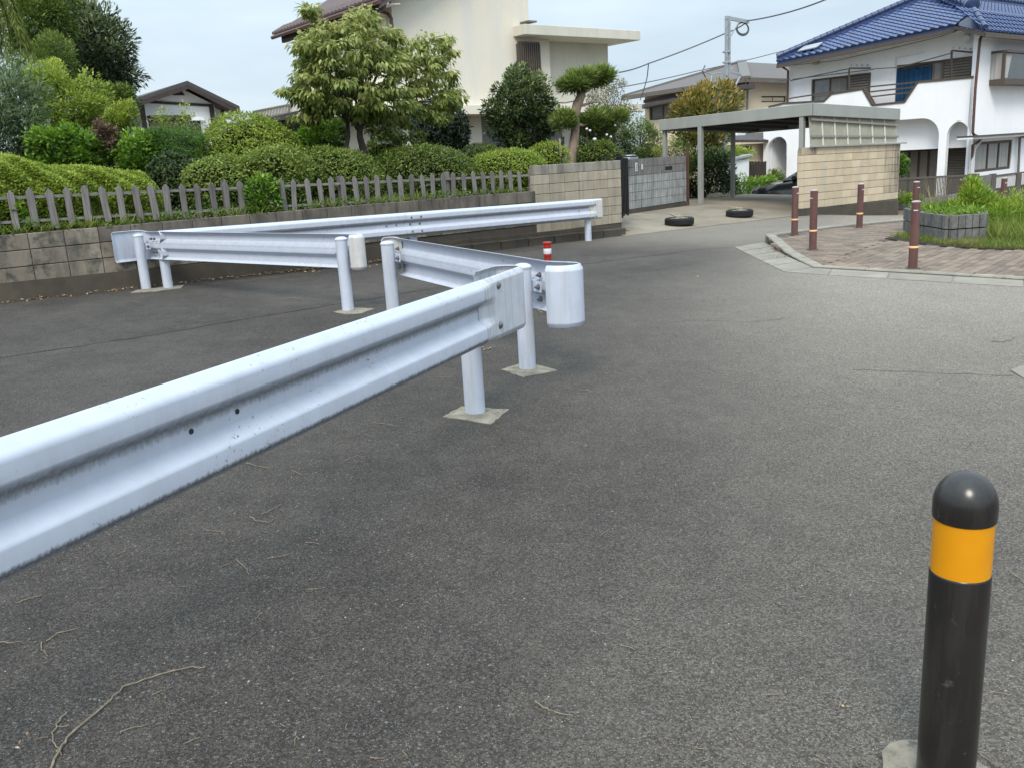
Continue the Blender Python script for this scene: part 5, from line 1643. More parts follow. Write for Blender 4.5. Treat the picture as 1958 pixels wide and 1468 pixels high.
# garden shed and plank fence below
sh = FA.rect(1404, 306, 1432, 350, 2.0)
shd = thing('garden_shed', FA.p(sh[0], sh[2], 2), 'pale grey metal shed with slanting lid beyond the carport', 'shed')
q = MB(); q.fbox(FA, sh[0], sh[1], sh[2] - 1.0, sh[3], 1.2, 2.0); q.build('body', m['plaster'], shd)
q = MB(); q.prism([FA.p(sh[0] - .1, sh[3], 2.1), FA.p(sh[1] + .1, sh[3] + .1, 2.1), FA.p(sh[1] + .1, sh[3] + .18, 2.1), FA.p(sh[0] - .1, sh[3] + .08, 2.1)], FA.p(0, 0, -1.0) - FA.p(0, 0, 0)); q.build('lid', m['galv'], shd)
pf = thing('plank_fence', FA.p(sh[1], sh[2], 1.4), 'dark upright plank fence between shed and white arch', 'fence')
for i in range(11):
    r_ = FA.rect(1431 + i * 3.1, 309 + (i % 2), 1433.4 + i * 3.1, 350, 1.4); q = MB(); q.fbox(FA, r_[0], r_[1], r_[2] - .6, r_[3], 1.38, 1.42); q.build('plank', m['darkwood'], pf)

# ================================================================== WHITE HOUSE WITH BLUE TILED ROOF
HT, HS = 2.0, 29.16
FH = frame_s(HS)            # long balcony side, a = t
FHr = frame_t(HT)           # right-hand side, a = s
FU = frame_s(HS + .55)      # upper wall behind the balcony
wh_ = thing('white_house', W3(HS, HT, -.8), 'white stucco two-storey house with blue glazed tile roof and arched porch', 'house')
ZB = -1.2
# --- upper wall with two window openings
r1 = FU.rect(1551, 143, 1664, 200); r2 = FU.rect(1713, 112, 1857, 198)
aN = FU.px(1864, 100)[0]; aF = FU.px(1506, 160)[0]
r1 = (r1[0], r1[1], FU.px(1600, 195)[1] - .2, FU.px(1607, 146)[1])
r2 = (r2[0], r2[1], FU.px(1760, 196)[1] - .1, FU.px(1785, 117)[1])
zev = FU.px(1680, 82)[1]
zevR = FU.px(1830, 55)[1]
q = MB(); q.wall(FU, [(aN, 1.0), (aF, 1.0), (aF, FU.px(1506, 122)[1] + .1), (aN, zevR + .1)], [rc(r1), rc(r2)], .2); q.build('upper_wall', m['stuccow'], wh_)
# louvres take the near third of each opening
def split(r, f): # near part = smaller a (right in the picture)
    return (r[0], r[0] + (r[1] - r[0]) * f, r[2], r[3]), (r[0] + (r[1] - r[0]) * f + .004, r[1], r[2], r[3])
l1, g1 = split(r1, .385); l2, g2 = split(r2, .37)
louvre(FU, l1, wh_, .02, .09); louvre(FU, l2, wh_, .02, .09)
window(FU, g1, wh_, m['winbrown'], [(0, .5, m['curtain']), (.5, 1, m['glassg'])], -.08, .06)
w2 = window(FU, g2, wh_, m['winbrown'], [(0, .25, m['curtain']), (.25, 1, m['glassd'])], -.08, .06)
# blue curtain, hanging in folds
q = MB(); vs = []
c0, c1_ = g2[0] + (g2[1] - g2[0]) * .24, g2[1] - .03
nf = 60
for i in range(nf + 1):
    f = i / nf; a = c0 + (c1_ - c0) * f
    sag = .10 * abs(math.sin(f * math.pi * 4.0)) ** 1.5
    dd = -.02 + .035 * math.sin(f * 46) + .02 * math.sin(f * 19 + 1)
    vs += [FU.p(a, g2[2] + .03, dd), FU.p(a, (g2[2] + g2[3]) / 2, dd * 1.05), FU.p(a, g2[3] - .12 - sag, dd * .7 - .006)]
fs = []
for i in range(nf): fs += [(3 * i, 3 * i + 3, 3 * i + 4, 3 * i + 1), (3 * i + 1, 3 * i + 4, 3 * i + 5, 3 * i + 2)]
q.add(vs, fs); q.build('curtain', m['blue'], w2, smooth=True, fix=False)
# --- balcony front and arcade wall: one wall with stepped top and arched openings
top_px = [(1470, 206), (1500, 199), (1503, 199), (1576, 195), (1590, 181), (1650, 171.5), (1668, 203), (1730, 196.5), (1755, 158.5), (1862, 149)]
top = [FH.px(*p) for p in top_px]
def arch(x0, y0, x1, yb, rl_, rr_):
    a0, zt_ = FH.px(x0, y0); a1, _ = FH.px(x1, y0)
    z1 = FH.px((x0 + x1) / 2, y0)[1]; z0 = ZB + .0
    hi, lo = max(a0, a1), min(a0, a1)     # hi = left in the picture
    pts = [(hi, z0)]
    if rl_ > 0: pts += [(hi - rl_ + rl_ * math.cos(t), z1 - rl_ + rl_ * math.sin(t)) for t in np.linspace(0, math.pi / 2, 9)]
    else: pts += [(hi, z1)]
    if rr_ > 0: pts += [(lo + rr_ - rr_ * math.sin(t), z1 - rr_ + rr_ * math.cos(t)) for t in np.linspace(0, math.pi / 2, 9)]
    else: pts += [(lo, z1)]
    pts += [(lo, z0)]
    return pts
aNear, aFar = FH.px(1862, 200)[0], FH.px(1460, 240)[0]
A_ = [arch(1812, 231, 1857, 340, .50, .55), arch(1560, 233, 1797, 340, .5, .62), arch(1467, 262, 1505, 340, .55, .4)]
outer = [(aNear, ZB)]
for p in A_:
    lo = p[-1][0]; hi = p[0][0]
    outer += [(lo, ZB)] + [(x, z) for x, z in reversed(p[1:-1])] + [(hi, ZB)]
outer += [(aFar, ZB), (aFar, FH.px(1463, 207)[1])] + top
outer = [outer[i] for i in range(len(outer)) if i == 0 or (abs(outer[i][0] - outer[i - 1][0]) + abs(outer[i][1] - outer[i - 1][1])) > 1e-4]
q = MB(); q.wall(FH, outer, [], .18); q.build('arcade_wall', m['stuccow'], wh_)
# brown coping following the stepped top
for a, b in zip(top[:-1], top[1:]):
    q = MB(); q.bar(FH.p(a[0], a[1] + .02, -.09), FH.p(b[0], b[1] + .02, -.09), .24, .07); q.build('coping', m['winbrown'], wh_)
# rails through the dip
for f in (0.02, .34, .66):
    a = top[5]; b = top[8]
    pl_, pr_ = FH.px(1660 + 6 * f, 166 + 30 * f + 0), FH.px(1752 - 18 * f, 157 + 30 * f)
    q = MB(); q.bar(FH.p(*pl_, -.09), FH.p(*pr_, -.09), .04, .05); q.build('balcony_rail', m['winbrown'], wh_)
pl_, pr_ = FH.px(1545, 183), FH.px(1650, 169); q = MB(); q.bar(FH.p(*FH.px(1500, 190), -.09), FH.p(*FH.px(1590, 176), -.09), .04, .05); q.build('balcony_rail', m['winbrown'], wh_)
# laundry pole frames
for (x, y, x2, y2) in ((1621, 131, 1665, 131), (1817, 97, 1862, 101)):
    q = MB(); q.bar(FH.p(*FH.px(x, 172 if x < 1700 else 150), -.09), FH.p(*FH.px(x, y), -.09), .05, .05); q.bar(FH.p(*FH.px(x, y), -.09), FH.p(*FH.px(x2, y2, -.5), -.5), .05, .05); lp_ = q.build('laundry_stand', m['winbrown'], wh_)
    for k in range(4):
        p = Vector(FH.p(*FH.px(x, y), -.09)).lerp(FH.p(*FH.px(x2, y2, -.5), -.5), (k + .4) / 4)
        q = MB(); q.lathe(p + Vector((0, 0, .1)), [(.03, -.006), (.038, -.006), (.038, .006), (.03, .006)], 10, axis=(BS[0], BS[1], 0)); q.build('ring', m['galv'], lp_)
for p in (((1505, 155), (1621, 131)), ((1510, 152), (1665, 133)), ((1665, 132), (1715, 129)), ((1715, 129), (1817, 101)), ((1465, 157), (1505, 152))):
    q = MB(); q.tube([FH.p(*FH.px(*p[0]), -.2), FH.p(*FH.px(*p[1]), -.2)], .02, 6); q.build('laundry_pole', m['fencep'], wh_)
# porch: floor, back wall, door, shutter, ceiling
FPo = frame_s(HS + 1.3)
aP0, aP1 = FPo.px(1870, 250)[0], FPo.px(1497, 250)[0]
zcl = FH.px(1750, 226)[1]
q = MB(); q.wall(FPo, [(aP0 - .3, ZB), (aP1, ZB), (aP1, zcl + .1), (aP0 - .3, zcl + .1)], [], .2); q.build('porch_wall', m['stuccow'], wh_)
q = MB(); q.fbox(FH, aNear + .02, aP1, zcl, zcl + .12, -1.3, -.19); q.build('porch_ceiling', m['stuccow'], wh_)
q = MB(); q.fbox(FU, aF - .2, aF - .001, ZB, FU.px(1506, 122)[1], -4, -.21); q.build('far_wall', m['stuccow'], wh_)
q = MB(); q.fbox(FPo, aP1 - .2, aP1 + .003, ZB, zcl + .3, .0, 1.05); q.build('porch_end_wall', m['stuccow'], wh_)
r_ = FPo.rect(1722, 284, 1797, 345); r_ = (r_[0], r_[1], ZB, r_[3])
q = MB(); q.fbox(FPo, *r_, .0, .06); dr = q.build('door', m['darkwood'], wh_)
for k in range(4):
    b0 = r_[0] + (r_[1] - r_[0]) * k / 4 + .05; b1 = r_[0] + (r_[1] - r_[0]) * (k + 1) / 4 - .05
    q = MB(); q.fbox(FPo, b0, b1, ZB + .1, r_[3] - .1, .055, .09); q.build('door_panel', m['louvre'], dr)
q = MB(); q.fbox(FPo, r_[0] - .3, r_[1] + .3, r_[3], r_[3] + .06, .0, .12); q.build('door_head', m['stuccow'], wh_)
r_ = FPo.rect(1812, 276, 1850, 345); louvre(FPo, (r_[0], r_[1], ZB, r_[3]), wh_, .05, .09)
r_ = FPo.rect(1730, 251, 1749, 273, .2); q = MB(); q.fbox(FPo, *r_, .0, .30); vh = q.build('vent_hood', m['blackmetal'], wh_, bevel=.03)
P = FPo.p(*FPo.px(1836, 247, .15), .15); q = MB(); q.lathe(P, [(.02, -.08), (.15, -.06), (.15, .04), (.06, .1)], 16, axis=(-BS[0], -BS[1], 0)); q.build('porch_lamp', m['white'], wh_, smooth=True)
P = FH.p(*FH.px(1510, 268, -.1), -.1); q = MB(); q.lathe(P, [(.02, -.12), (.10, -.10), (.10, .10), (.02, .12)], 14); q.build('gas_meter', m['fencep'], wh_, smooth=True)
# floodlight under the eave
P = FU.p(*FU.px(1848, 72, .2), .2); q = MB(); q.lathe(P, [(.02, -.12), (.10, -.10), (.13, .08), (.12, .12), (.02, .12)], 16, axis=(-BS[0] * .8, -BS[1] * .8 - .3, -.4)); q.build('floodlight', m['white'], wh_, smooth=True)
r_ = FU.rect(1554, 111, 1564, 124, .1); q = MB(); q.fbox(FU, *r_, 0, .12); q.build('junction_box', MAT('junction_box', (.6, .52, .36)), wh_)
# --- right-hand side
aC = FHr.px(1862, 150)[0]
bw = FHr.rect(1893, 102, 1990, 165)
zw_ = FHr.px(1910, 66)[1]
wlow = FHr.rect(1865, 270, 1934, 327)
q = MB(); q.wall(FHr, [(HS + .0, ZB), (HS + 12, ZB), (HS + 12, zw_ + .2), (HS + .0, zw_ + .2)], [rc(wlow), rc((bw[0] + .05, bw[1], bw[2] + .1, bw[3] - .1))], .2); q.build('side_wall', m['stuccow'], wh_)
window(FHr, wlow, wh_, m['winbrown'], [(0, .36, m['curtainw']), (.36, .68, m['curtainw']), (.68, 1, m['curtainw'])], -.05, .09)
# bay window box
bd = .45
q = MB(); q.fbox(FHr, bw[0], bw[1], bw[3] - .08, bw[3], .0, bd + .06); q.fbox(FHr, bw[0], bw[1], bw[2], bw[2] + .18, .0, bd + .04)
for a in (bw[0], bw[0] + (bw[1] - bw[0]) * .45, bw[1] - .09): q.fbox(FHr, a, a + .09, bw[2] + .18, bw[3] - .08, bd - .09, bd)
bay = q.build('bay_window', m['winbrown'], wh_)
q = MB(); q.fbox(FHr, bw[0] + .09, bw[0] + (bw[1] - bw[0]) * .45, bw[2] + .18, bw[3] - .08, bd - .05, bd - .03); q.build('pane', m['glassd'], bay)
q = MB(); q.fbox(FHr, bw[0] + (bw[1] - bw[0]) * .45 + .09, bw[1], bw[2] + .18, bw[3] - .08, bd - .05, bd - .03); q.build('pane', m['curtainw'], bay)
q = MB(); q.fbox(FHr, bw[0] + .01, bw[0] + .03, bw[2] + .18, bw[3] - .08, .02, bd - .09); q.build('pane', m['curtainw'], bay)
q = MB(); q.add([FHr.p(bw[0] + .1, bw[2] + .2, bd - .02), FHr.p(bw[0] + .32, bw[2] + .2, bd - .02), FHr.p(bw[0] + .55, bw[3] - .1, bd - .02), FHr.p(bw[0] + .1, bw[3] - .1, bd - .02)], [(0, 1, 2, 3)]); q.build('lace_curtain', m['curtainw'], bay)
# canopy over the ground floor window
q = MB(); r_ = FHr.rect(1860, 258, 1990, 263, .5); q.fbox(FHr, r_[0], r_[1], r_[2], r_[3], .0, .5); q.build('canopy', m['plaster'], wh_, bevel=.01)
q = MB(); r_ = FHr.rect(1860, 256, 1990, 259, .5); q.fbox(FHr, r_[0], r_[1], r_[3] - .05, r_[3], .0, .56); q.build('canopy_trim', m['winbrown'], wh_)
# downpipes
q = MB(); q.tube([FHr.p(*FHr.px(x, y, .12), .12) for x, y in ((1880, 64), (1874, 76), (1873, 84), (1865, 170), (1860, 254), (1862, 258), (1875, 264), (1874, 270), (1860, 278), (1857, 340))], .045, 8); q.build('downpipe', m['pipe'], wh_, smooth=True)
q = MB(); q.tube([FHr.p(*FHr.px(x, y, .14), .14) for x, y in ((1878, 262), (1874, 272), (1864, 284), (1859, 310), (1857, 345))], .05, 8); q.build('hose', m['sleeve'], wh_, smooth=True)
q = MB(); q.tube([FHr.p(*FHr.px(x, y, .12), .12) for x, y in ((1958, 262), (1950, 264), (1947, 330), (1947, 345))], .045, 8); q.build('downpipe', m['fencep'], wh_, smooth=True)
q = MB(); q.tube([W3(HS - .3, aF - .12, FU.px(1510, 124)[1]), W3(HS + .1, aF - .10, FU.px(1510, 130)[1]), W3(HS + .45, aF - .08, FU.px(1510, 136)[1]), W3(HS + .45, aF - .08, 1.5)], .045, 7); q.build('downpipe', m['pipe'], wh_)

# --- blue roof
FE = frame_s(HS - .35)
C1 = FE.p(*FE.px(1486, 119)); C0 = FE.p(*FE.px(1827, 48))
zC = (C1.z + C0.z) / 2
FPk = frame_s(HS + 3.6)
Pk = FPk.p(*FPk.px(1778, -6))
FKn = frame_s(HS + .75)
Kn = FKn.p(*FKn.px(1857, 25))
q = MB(); q.add([C1, C0, Kn, Pk], [(0, 1, 2), (0, 2, 3)])
q.add([p - Vector((0, 0, .12)) for p in (C1, C0, Kn, Pk)], [(2, 1, 0), (3, 2, 0)])
q.add([C1, C0, C0 - Vector((0, 0, .12)), C1 - Vector((0, 0, .12))], [(0, 1, 2, 3)])
q.build('roof_deck', m['ridgeblue'], wh_, fix=False)
# tile template: S-shaped pantile, long axis up the slope (+y), width along +x
def pantile(tw_, tl_):
    vs, fs = [], []
    n = 7
    for j, (y, lift) in enumerate(((0, .034), (.02, .036), (tl_ * 1.15, .006))):
        for i in range(n):
            f = i / (n - 1)
            z = lift + .034 * math.sin(f * 2 * math.pi * .92 + .35) * (1 if j < 2 else .9)
            vs.append((tw_ * (f - .5) * 1.05, y, z))
    for j in range(2):
        for i in range(n - 1): fs.append((j * n + i, j * n + i + 1, (j + 1) * n + i + 1, (j + 1) * n + i))
    for i in range(n): vs.append((tw_ * (i / (n - 1) - .5) * 1.05, 0, -.012))
    b = 3 * n
    for i in range(n - 1): fs.append((b + i, b + i + 1, i + 1, i))
    return vs, fs
eu = (C0 - C1).normalized()
nrm = eu.cross(Pk - C1).normalized()
if nrm.z < 0: nrm = -nrm
ev = nrm.cross(eu).normalized()
if ev.z < 0: ev = -ev
Lx = (C0 - C1).length
TWd, TLd = .285, .245
pv_, pf_ = pantile(TWd, TLd)
pmb = MB(); pmb.add(pv_, pf_); tmesh = pmb.mesh('roof_tile', m['tileblue'], smooth=True, fix=False)
def loc2(P): d = P - C1; return d.dot(eu), d.dot(ev)
poly2 = [loc2(P) for P in (C1, C0, Kn, Pk)]
R3 = Matrix((eu, ev, nrm)).transposed().to_4x4()
# make eu, ev, nrm right handed
if Matrix((eu, ev, nrm)).determinant() < 0: R3 = Matrix((-eu, ev, nrm)).transposed().to_4x4()
tiles = []
vmax = max(p[1] for p in poly2)
j = 0
while j * TLd < vmax + .3:
    for i in range(-2, int(Lx / TWd) + 6):
        u, v = (i + .5) * TWd, j * TLd - .04
        if in_poly(u, v + TLd * .5, poly2): tiles.append((u, v))
    j += 1
restt = MB()
for k, (u, v) in enumerate(sorted(tiles, key=lambda q_: -q_[0])):
    P = C1 + eu * u + ev * v + nrm * .03
    if k < 300:
        piece('roof_tile', tmesh, wh_, P, rot=R3.to_euler())
    else:
        restt.add([P + R3 @ Vector(x) for x in pv_], pf_)
if restt.v:
    tag(restt.build('roof_tile_field', m['tileblue'], wh_, smooth=True, fix=False), kind='stuff')
def ridge(a, b, w_=.26, h_=.22, nseg=14, name='ridge'):
    q = MB(); q.bar(a, b, w_ * .62, h_); rg = q.build(name, m['ridgeblue'], wh_)
    for i in range(nseg):
        f0, f1 = i / nseg, (i + .93) / nseg
        q = MB(); q.tube([a.lerp(b, f0) + Vector((0, 0, h_ * .55)), a.lerp(b, f1) + Vector((0, 0, h_ * .55))], [w_ * .5, w_ * .44], 10); q.build('ridge_cap', m['ridgeblue'], rg, smooth=True)
    return rg
up = Vector((0, 0, .10))
ridge(C1 + up, Pk + up, .24, .18, 24, 'hip_ridge')
rk = ridge(Kn + up * 1.2, Pk + up * 1.2, .30, .24, 12, 'hip_ridge')
q = MB(); q.lathe(Kn + up * 2.4, [(.02, -.16), (.22, -.14), (.24, .06), (.16, .10), (.02, .10)], 16, axis=(Kn - Pk)); q.build('end_tile', m['ridgeblue'], rk, smooth=True)
# right-hand roof plane
FRr = frame_t(HT + 3.2)
R1 = FRr.p(*FRr.px(1800, -8)); 
Pk2 = Pk + Vector((0, 0, .02))
rdir = Vector((BS[0], BS[1], 0))
Q1 = Pk2 + rdir * 12
Kr = Kn + rdir * 12 
q = MB(); q.add([Kn, Kr, Q1, Pk2], [(0, 1, 2, 3)]); q.build('roof_deck', m['ridgeblue'], wh_, fix=False)
eu2 = rdir; n2_ = eu2.cross(Pk2 - Kn).normalized(); n2_ = n2_ if n2_.z > 0 else -n2_
ev2 = n2_.cross(eu2).normalized(); ev2 = ev2 if ev2.z > 0 else -ev2
M2 = Matrix((eu2, ev2, n2_)).transposed()
dK = Pk2 - Kn; hy = dK.dot(ev2); hx = dK.dot(eu2)
fld = MB()
j = 0
while j * TLd < hy:
    x0 = hx * (j * TLd / hy)
    for i in range(36):
        u = x0 + i * TWd
        fld.add([Kn + eu2 * u + ev2 * (j * TLd) + n2_ * .03 + M2 @ Vector(x) for x in pv_], pf_)
    j += 1
tag(fld.build('roof_tile_field', m['tileblue'], wh_, smooth=True, fix=False), kind='stuff')
ridge(Pk2 + up, Q1 + up, .26, .2, 40)
q = MB(); q.bar(Kn - Vector((0, 0, .14)), Kr - Vector((0, 0, .14)), .12, .16); q.build('eave_board', m['winbrown'], wh_)
# wall strip below it and the lower pent roof with its eave
FPe = frame_t(HT - .55)
L0 = FPe.p(*FPe.px(1883, 61)); L1_ = L0 + rdir * 12
B0 = W3(HS - .35 + .3, HT + .25, C0.z + .30); B1 = B0 + rdir * 12.5
q = MB(); q.add([L0, L1_, B1, B0], [(0, 1, 2, 3)]); q.add([C0, L0, B0], [(0, 1, 2)]); q.build('pent_roof', m['ridgeblue'], wh_, fix=False)
pd_ = (B0 - L0); n3 = rdir.cross(pd_).normalized(); n3 = n3 if n3.z > 0 else -n3
ev3 = n3.cross(rdir).normalized(); ev3 = ev3 if ev3.z > 0 else -ev3
M3 = Matrix((rdir, ev3, n3)).transposed()
fld = MB(); hy = pd_.dot(ev3)
for j in range(int(hy / TLd) + 1):
    for i in range(34):
        fld.add([L0 + rdir * (i * TWd + .1) + ev3 * (j * TLd) + n3 * .03 + M3 @ Vector(x) for x in pv_], pf_)
tag(fld.build('roof_tile_field', m['tileblue'], wh_, smooth=True, fix=False), kind='stuff')
ridge(L0 + Vector((0, 0, .06)), B0 + Vector((0, 0, .06)), .2, .12, 4, 'hip_ridge')
q = MB(); q.bar(L0 - Vector((0, 0, .09)), L1_ - Vector((0, 0, .09)), .10, .14); q.bar(C0 - Vector((0, 0, .09)), L0 - Vector((0, 0, .09)), .08, .10); q.build('gutter', m['winbrown'], wh_)
q = MB(); q.bar(C1 - Vector((0, 0, .17)), C0 - Vector((0, 0, .17)), .10, .12); q.build('gutter', m['winbrown'], wh_)
# soffit between wall and eave
q = MB(); q.add([C1 - Vector((0, 0, .2)), C0 - Vector((0, 0, .2)), FU.p(aN, C0.z - .15), FU.p(aF, C1.z - .15)], [(0, 1, 2, 3)]); q.build('soffit', m['stuccow'], wh_, fix=False)
q = MB(); q.wall(frame_t(HT + .3), [(HS - .1, C0.z - .1), (HS + 12, C0.z - .1), (HS + 12, Kn.z - .1), (HS + .7, Kn.z - .1), (HS - .1, C0.z + .25)], [], .2); q.build('clerestory_wall', m['darkwood'], wh_)
q = MB(); q.add([W3(HS - .05, HT - .01, zw_ - .3), W3(HS + .9, HT - .01, zw_ - .3), W3(HS + .9, HT - .01, C0.z), W3(HS - .05, HT - .01, C0.z)], [(0, 1, 2, 3)])
# snow-melt panel lying on the far corner of the roof
pc = C1 + eu * .75 + ev * .30 + nrm * .12
q = MB(); q.hexa([pc, pc + eu * .8, pc + eu * .8 + ev * .5, pc + ev * .5, pc + nrm * .04, pc + eu * .8 + nrm * .04, pc + eu * .8 + ev * .5 + nrm * .04, pc + ev * .5 + nrm * .04]); q.build('roof_panel', m['galv'], wh_)
# telephone wire along the eave
q = MB(); q.tube([FU.p(*FU.px(x, y, .3), .3) for x, y in ((1510, 126), (1600, 116), (1700, 94), (1800, 70), (1856, 54))], .012, 5); q.build('cable', m['wire'], wh_)
q = MB(); r0 = FU.px(1713, 110, .05); r1_ = FU.px(1768, 100, .05); q.bar(FU.p(r0[0], r0[1] - .4, .05), FU.p(r0[0], r0[1], .05), .03, .03); q.bar(FU.p(*r0, .05), FU.p(*r1_, .05), .03, .03); q.build('conduit', m['plaster'], wh_)

# ================================================================== UTILITY POLE, ANTENNA, WIRES
TPO = 6.0
pb_ = T(1382, 300, TPO); ptp = T(1388.5, 32, TPO)
po = thing('utility_pole', W3(pb_[0], TPO, -.4), 'galvanised steel service pole with bracket arm rising behind the carport', 'pole')
q = MB(); q.tube([W3(pb_[0], TPO, -.6), W3(ptp[0], TPO, T(1385, 130, TPO)[2])], .085, 14); q.build('shaft', m['galv'], po, smooth=True)
zj = T(1386, 120, TPO)[2]
for ds in (-.055, .055):
    q = MB(); q.sbox(ptp[0] + ds - .04, ptp[0] + ds + .04, TPO - .10, TPO - .02, zj - .4, ptp[2]); q.build('channel', m['galv'], po)
arm = T(1428, 43, TPO)
q = MB(); q.bar(W3(ptp[0] - .1, TPO - .06, ptp[2] - .05), W3(arm[0], TPO - .06, arm[2]), .07, .10); q.build('arm', m['galv'], po)
q = MB(); q.bar(W3(ptp[0] + .02, TPO - .10, T(1390, 75, TPO)[2]), W3((ptp[0] + arm[0]) / 2, TPO - .10, (ptp[2] + arm[2]) / 2 - .08), .03, .03); q.build('brace', m['galv'], po)
for yy in (100, 120):
    q = MB(); q.lathe(W3(ptp[0], TPO - .02, T(1386, yy, TPO)[2]), [(.11, -.02), (.125, -.02), (.125, .02), (.11, .02)], 16); q.build('band', m['galv'], po)
for k in range(6):
    zz = zj + (ptp[2] - zj) * (k + .5) / 6
    q = MB(); q.lathe(W3(ptp[0] - .055, TPO - .101, zz), [(.012, 0), (.012, .004), (.001, .005)], 8, axis=(-BT[0], -BT[1], 0)); q.build('slot', m['blackmetal'], po)
# coil of spare cable
cc = W3(*T(1420, 55, TPO - .05)); q = MB()
for k in range(3):
    q.tube([cc + Vector((BS[0], BS[1], 0)) * (.27 + .02 * k) * math.cos(a) + Vector((0, 0, 1)) * (.16 + .015 * k) * math.sin(a) + Vector((0, 0, -.01 * k)) for a in np.linspace(0, 2 * math.pi, 25)], .016, 6)
q.build('cable_coil', m['wire'], po, smooth=True)
q = MB(); lo_ = T(1415, 143, TPO); q.bar(W3(ptp[0], TPO - .05, T(1386, 137, TPO)[2]), W3(lo_[0], TPO - .05, lo_[2]), .05, .05); q.bar(W3(lo_[0], TPO - .05, lo_[2]), W3(T(1400, 172, TPO)[0], TPO - .05, T(1400, 172, TPO)[2]), .04, .04); q.build('lower_arm', m['galv'], po)
# aerial beside the pole
an = thing('aerial', W3(*T(1362, 150, 6.3)), 'thin television aerial left of the steel pole', 'aerial')
q = MB(); q.tube([W3(*T(x, y, 6.3)) for x, y in ((1343, 136), (1360, 143), (1383, 139), (1402, 130))], .014, 6); q.build('boom', m['galv'], an)
q = MB(); q.tube([W3(*T(x, y, 6.3)) for x, y in ((1348, 126), (1343, 137), (1349, 148))], .02, 6); q.build('reflector', m['wire'], an)
q = MB(); q.tube([W3(*T(x, y, 6.3)) for x, y in ((1358, 166), (1361, 144))], .03, 6); q.tube([W3(*T(x, y, 6.3)) for x, y in ((1364, 168), (1362, 144))], .03, 6); q.build('mast', m['galv'], an)

def wire(pts, lab, r=.02, sag=0):
    P = []
    for a, b in zip(pts[:-1], pts[1:]):
        a, b = Vector(a), Vector(b)
        for i in range(12):
            f = i / 12
            P.append(a.lerp(b, f) - Vector((0, 0, sag * 4 * f * (1 - f))))
    P.append(Vector(pts[-1]))
    q = MB(); q.tube(P, r, 6)
    return tag(q.build('overhead_wire', m['wire'], at=P[0], smooth=True), lab, 'wire', 'overhead wires')
wire([W3(*T(1184, 139, 7.9)), W3(*T(1240, 122, 7.6)), W3(*T(1390, 63, 6.3)), W3(*T(1428, 43, 6.0))], 'thick service cable from the cream house to the steel pole arm', .022, .03)
wire([W3(*T(1424, 41, 6.0)), W3(*T(1500, 26, 4.5)), W3(*T(1578, 0, 3.0)), W3(*T(1700, -48, .5))], 'thick service cable rising from the steel pole arm to the top edge', .022, .02)
wire([W3(*T(1160, 172, 8.2)), W3(*T(1330, 137, 9.5)), W3(*T(1500, 97, 10.5)), W3(*T(1640, 60, 11))], 'thin wire passing behind the steel pole to the blue roof', .016, .03)
wire([W3(*T(1240, 122, 7.6)), W3(*T(1237, 150, 8.5)), W3(*T(1224, 192, 11))], 'short drop wire hanging from the service cable to the tiled eave', .016, .04)

# ================================================================== VEGETATION
def unit(a): return a / np.maximum(np.linalg.norm(a, axis=-1, keepdims=True), 1e-9)
def rdir_(n): return unit(RNG.normal(size=(n, 3)))
def leaf_obj(name, C, D, Nn, L, Wd, mat, parent, rnd, fold=.12):
    n = len(C)
    D = unit(D); S = unit(np.cross(D, Nn)); Nn = unit(np.cross(S, D))
    L = np.broadcast_to(np.asarray(L, float), (n,))[:, None]; Wd = np.broadcast_to(np.asarray(Wd, float), (n,))[:, None]
    o = np.array(org(parent))
    V = np.empty((n, 4, 3))
    V[:, 0] = C
    V[:, 1] = C + D * L * .45 + S * Wd * .5 + Nn * Wd * fold
    V[:, 2] = C + D * L - Nn * L * .06
    V[:, 3] = C + D * L * .45 - S * Wd * .5 + Nn * Wd * fold
    V -= o
    me = bpy.data.meshes.new(name)
    me.vertices.add(4 * n); me.vertices.foreach_set('co', V.ravel())
    me.loops.add(4 * n); me.loops.foreach_set('vertex_index', np.arange(4 * n, dtype=np.int32))
    me.polygons.add(n); me.polygons.foreach_set('loop_start', np.arange(0, 4 * n, 4, dtype=np.int32))
    at = me.attributes.new('rnd', 'FLOAT', 'FACE'); at.data.foreach_set('value', np.clip(rnd, 0, 1).astype(np.float32))
    me.update(); me.validate()
    me.materials.append(mat)
    ob = bpy.data.objects.new(name, me); COL.objects.link(ob)
    ob.parent = parent
    ORG[ob.name] = org(parent)
    return ob
def lumps(dirs, k=9, amp=.12):
    v = np.zeros(len(dirs))
    for c in rdir_(k): v += np.exp((dirs @ c - 1) * 9)
    return 1 + amp * (v - v.mean())
def pxblob(x0, y0, x1, y1, t):
    c = TW((x0 + x1) / 2, (y0 + y1) / 2, t)
    dp = depth(c)
    return c, (x1 - x0) / 2 * dp / FPX, (y1 - y0) / 2 * dp / FPX
def ground_at(P):
    s, t = st(P.x, P.y)
    return GARD(s, t)
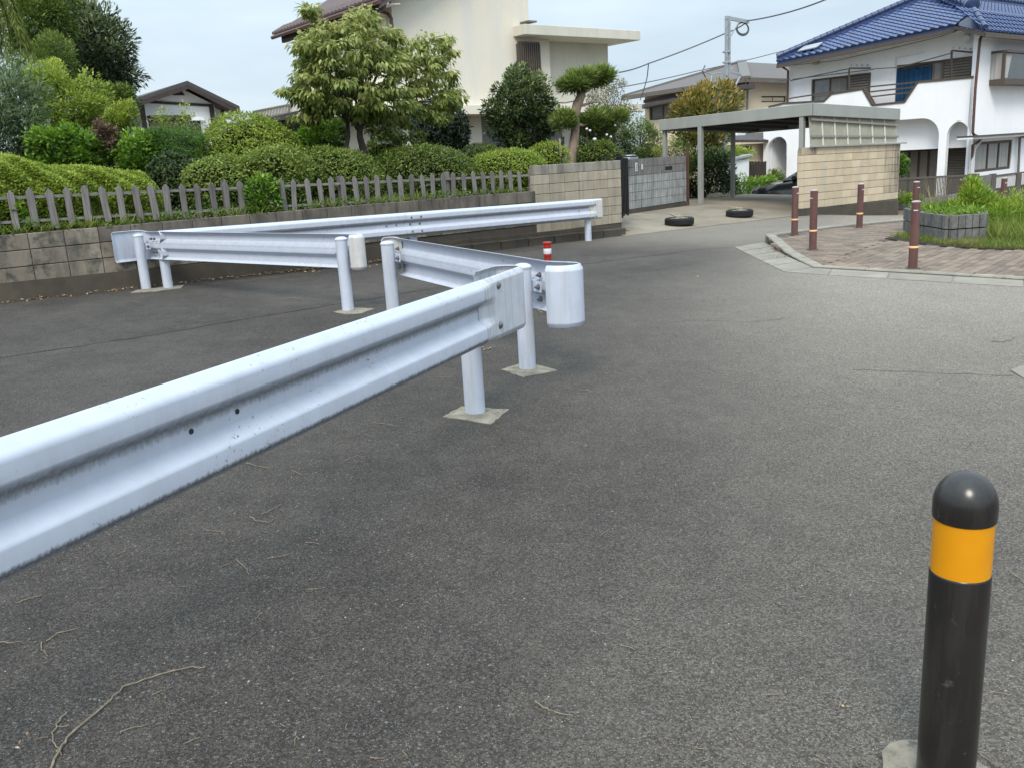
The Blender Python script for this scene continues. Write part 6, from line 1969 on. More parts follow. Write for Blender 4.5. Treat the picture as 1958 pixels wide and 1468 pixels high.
def dome(name, label, cat, box, t, mat, L=.04, Wd=.019, cov=1.3, amp=.10, group=None, depth_f=.8, zmin=-.75, spread=.75, young=.25):
    """clipped shrub: leaves set over a lumpy dome, twiggy inside"""
    c, R, H = pxblob(*box, t)
    base = Vector((c.x, c.y, min(ground_at(c), c.z - H * .6)))
    root = thing(name, base, label, cat, group)
    area = 4 * math.pi * ((R * H) ** .5) ** 2 * .62
    n = int(min(60000, 1.7 * cov * area / (.5 * L * Wd)))
    d = rdir_(int(n * 1.5)); d = d[d[:, 2] > zmin][:n]; n = len(d)
    seed_ = random.uniform(0, 6)
    lm = lumps(d, 12, amp) * RNG.uniform(.90, 1.015, n) + .03 * np.sin(d[:, 0] * 17 + d[:, 2] * 13) * np.cos(d[:, 1] * 15)
    lm = lm + (RNG.random(n) < .05) * RNG.uniform(.02, .12, n)          # stray shoots
    hole = np.sin(d[:, 0] * 9.1 + seed_) + np.sin(d[:, 1] * 10.3 + 2 * seed_) + np.sin(d[:, 2] * 11.7 + 3 * seed_) + .8 * np.sin(d[:, 0] * 23 + d[:, 2] * 19 + seed_)
    keep = (hole > -1.5) | (RNG.random(n) < .45)
    d, lm = d[keep], lm[keep]; n = len(d)
    rad = np.array([R, R * depth_f, H])
    C = np.array(c) + d * rad * lm[:, None]
    nn = unit(d / rad)
    D = unit(nn * .45 + rdir_(n) * 1.0 + np.array([0, 0, .1]))
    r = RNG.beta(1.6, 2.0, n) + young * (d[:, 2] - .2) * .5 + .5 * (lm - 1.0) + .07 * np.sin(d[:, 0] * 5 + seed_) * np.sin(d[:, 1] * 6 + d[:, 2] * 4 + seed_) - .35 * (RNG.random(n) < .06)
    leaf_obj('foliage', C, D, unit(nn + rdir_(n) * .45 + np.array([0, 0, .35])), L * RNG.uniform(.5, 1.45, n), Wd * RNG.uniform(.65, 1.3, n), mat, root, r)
    # inner twigs: a smaller lumpy body
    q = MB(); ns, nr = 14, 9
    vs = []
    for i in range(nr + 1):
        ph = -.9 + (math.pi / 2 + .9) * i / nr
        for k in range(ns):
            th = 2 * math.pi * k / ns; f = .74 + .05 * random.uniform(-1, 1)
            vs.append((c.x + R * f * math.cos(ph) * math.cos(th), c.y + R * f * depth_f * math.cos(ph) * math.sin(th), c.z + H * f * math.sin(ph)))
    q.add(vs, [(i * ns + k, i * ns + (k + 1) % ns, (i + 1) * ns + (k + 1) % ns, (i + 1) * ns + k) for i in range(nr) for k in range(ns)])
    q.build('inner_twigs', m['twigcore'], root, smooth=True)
    q = MB()
    for k in range(4):
        a = random.uniform(0, 6.28); e = Vector((c.x + R * .5 * math.cos(a), c.y + R * .4 * math.sin(a), c.z))
        q.tube([Vector((c.x + .05 * math.cos(a), c.y + .05 * math.sin(a), base.z - .05)), e], [.02, .01], 6)
    q.build('stem', m['bark'], root)
    return root
def sample_poly(poly, n):
    xs = [p[0] for p in poly]; ys = [p[1] for p in poly]
    out = []
    P = np.array(poly + [poly[0]], float)
    while len(out) < n:
        x, y = random.uniform(min(xs), max(xs)), random.uniform(min(ys), max(ys))
        if in_poly(x, y, poly):
            a, b = P[:-1], P[1:]
            ab = b - a; w_ = np.array([x, y]) - a
            k = np.clip((w_ * ab).sum(1) / np.maximum((ab * ab).sum(1), 1e-9), 0, 1)
            dd = np.sqrt(((w_ - ab * k[:, None]) ** 2).sum(1)).min()
            out.append((x, y, dd))
    return out
def crown(name, label, cat, poly, t, mat, thick=1.0, ncl=60, per=60, rc=.22, flat=.7, L=.08, Wd=.035, droop=0.0, out=.8, edge=40, trunk=None, tr=.06, barkm=None, group=None, rbias=0.0, rspread=1.0, base_px=None, limbs=True, updir=.15):
    """free-growing crown: leaf clumps through a volume, limbs reaching to them"""
    smp = sample_poly(poly, ncl)
    cx = sum(p[0] for p in poly) / len(poly); cy = sum(p[1] for p in poly) / len(poly)
    cen = np.array(TW(cx, cy, t))
    dp = depth(Vector(cen))
    cl = []
    for x, y, dd in smp:
        dt = random.uniform(-1, 1) * thick * math.sqrt(min(1, dd / edge))
        base = np.array(TW(x, y, t))
        view = unit(base - EYE)
        p = base + view * dt
        cl.append(p)
    cl = np.array(cl)
    if base_px: b = TW(base_px[0], base_px[1], t); bx, by = b.x, b.y
    else: bx, by = cen[0], cen[1]
    gzr = min(ground_at(Vector((bx, by, 0))), cl[:, 2].min() - .05)
    root = thing(name, (bx, by, gzr), label, cat, group)
    C, D, Nn, R_ = [], [], [], []
    for p in cl:
        k = max(6, int(per * random.uniform(.6, 1.4)))
        rr = rc * random.uniform(.65, 1.3)
        d = rdir_(k)
        rad = RNG.uniform(.25, 1, k) ** .5
        pos = p + d * rad[:, None] * np.array([rr, rr, rr * flat])
        o_ = unit(p - cen)
        dirv = unit(d * out + o_ * .35 + rdir_(k) * .55 + np.array([0, 0, updir - droop]))
        C.append(pos); D.append(dirv); Nn.append(unit(np.array([0, 0, 1.0]) * .7 + d * .6 + rdir_(k) * .5))
        hgt = (d[:, 2] * .22 + (p[2] - cen[2]) / (abs(cl[:, 2] - cen[2]).max() + .01) * .14)
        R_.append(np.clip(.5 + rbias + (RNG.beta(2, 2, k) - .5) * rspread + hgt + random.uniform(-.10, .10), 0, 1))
    C = np.concatenate(C); D = np.concatenate(D); Nn = np.concatenate(Nn); R_ = np.concatenate(R_)
    n = len(C)
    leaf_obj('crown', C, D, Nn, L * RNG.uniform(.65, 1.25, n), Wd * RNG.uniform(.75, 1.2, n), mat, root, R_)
    bk = barkm or m['bark']
    q = MB()
    if trunk:
        pts = [TW(x, y, t) for x, y in trunk]
        pts[0].z = min(pts[0].z, gzr - .05) if not base_px else pts[0].z
        rr = [tr * (1 - .55 * i / (len(pts) - 1)) for i in range(len(pts))]
        q.tube(pts, rr, 12)
        topp = pts[-1]; mid = pts[len(pts) // 2]
    else:
        topp = Vector(cen) - Vector((0, 0, .2)); mid = Vector((bx, by, (gzr + cen[2]) / 2))
        q.tube([Vector((bx, by, gzr - .05)), mid, topp], [tr, tr * .8, tr * .5], 10)
    if limbs:
        for p in cl[:: max(1, len(cl) // 26)]:
            p = Vector(p)
            st_ = mid.lerp(topp, random.uniform(0, 1))
            md = st_.lerp(p, .55) + Vector((random.uniform(-.05, .05), random.uniform(-.05, .05), random.uniform(0, .12)))
            q.tube([st_, md, p], [tr * .30, tr * .18, tr * .06], 6)
    q.build('trunk', bk, root, smooth=True)
    return root

# --- trees and shrubs of the garden, left to right
crown('evergreen_tree', 'tall dark evergreen tree left of the gabled house', 'tree', [(120, 24), (153, 10), (170, 22), (194, 16), (205, 38), (228, 46), (243, 77), (253, 90), (251, 125), (260, 160), (240, 170), (180, 170), (148, 155), (135, 110), (120, 60)], 13.5, L_BIG, 1.6, 150, 95, .34, .8, .15, .05, tr=.16, edge=45, rspread=1.1)
crown('evergreen_tree', 'tall mid-green tree filling the top left corner', 'tree', [(10, -40), (70, -45), (124, -30), (132, 20), (128, 78), (105, 90), (60, 115), (10, 110)], 11.0, L_CYP, 1.5, 110, 120, .30, .9, .12, .035, tr=.14, rspread=1.1)
crown('cypress', 'soft feathery green cypress below the tall trees', 'tree', [(35, 118), (75, 95), (100, 72), (126, 82), (150, 108), (160, 165), (130, 180), (70, 180), (30, 150)], 7.6, L_CYP, .9, 90, 150, .20, .8, .075, .018, tr=.1)
crown('dark_shrub', 'dark green shrub just left of the gabled house roof', 'shrub', [(165, 172), (238, 168), (252, 190), (246, 220), (190, 222), (168, 205)], 8.5, L_CYP, .9, 50, 110, .22, .8, .09, .03, tr=.06, rbias=-.12)
crown('fruit_tree', 'loose yellow-green tree with upright shoots in the left garden', 'tree', [(58, 140), (84, 122), (92, 138), (108, 121), (116, 158), (150, 168), (172, 147), (182, 165), (202, 168), (208, 190), (186, 232), (150, 262), (95, 262), (58, 245)], 5.0, L_PLUM, .8, 120, 85, .15, .9, .065, .032, tr=.05, edge=25)
crown('oleander', 'grey-green oleander with long narrow leaves at the left edge', 'shrub', [(-60, 112), (20, 112), (45, 125), (74, 152), (86, 205), (82, 268), (40, 290), (-60, 290)], 3.3, L_OLE, .6, 90, 80, .17, .9, .13, .021, tr=.04, out=1.0)
crown('yellow_shrub', 'small yellow-green conical shrub beside the gabled house', 'shrub', [(204, 222), (222, 206), (250, 203), (258, 232), (242, 252), (210, 252)], 4.0, L_PLUM, .35, 34, 90, .11, .9, .06, .022, tr=.03, rbias=-.05)
crown('laurel_shrub', 'bright glossy green shrub behind the left end of the hedge', 'shrub', [(58, 262), (95, 243), (140, 250), (176, 250), (196, 262), (226, 292), (222, 322), (58, 322)], 2.5, L_LAU, .45, 95, 70, .12, .8, .075, .036, tr=.03)
crown('laurel_shrub', 'bright glossy green shrub right of the bronze-leaved bush', 'shrub', [(228, 262), (262, 250), (290, 272), (300, 300), (296, 330), (238, 332), (224, 310)], 2.2, L_LAU, .4, 55, 70, .11, .8, .065, .032, tr=.03, rbias=.04)
crown('bronze_shrub', 'bronze-leaved bush with a bare trunk among green shrubs', 'shrub', [(176, 247), (190, 235), (206, 240), (222, 255), (229, 275), (227, 296), (206, 282), (190, 257)], 2.35, L_RED, .22, 40, 50, .075, .9, .05, .022, trunk=[(224, 330), (222, 300), (212, 270)], tr=.035, barkm=m['barkl'])
crown('japanese_maple', 'low dark green maple with fine leaves below the gabled house', 'shrub', [(268, 264), (300, 248), (350, 247), (384, 266), (392, 298), (352, 320), (300, 322), (266, 302)], 2.2, L_MAP, .45, 70, 110, .13, .5, .05, .014, tr=.03, trunk=[(300, 330), (306, 312), (320, 290)])
crown('young_shoots', 'thin pale shoots in front of the gabled house window', 'shrub', [(292, 236), (312, 205), (322, 236), (358, 200), (372, 238), (400, 222), (404, 246), (300, 254)], 3.0, L_PLUM, .3, 42, 18, .08, 1.3, .045, .02, tr=.008)
# willow branches that hang into the top left corner
wr_t = thing('willow', TW(-60, -60, 2.2), 'drooping willow-like branches with narrow leaves in the top left corner', 'tree')
C, D = [], []
q = MB()
for x0, y0, x1, y1, x2, y2 in ((-20, -40, 20, 20, 20, 95), (-10, -40, 30, 10, 46, 100), (0, -40, 40, 30, 62, 108), (-20, -20, 5, 40, 2, 100), (0, -30, 25, 30, 34, 70), (-30, -30, 10, 30, 14, 110), (5, -40, 45, 45, 52, 90), (-20, 0, -5, 50, -8, 120)):
    pts = []
    for i in range(13):
        f = i / 12
        x = (1 - f) ** 2 * x0 + 2 * f * (1 - f) * x1 + f * f * x2; y = (1 - f) ** 2 * y0 + 2 * f * (1 - f) * y1 + f * f * y2
        pts.append(TW(x, y, 2.2 + .25 * math.sin(x0 + i * .2)))
    q.tube(pts, [.008 - .0005 * i for i in range(13)], 5)
    for a, b in zip(pts[:-1], pts[1:]):
        for k in range(9):
            C.append(a.lerp(b, random.random())); D.append((b - a).normalized() * .8 + Vector((random.uniform(-.6, .6), random.uniform(-.6, .6), -.5)))
q.build('branch', m['bark'], wr_t)
C = np.array(C); D = np.array(D)
leaf_obj('crown', C, D, rdir_(len(C)), .14 * RNG.uniform(.7, 1.2, len(C)), .017, L_WIL, wr_t, RNG.beta(2, 2, len(C)))

# --- clipped azalea hedge along the fence, left
hd_ = thing('azalea_hedge', W3(0, 1.0, .85), 'long clipped yellow-green azalea hedge behind the left end of the fence', 'hedge')
nH = 66000
hs_a = T(-160, 320, 1.0)[0]; hs_b = T(312, 340, .8)[0]
zhs = [(hs_a, T(0, 312, 1.2)[2] + .06), (T(0, 296, 1.2)[0], T(0, 314, 1.2)[2]), (T(100, 318, 1.1)[0], T(100, 330, 1.1)[2]), (T(200, 322, 1.0)[0], T(200, 333, 1.0)[2]), (T(290, 330, .9)[0], T(290, 344, .9)[2]), (hs_b, T(310, 350, .9)[2])]
sx_ = np.array([z[0] for z in zhs]); sz_ = np.array([z[1] for z in zhs])
s_ = RNG.uniform(hs_a, hs_b, nH); ph = RNG.uniform(-.25, math.pi * .8, nH)
zt_h = np.interp(s_, sx_, sz_); endf = np.clip((hs_b - s_) / .35, 0.05, 1) ** .5
cosp, sinp = np.cos(ph), np.sin(ph)
e_ = .55
tt = 1.05 - .78 * endf * np.sign(cosp) * np.abs(cosp) ** e_
hh = (zt_h - .95) * endf
bump_ = 1 + .05 * np.sin(s_ * 7.3 + 1) * np.sin(ph * 4) + .035 * np.sin(s_ * 17 + ph * 9)
zz = 1.0 + hh * np.sign(sinp) * np.abs(sinp) ** e_ * bump_
jit = RNG.uniform(.93, 1.0, nH)
tt = 1.05 + (tt - 1.05) * jit * bump_; zz = 1.0 + (zz - 1.0) * jit
C = A0[None, :] + s_[:, None] * BS + tt[:, None] * BT
C = np.column_stack([C, zz])
nrmH = np.column_stack([-BT[0] * cosp, -BT[1] * cosp, sinp])
D = unit(nrmH * .45 + rdir_(nH) * 1.0 + np.array([0, 0, .1]))
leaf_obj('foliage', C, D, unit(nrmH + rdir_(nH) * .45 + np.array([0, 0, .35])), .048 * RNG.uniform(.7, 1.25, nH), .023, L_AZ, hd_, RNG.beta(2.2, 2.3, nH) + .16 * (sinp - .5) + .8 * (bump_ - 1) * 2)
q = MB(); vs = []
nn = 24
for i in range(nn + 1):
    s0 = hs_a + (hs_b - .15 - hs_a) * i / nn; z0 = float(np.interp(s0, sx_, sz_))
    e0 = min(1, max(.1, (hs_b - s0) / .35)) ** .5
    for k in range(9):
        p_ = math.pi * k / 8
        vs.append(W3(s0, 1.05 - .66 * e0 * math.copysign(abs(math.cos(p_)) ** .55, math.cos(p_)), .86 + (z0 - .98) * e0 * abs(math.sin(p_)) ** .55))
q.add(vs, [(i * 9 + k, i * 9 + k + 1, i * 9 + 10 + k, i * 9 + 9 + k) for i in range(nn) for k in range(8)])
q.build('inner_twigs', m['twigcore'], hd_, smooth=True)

# --- azalea domes and clipped shrubs
dome('azalea', 'large rounded yellow-green azalea left of the dogwood tree', 'shrub', (376, 224, 580, 372), 2.4, L_AZ, .048, .023, 1.4, .07, 'clipped azaleas')
dome('azalea', 'olive green azalea mound at the fence below the large rounded one', 'shrub', (338, 300, 480, 420), 1.1, L_AZ3, .05, .025, 1.2, .16, 'clipped azaleas')
dome('azalea', 'olive azalea mound behind the vine-covered pickets', 'shrub', (440, 284, 592, 410), 1.0, L_AZ3, .05, .025, 1.2, .16, 'clipped azaleas')
dome('azalea', 'olive green azalea mound left of the dogwood trunks', 'shrub', (552, 284, 720, 396), 1.1, L_AZ3, .05, .025, 1.2, .16, 'clipped azaleas')
dome('azalea', 'bright azalea behind the dogwood trunks', 'shrub', (685, 268, 790, 345), 2.4, L_AZ, .05, .025, 1.2, .14, 'clipped azaleas')
dome('azalea', 'wide dark clipped azalea right of the dogwood trunks', 'shrub', (705, 280, 905, 388), 1.2, L_AZ2, .042, .021, 1.3, .06, 'clipped azaleas')
dome('azalea', 'small dark clipped round shrub below the cream wall', 'shrub', (874, 277, 970, 350), 2.2, L_AZ2, .036, .018, 1.3, .05, 'clipped azaleas')
dome('azalea', 'low yellow-green clipped azalea beside the tall block wall', 'shrub', (884, 288, 1046, 376), 1.0, L_AZ, .042, .021, 1.3, .07, 'clipped azaleas')
dome('azalea', 'yellow-green azalea between the round tree and the sculpted pine', 'shrub', (1004, 276, 1082, 335), 1.6, L_AZ, .042, .021, 1.3, .12, 'clipped azaleas')
dome('azalea', 'low dark green mound right of the sculpted pine trunk', 'shrub', (1100, 274, 1194, 335), 1.5, L_AZ2, .042, .021, 1.3, .14, 'clipped azaleas')
dome('camellia', 'dense dark glossy round camellia behind the dogwood', 'shrub', (788, 190, 897, 318), 3.4, L_CAM, .075, .038, 1.3, .06, None, .9, -.8)
crown('bright_shrub', 'fresh green shrub left of the dogwood trunks', 'shrub', [(575, 262), (590, 240), (625, 233), (652, 245), (660, 275), (648, 295), (600, 300), (578, 290)], 2.9, L_LAU, .45, 60, 80, .13, .7, .08, .034, tr=.025)
crown('azalea', 'loose olive azalea twigs rising from the fence near the vine', 'shrub', [(470, 300), (500, 285), (540, 300), (560, 330), (480, 345)], .8, L_AZ3, .25, 24, 50, .09, .7, .045, .02, tr=.012)

dome('dark_shrub', 'shaded leafy shrub under the low maple at the fence', 'shrub', (280, 296, 386, 410), 1.5, L_DKS, .06, .03, 1.5, .05)
dome('dark_shrub', 'dark green hedge mass behind the low maple and laurels', 'shrub', (215, 262, 420, 440), 4.2, L_DKS, .075, .036, 1.4, .05)
dome('dark_shrub', 'dark green hedge mass behind the leftmost laurel', 'shrub', (20, 262, 240, 440), 4.4, L_DKS, .075, .036, 1.4, .05)
# --- flowering dogwood in front of the cream house
DOG = [(538, 172), (575, 160), (562, 148), (584, 128), (570, 102), (564, 76), (574, 58), (594, 62), (584, 16), (596, 14), (602, 44), (616, 36), (630, 46), (652, 38), (672, 26), (700, 8), (716, 0), (720, 20), (706, 48), (728, 56), (750, 54), (778, 72), (800, 72), (812, 54), (820, 76), (830, 70), (852, 66), (866, 94), (852, 112), (857, 133), (876, 148), (891, 166), (886, 188), (872, 198), (868, 222), (842, 232), (796, 243), (758, 232), (706, 228), (680, 228), (652, 224), (618, 220), (572, 232), (562, 226), (592, 200), (560, 190)]
crown('dogwood_tree', 'broad dogwood tree with drooping yellow-green leaves before the cream house', 'tree', DOG, 1.9, L_DOG, .95, 420, 44, .15, .42, .115, .048, droop=.95, out=.75, edge=55, trunk=[(706, 330), (697, 296), (688, 262), (688, 210), (694, 130)], tr=.075, updir=0.0, rspread=.9)
q = MB(); dg = bpy.data.objects['dogwood_tree']
q.tube([TW(x, y, 1.95) for x, y in ((652, 318), (660, 292), (666, 262), (664, 220), (650, 170))], [.055, .045, .038, .03, .015], 10); q.build('second_stem', m['bark'], dg, smooth=True)
crown('dogwood_sucker', 'sparse low leafy branch beside the dogwood trunk', 'shrub', [(700, 236), (760, 240), (812, 250), (806, 275), (760, 268), (716, 262)], 1.9, L_DOG, .35, 30, 18, .09, .5, .10, .045, droop=.8, tr=.012, rbias=-.25)

# --- round osmanthus, sculpted podocarpus, crepe myrtle
crown('osmanthus_tree', 'dense oval evergreen tree below the barred window', 'tree', [(962, 158), (985, 133), (1008, 128), (1030, 140), (1048, 172), (1058, 205), (1055, 245), (1040, 275), (1000, 292), (962, 285), (942, 255), (934, 215), (944, 182)], 2.7, L_OSM, .75, 190, 75, .15, .8, .085, .036, trunk=[(1006, 305), (1005, 275), (1004, 230)], tr=.045, edge=40, rspread=1.15)
pod = thing('podocarpus_tree', TW(1092, 312, 1.75), 'sculpted cloud-pruned tree with pale trunk and flat leaf pads', 'tree')
q = MB()
q.tube([TW(x, y, 1.75) for x, y in ((1091, 318), (1096, 285), (1100, 252), (1099, 222), (1104, 200), (1112, 182), (1114, 165), (1112, 155))], [.115, .10, .088, .095, .10, .085, .065, .05], 14)
for br in ([(1100, 240), (1118, 240), (1140, 232)], [(1099, 232), (1085, 238), (1072, 235)], [(1112, 180), (1125, 172), (1142, 160)], [(1104, 205), (1120, 200), (1140, 195)]):
    q.tube([TW(x, y, 1.72) for x, y in br], [.035, .028, .018], 8)
q.build('trunk', m['barkl'], pod, smooth=True)
def pad(box, t, n, parent, name='leaf_pad', mat=L_POD, L=.13, Wd=.019):
    c, R, H = pxblob(*box, t)
    C, D, Rn = [], [], []
    k = 9
    for j in range(k):
        o_ = rdir_(1)[0] * np.array([R, R * .8, H * .75]) * random.uniform(.5, .8)
        rr = random.uniform(.4, .56)
        m_ = n // k
        d = rdir_(m_)
        C.append(np.array(c) + o_ + d * np.array([R * rr, R * rr, H * rr * 1.1]) * RNG.uniform(.3, 1.0, m_)[:, None])
        D.append(unit(d * np.array([1, 1, .7]) + o_ / R * .5 + rdir_(m_) * .5 + np.array([0, 0, .5])))
        Rn.append(RNG.beta(2, 2.4, m_) + .24 * d[:, 2] + .2 * o_[2] / H + .08)
    C, D, Rn = np.concatenate(C), np.concatenate(D), np.concatenate(Rn)
    leaf_obj(name, C, D, rdir_(len(C)), L * RNG.uniform(.65, 1.2, len(C)), Wd, mat, parent, Rn)
pad((1066, 138, 1128, 180), 1.75, 2600, pod); pad((1110, 124, 1174, 172), 1.75, 3000, pod); pad((1085, 132, 1140, 168), 1.7, 1800, pod)
pad((1052, 208, 1098, 254), 1.8, 2200, pod); pad((1106, 205, 1156, 252), 1.7, 2400, pod); pad((1140, 208, 1200, 250), 1.7, 2600, pod); pad((1105, 228, 1180, 262), 2.2, 2000, pod)
crown('crepe_myrtle', 'pale sparse flowering shrub behind the sculpted tree', 'shrub', [(1116, 204), (1126, 180), (1150, 166), (1178, 152), (1196, 164), (1190, 188), (1212, 208), (1228, 205), (1212, 224), (1180, 222), (1120, 216)], 4.4, L_MYR, .5, 90, 26, .13, .9, .06, .028, tr=.02, rspread=1.2)
crown('dark_shrub', 'dark shaded shrub under the sculpted tree pads', 'shrub', [(1100, 252), (1140, 244), (1196, 250), (1204, 285), (1190, 308), (1105, 308)], 3.6, L_DKS, .5, 60, 80, .15, .8, .08, .03, tr=.03)
crown('willowleaf_shrub', 'upright grey-green shrub behind the ribbed gate wall', 'shrub', [(1190, 250), (1204, 236), (1225, 232), (1250, 242), (1262, 270), (1262, 312), (1192, 314)], 5.0, L_POD, .55, 110, 70, .15, 1.0, .085, .02, tr=.03, rbias=-.04, updir=.35)
crown('nandina', 'feathery lime green shrub behind the ribbed wall near the rusty post', 'shrub', [(1252, 290), (1270, 272), (1295, 268), (1318, 285), (1326, 308), (1318, 345), (1262, 318)], 4.4, L_PLUM, .45, 60, 70, .14, .8, .055, .018, tr=.02)
# white blooms
fl = thing('white_roses', TW(1130, 262, 1.6), 'few white blossoms beside the sculpted tree trunk', 'flowers')
q = MB()
for x, y, r in ((1137, 267, .045), (1128, 250, .03), (1122, 247, .03), (1160, 258, .03), (1168, 262, .028), (1176, 240, .025)):
    P = TW(x, y, 1.55); q.lathe(P, [(.004, -r), (r * .8, -r * .5), (r, .0), (r * .7, r * .6), (.003, r * .8)], 9)
q.build('blossom', m['white'], fl); q = MB()
for x, y in ((1137, 267), (1124, 249), (1165, 260)): q.tube([TW(x, y, 1.55), TW(x - 6, 300, 1.6)], .006, 5)
q.build('stem', m['bark'], fl)
# --- behind and under the carport
crown('magnolia_tree', 'tree with upright brownish green leaves above the carport roof', 'tree', [(1290, 226), (1300, 196), (1318, 182), (1345, 166), (1362, 174), (1385, 164), (1414, 182), (1414, 202), (1396, 220), (1390, 260), (1360, 285), (1310, 280), (1286, 250)], 5.8, L_MAG, .8, 150, 42, .20, .9, .17, .055, tr=.07, out=.9, updir=.75, edge=30)
crown('dark_hedge', 'dark leafy hedge in the shade under the carport', 'hedge', [(1306, 300), (1330, 284), (1360, 290), (1398, 296), (1404, 372), (1380, 386), (1345, 392), (1310, 390)], 4.95, L_DKS, .5, 150, 85, .19, .9, .09, .034, tr=.03)
crown('lime_shrub', 'lime green foliage beyond the carport posts', 'shrub', [(1378, 296), (1400, 286), (1432, 286), (1440, 302), (1420, 312), (1380, 310)], 9.0, L_PLUM, .6, 46, 70, .2, .8, .09, .035, tr=.03)
crown('bright_shrub', 'fresh green leafy plants behind the black car bonnet', 'shrub', [(1404, 345), (1425, 338), (1445, 348), (1478, 342), (1505, 352), (1500, 378), (1450, 388), (1404, 390)], 7.0, L_LAU, .6, 90, 60, .18, .8, .1, .045, tr=.02)
crown('dark_shrub', 'clipped dark bush in front of the white arch', 'shrub', [(1462, 336), (1475, 326), (1490, 326), (1500, 340), (1498, 354), (1466, 354)], 8.2, L_AZ2, .5, 40, 80, .15, .8, .07, .03, tr=.03)
crown('bright_shrub', 'small leafy shrub at the right end of the carport wall', 'shrub', [(1718, 300), (1724, 294), (1732, 300), (1735, 320), (1728, 334), (1718, 336)], .35, L_LAU, .2, 26, 40, .09, .9, .07, .035, tr=.015, rbias=-.1)
crown('bright_shrub', 'low weeds at the foot of the bar railing', 'shrub', [(1718, 380), (1724, 371), (1740, 373), (1760, 376), (1762, 386), (1720, 388)], .0, L_FRN, .15, 30, 30, .08, .7, .07, .03, tr=.008, limbs=False)
for k, (x, y, r, lab) in enumerate(((1362, 379, .16, 'left'), (1373, 377, .15, 'middle'), (1385, 380, .17, 'right'))):
    P = TW(x, y, 4.3); q = MB()
    q.lathe(P, [(.02, -.12), (r, -.1), (r * 1.1, 0), (r * .8, r * .55), (r * .3, r * .7), (.02, r * .72)], 9)
    q.v = [(a + random.uniform(-.03, .03), b + random.uniform(-.03, .03), c + random.uniform(-.025, .025)) for a, b, c in q.v]
    tag(q.build('rock', m['tallblock'], at=P), '%s pale rock of three at the foot of the dark hedge' % lab, 'rock', 'rocks under the hedge')

# --- planter weeds and grass on the island
def blades(name, mat, pts, L, Wd, parent, lean=.5, rb=0.0):
    C = np.array(pts); n = len(C)
    D = unit(rdir_(n) * np.array([lean, lean, .2]) + np.array([0, 0, 1.0]))
    return leaf_obj(name, C, D, rdir_(n), L * RNG.uniform(.5, 1.25, n), Wd, mat, parent, RNG.beta(2, 2, n) + rb, .05)
TI = -5.3
crown('goldenrod_clump', 'lush light green weeds growing out of the planter', 'weeds', [(1778, 412), (1800, 402), (1828, 392), (1846, 388), (1850, 364), (1860, 350), (1870, 366), (1890, 378), (1905, 392), (1920, 398), (1930, 412), (1918, 440), (1888, 432), (1884, 418), (1840, 416)], TI, L_FRN, .5, 190, 46, .11, .9, .09, .02, tr=.008, out=.9, updir=.3, edge=25, limbs=False)
crown('low_weeds', 'low green ground weeds covering the planter soil', 'weeds', [(1766, 412), (1774, 404), (1820, 402), (1878, 406), (1880, 415), (1814, 417)], -5.0, L_FRN, .7, 90, 40, .10, .6, .07, .02, tr=.006, limbs=False, rbias=.05)
crown('low_weeds', 'short green weeds along the front rim of the planter', 'weeds', [(1784, 414), (1790, 408), (1876, 410), (1878, 418), (1814, 420)], -5.42, L_FRN, .12, 46, 30, .07, .7, .06, .018, tr=.005, limbs=False, rbias=.02)
crown('goldenrod_clump', 'dense bright green weeds right of the planter', 'weeds', [(1878, 418), (1900, 395), (1930, 392), (1965, 400), (2010, 396), (2010, 462), (1940, 468), (1884, 458)], -5.75, L_FRN, .6, 170, 45, .13, .9, .09, .016, tr=.008, out=.9, updir=.3, limbs=False, rbias=-.04)
crown('yellow_flower_stalks', 'yellowish stalks among the weeds at the right edge', 'weeds', [(1868, 366), (1900, 378), (1940, 372), (1960, 380), (1960, 402), (1900, 404)], -5.0, L_FRN, .5, 44, 34, .12, 1.1, .07, .014, tr=.006, rbias=.22, limbs=False)
crown('thin_weed', 'thin tall weed with paired leaves standing in the planter', 'weeds', [(1838, 372), (1848, 352), (1856, 344), (1866, 352), (1880, 358), (1876, 366), (1858, 372)], -5.2, L_LAU, .2, 26, 16, .08, .8, .08, .03, tr=.006, rbias=.05)
lw_ = bpy.data.objects['low_weeds']
pc_ = []
pl2d = [(p.x, p.y) for p in pp]
while len(pc_) < 1700:
    x, y = random.uniform(min(p[0] for p in pl2d), max(p[0] for p in pl2d)), random.uniform(min(p[1] for p in pl2d), max(p[1] for p in pl2d))
    if in_poly(x, y, pl2d): pc_.append((x, y, isl_z(x, y) + .31 + random.uniform(0, .10)))
leaf_obj('ground_leaves', np.array(pc_), rdir_(1700) + np.array([0, 0, .5]), rdir_(1700) * .6 + np.array([0, 0, 1]), .075 * RNG.uniform(.6, 1.3, 1700), .026, L_FRN, lw_, RNG.beta(2, 2.2, 1700))
gi_ = thing('grass', surf(1800, 470, isl_z), 'rough grass around the planter on the brick island', 'grass'); tag(gi_, kind='stuff')
pts = []
gpoly = [(1700, 455), (1740, 447), (1760, 452), (1815, 464), (1884, 458), (1960, 455), (2040, 455), (2040, 484), (1958, 478), (1870, 476), (1785, 468)]
for x, y, dd in sample_poly(gpoly, 5200): pts.append(surf(x, y, isl_z))
blades('grass_blades', L_GRS, pts, .085, .0055, gi_, .9)
pts = [surf(x, y, isl_z) for x, y, dd in sample_poly([(1770, 458), (1815, 466), (1884, 462), (1870, 474), (1800, 468)], 1500)]
blades('dry_grass_blades', L_DRY, pts, .075, .005, gi_, 1.2)
pts = [surf(x, y, isl_z) for x, y, dd in sample_poly([(1882, 440), (1960, 425), (2060, 425), (2060, 466), (1884, 462)], 2600)]
blades('tall_grass_blades', L_GRS, pts, .30, .007, gi_, .6, .08)
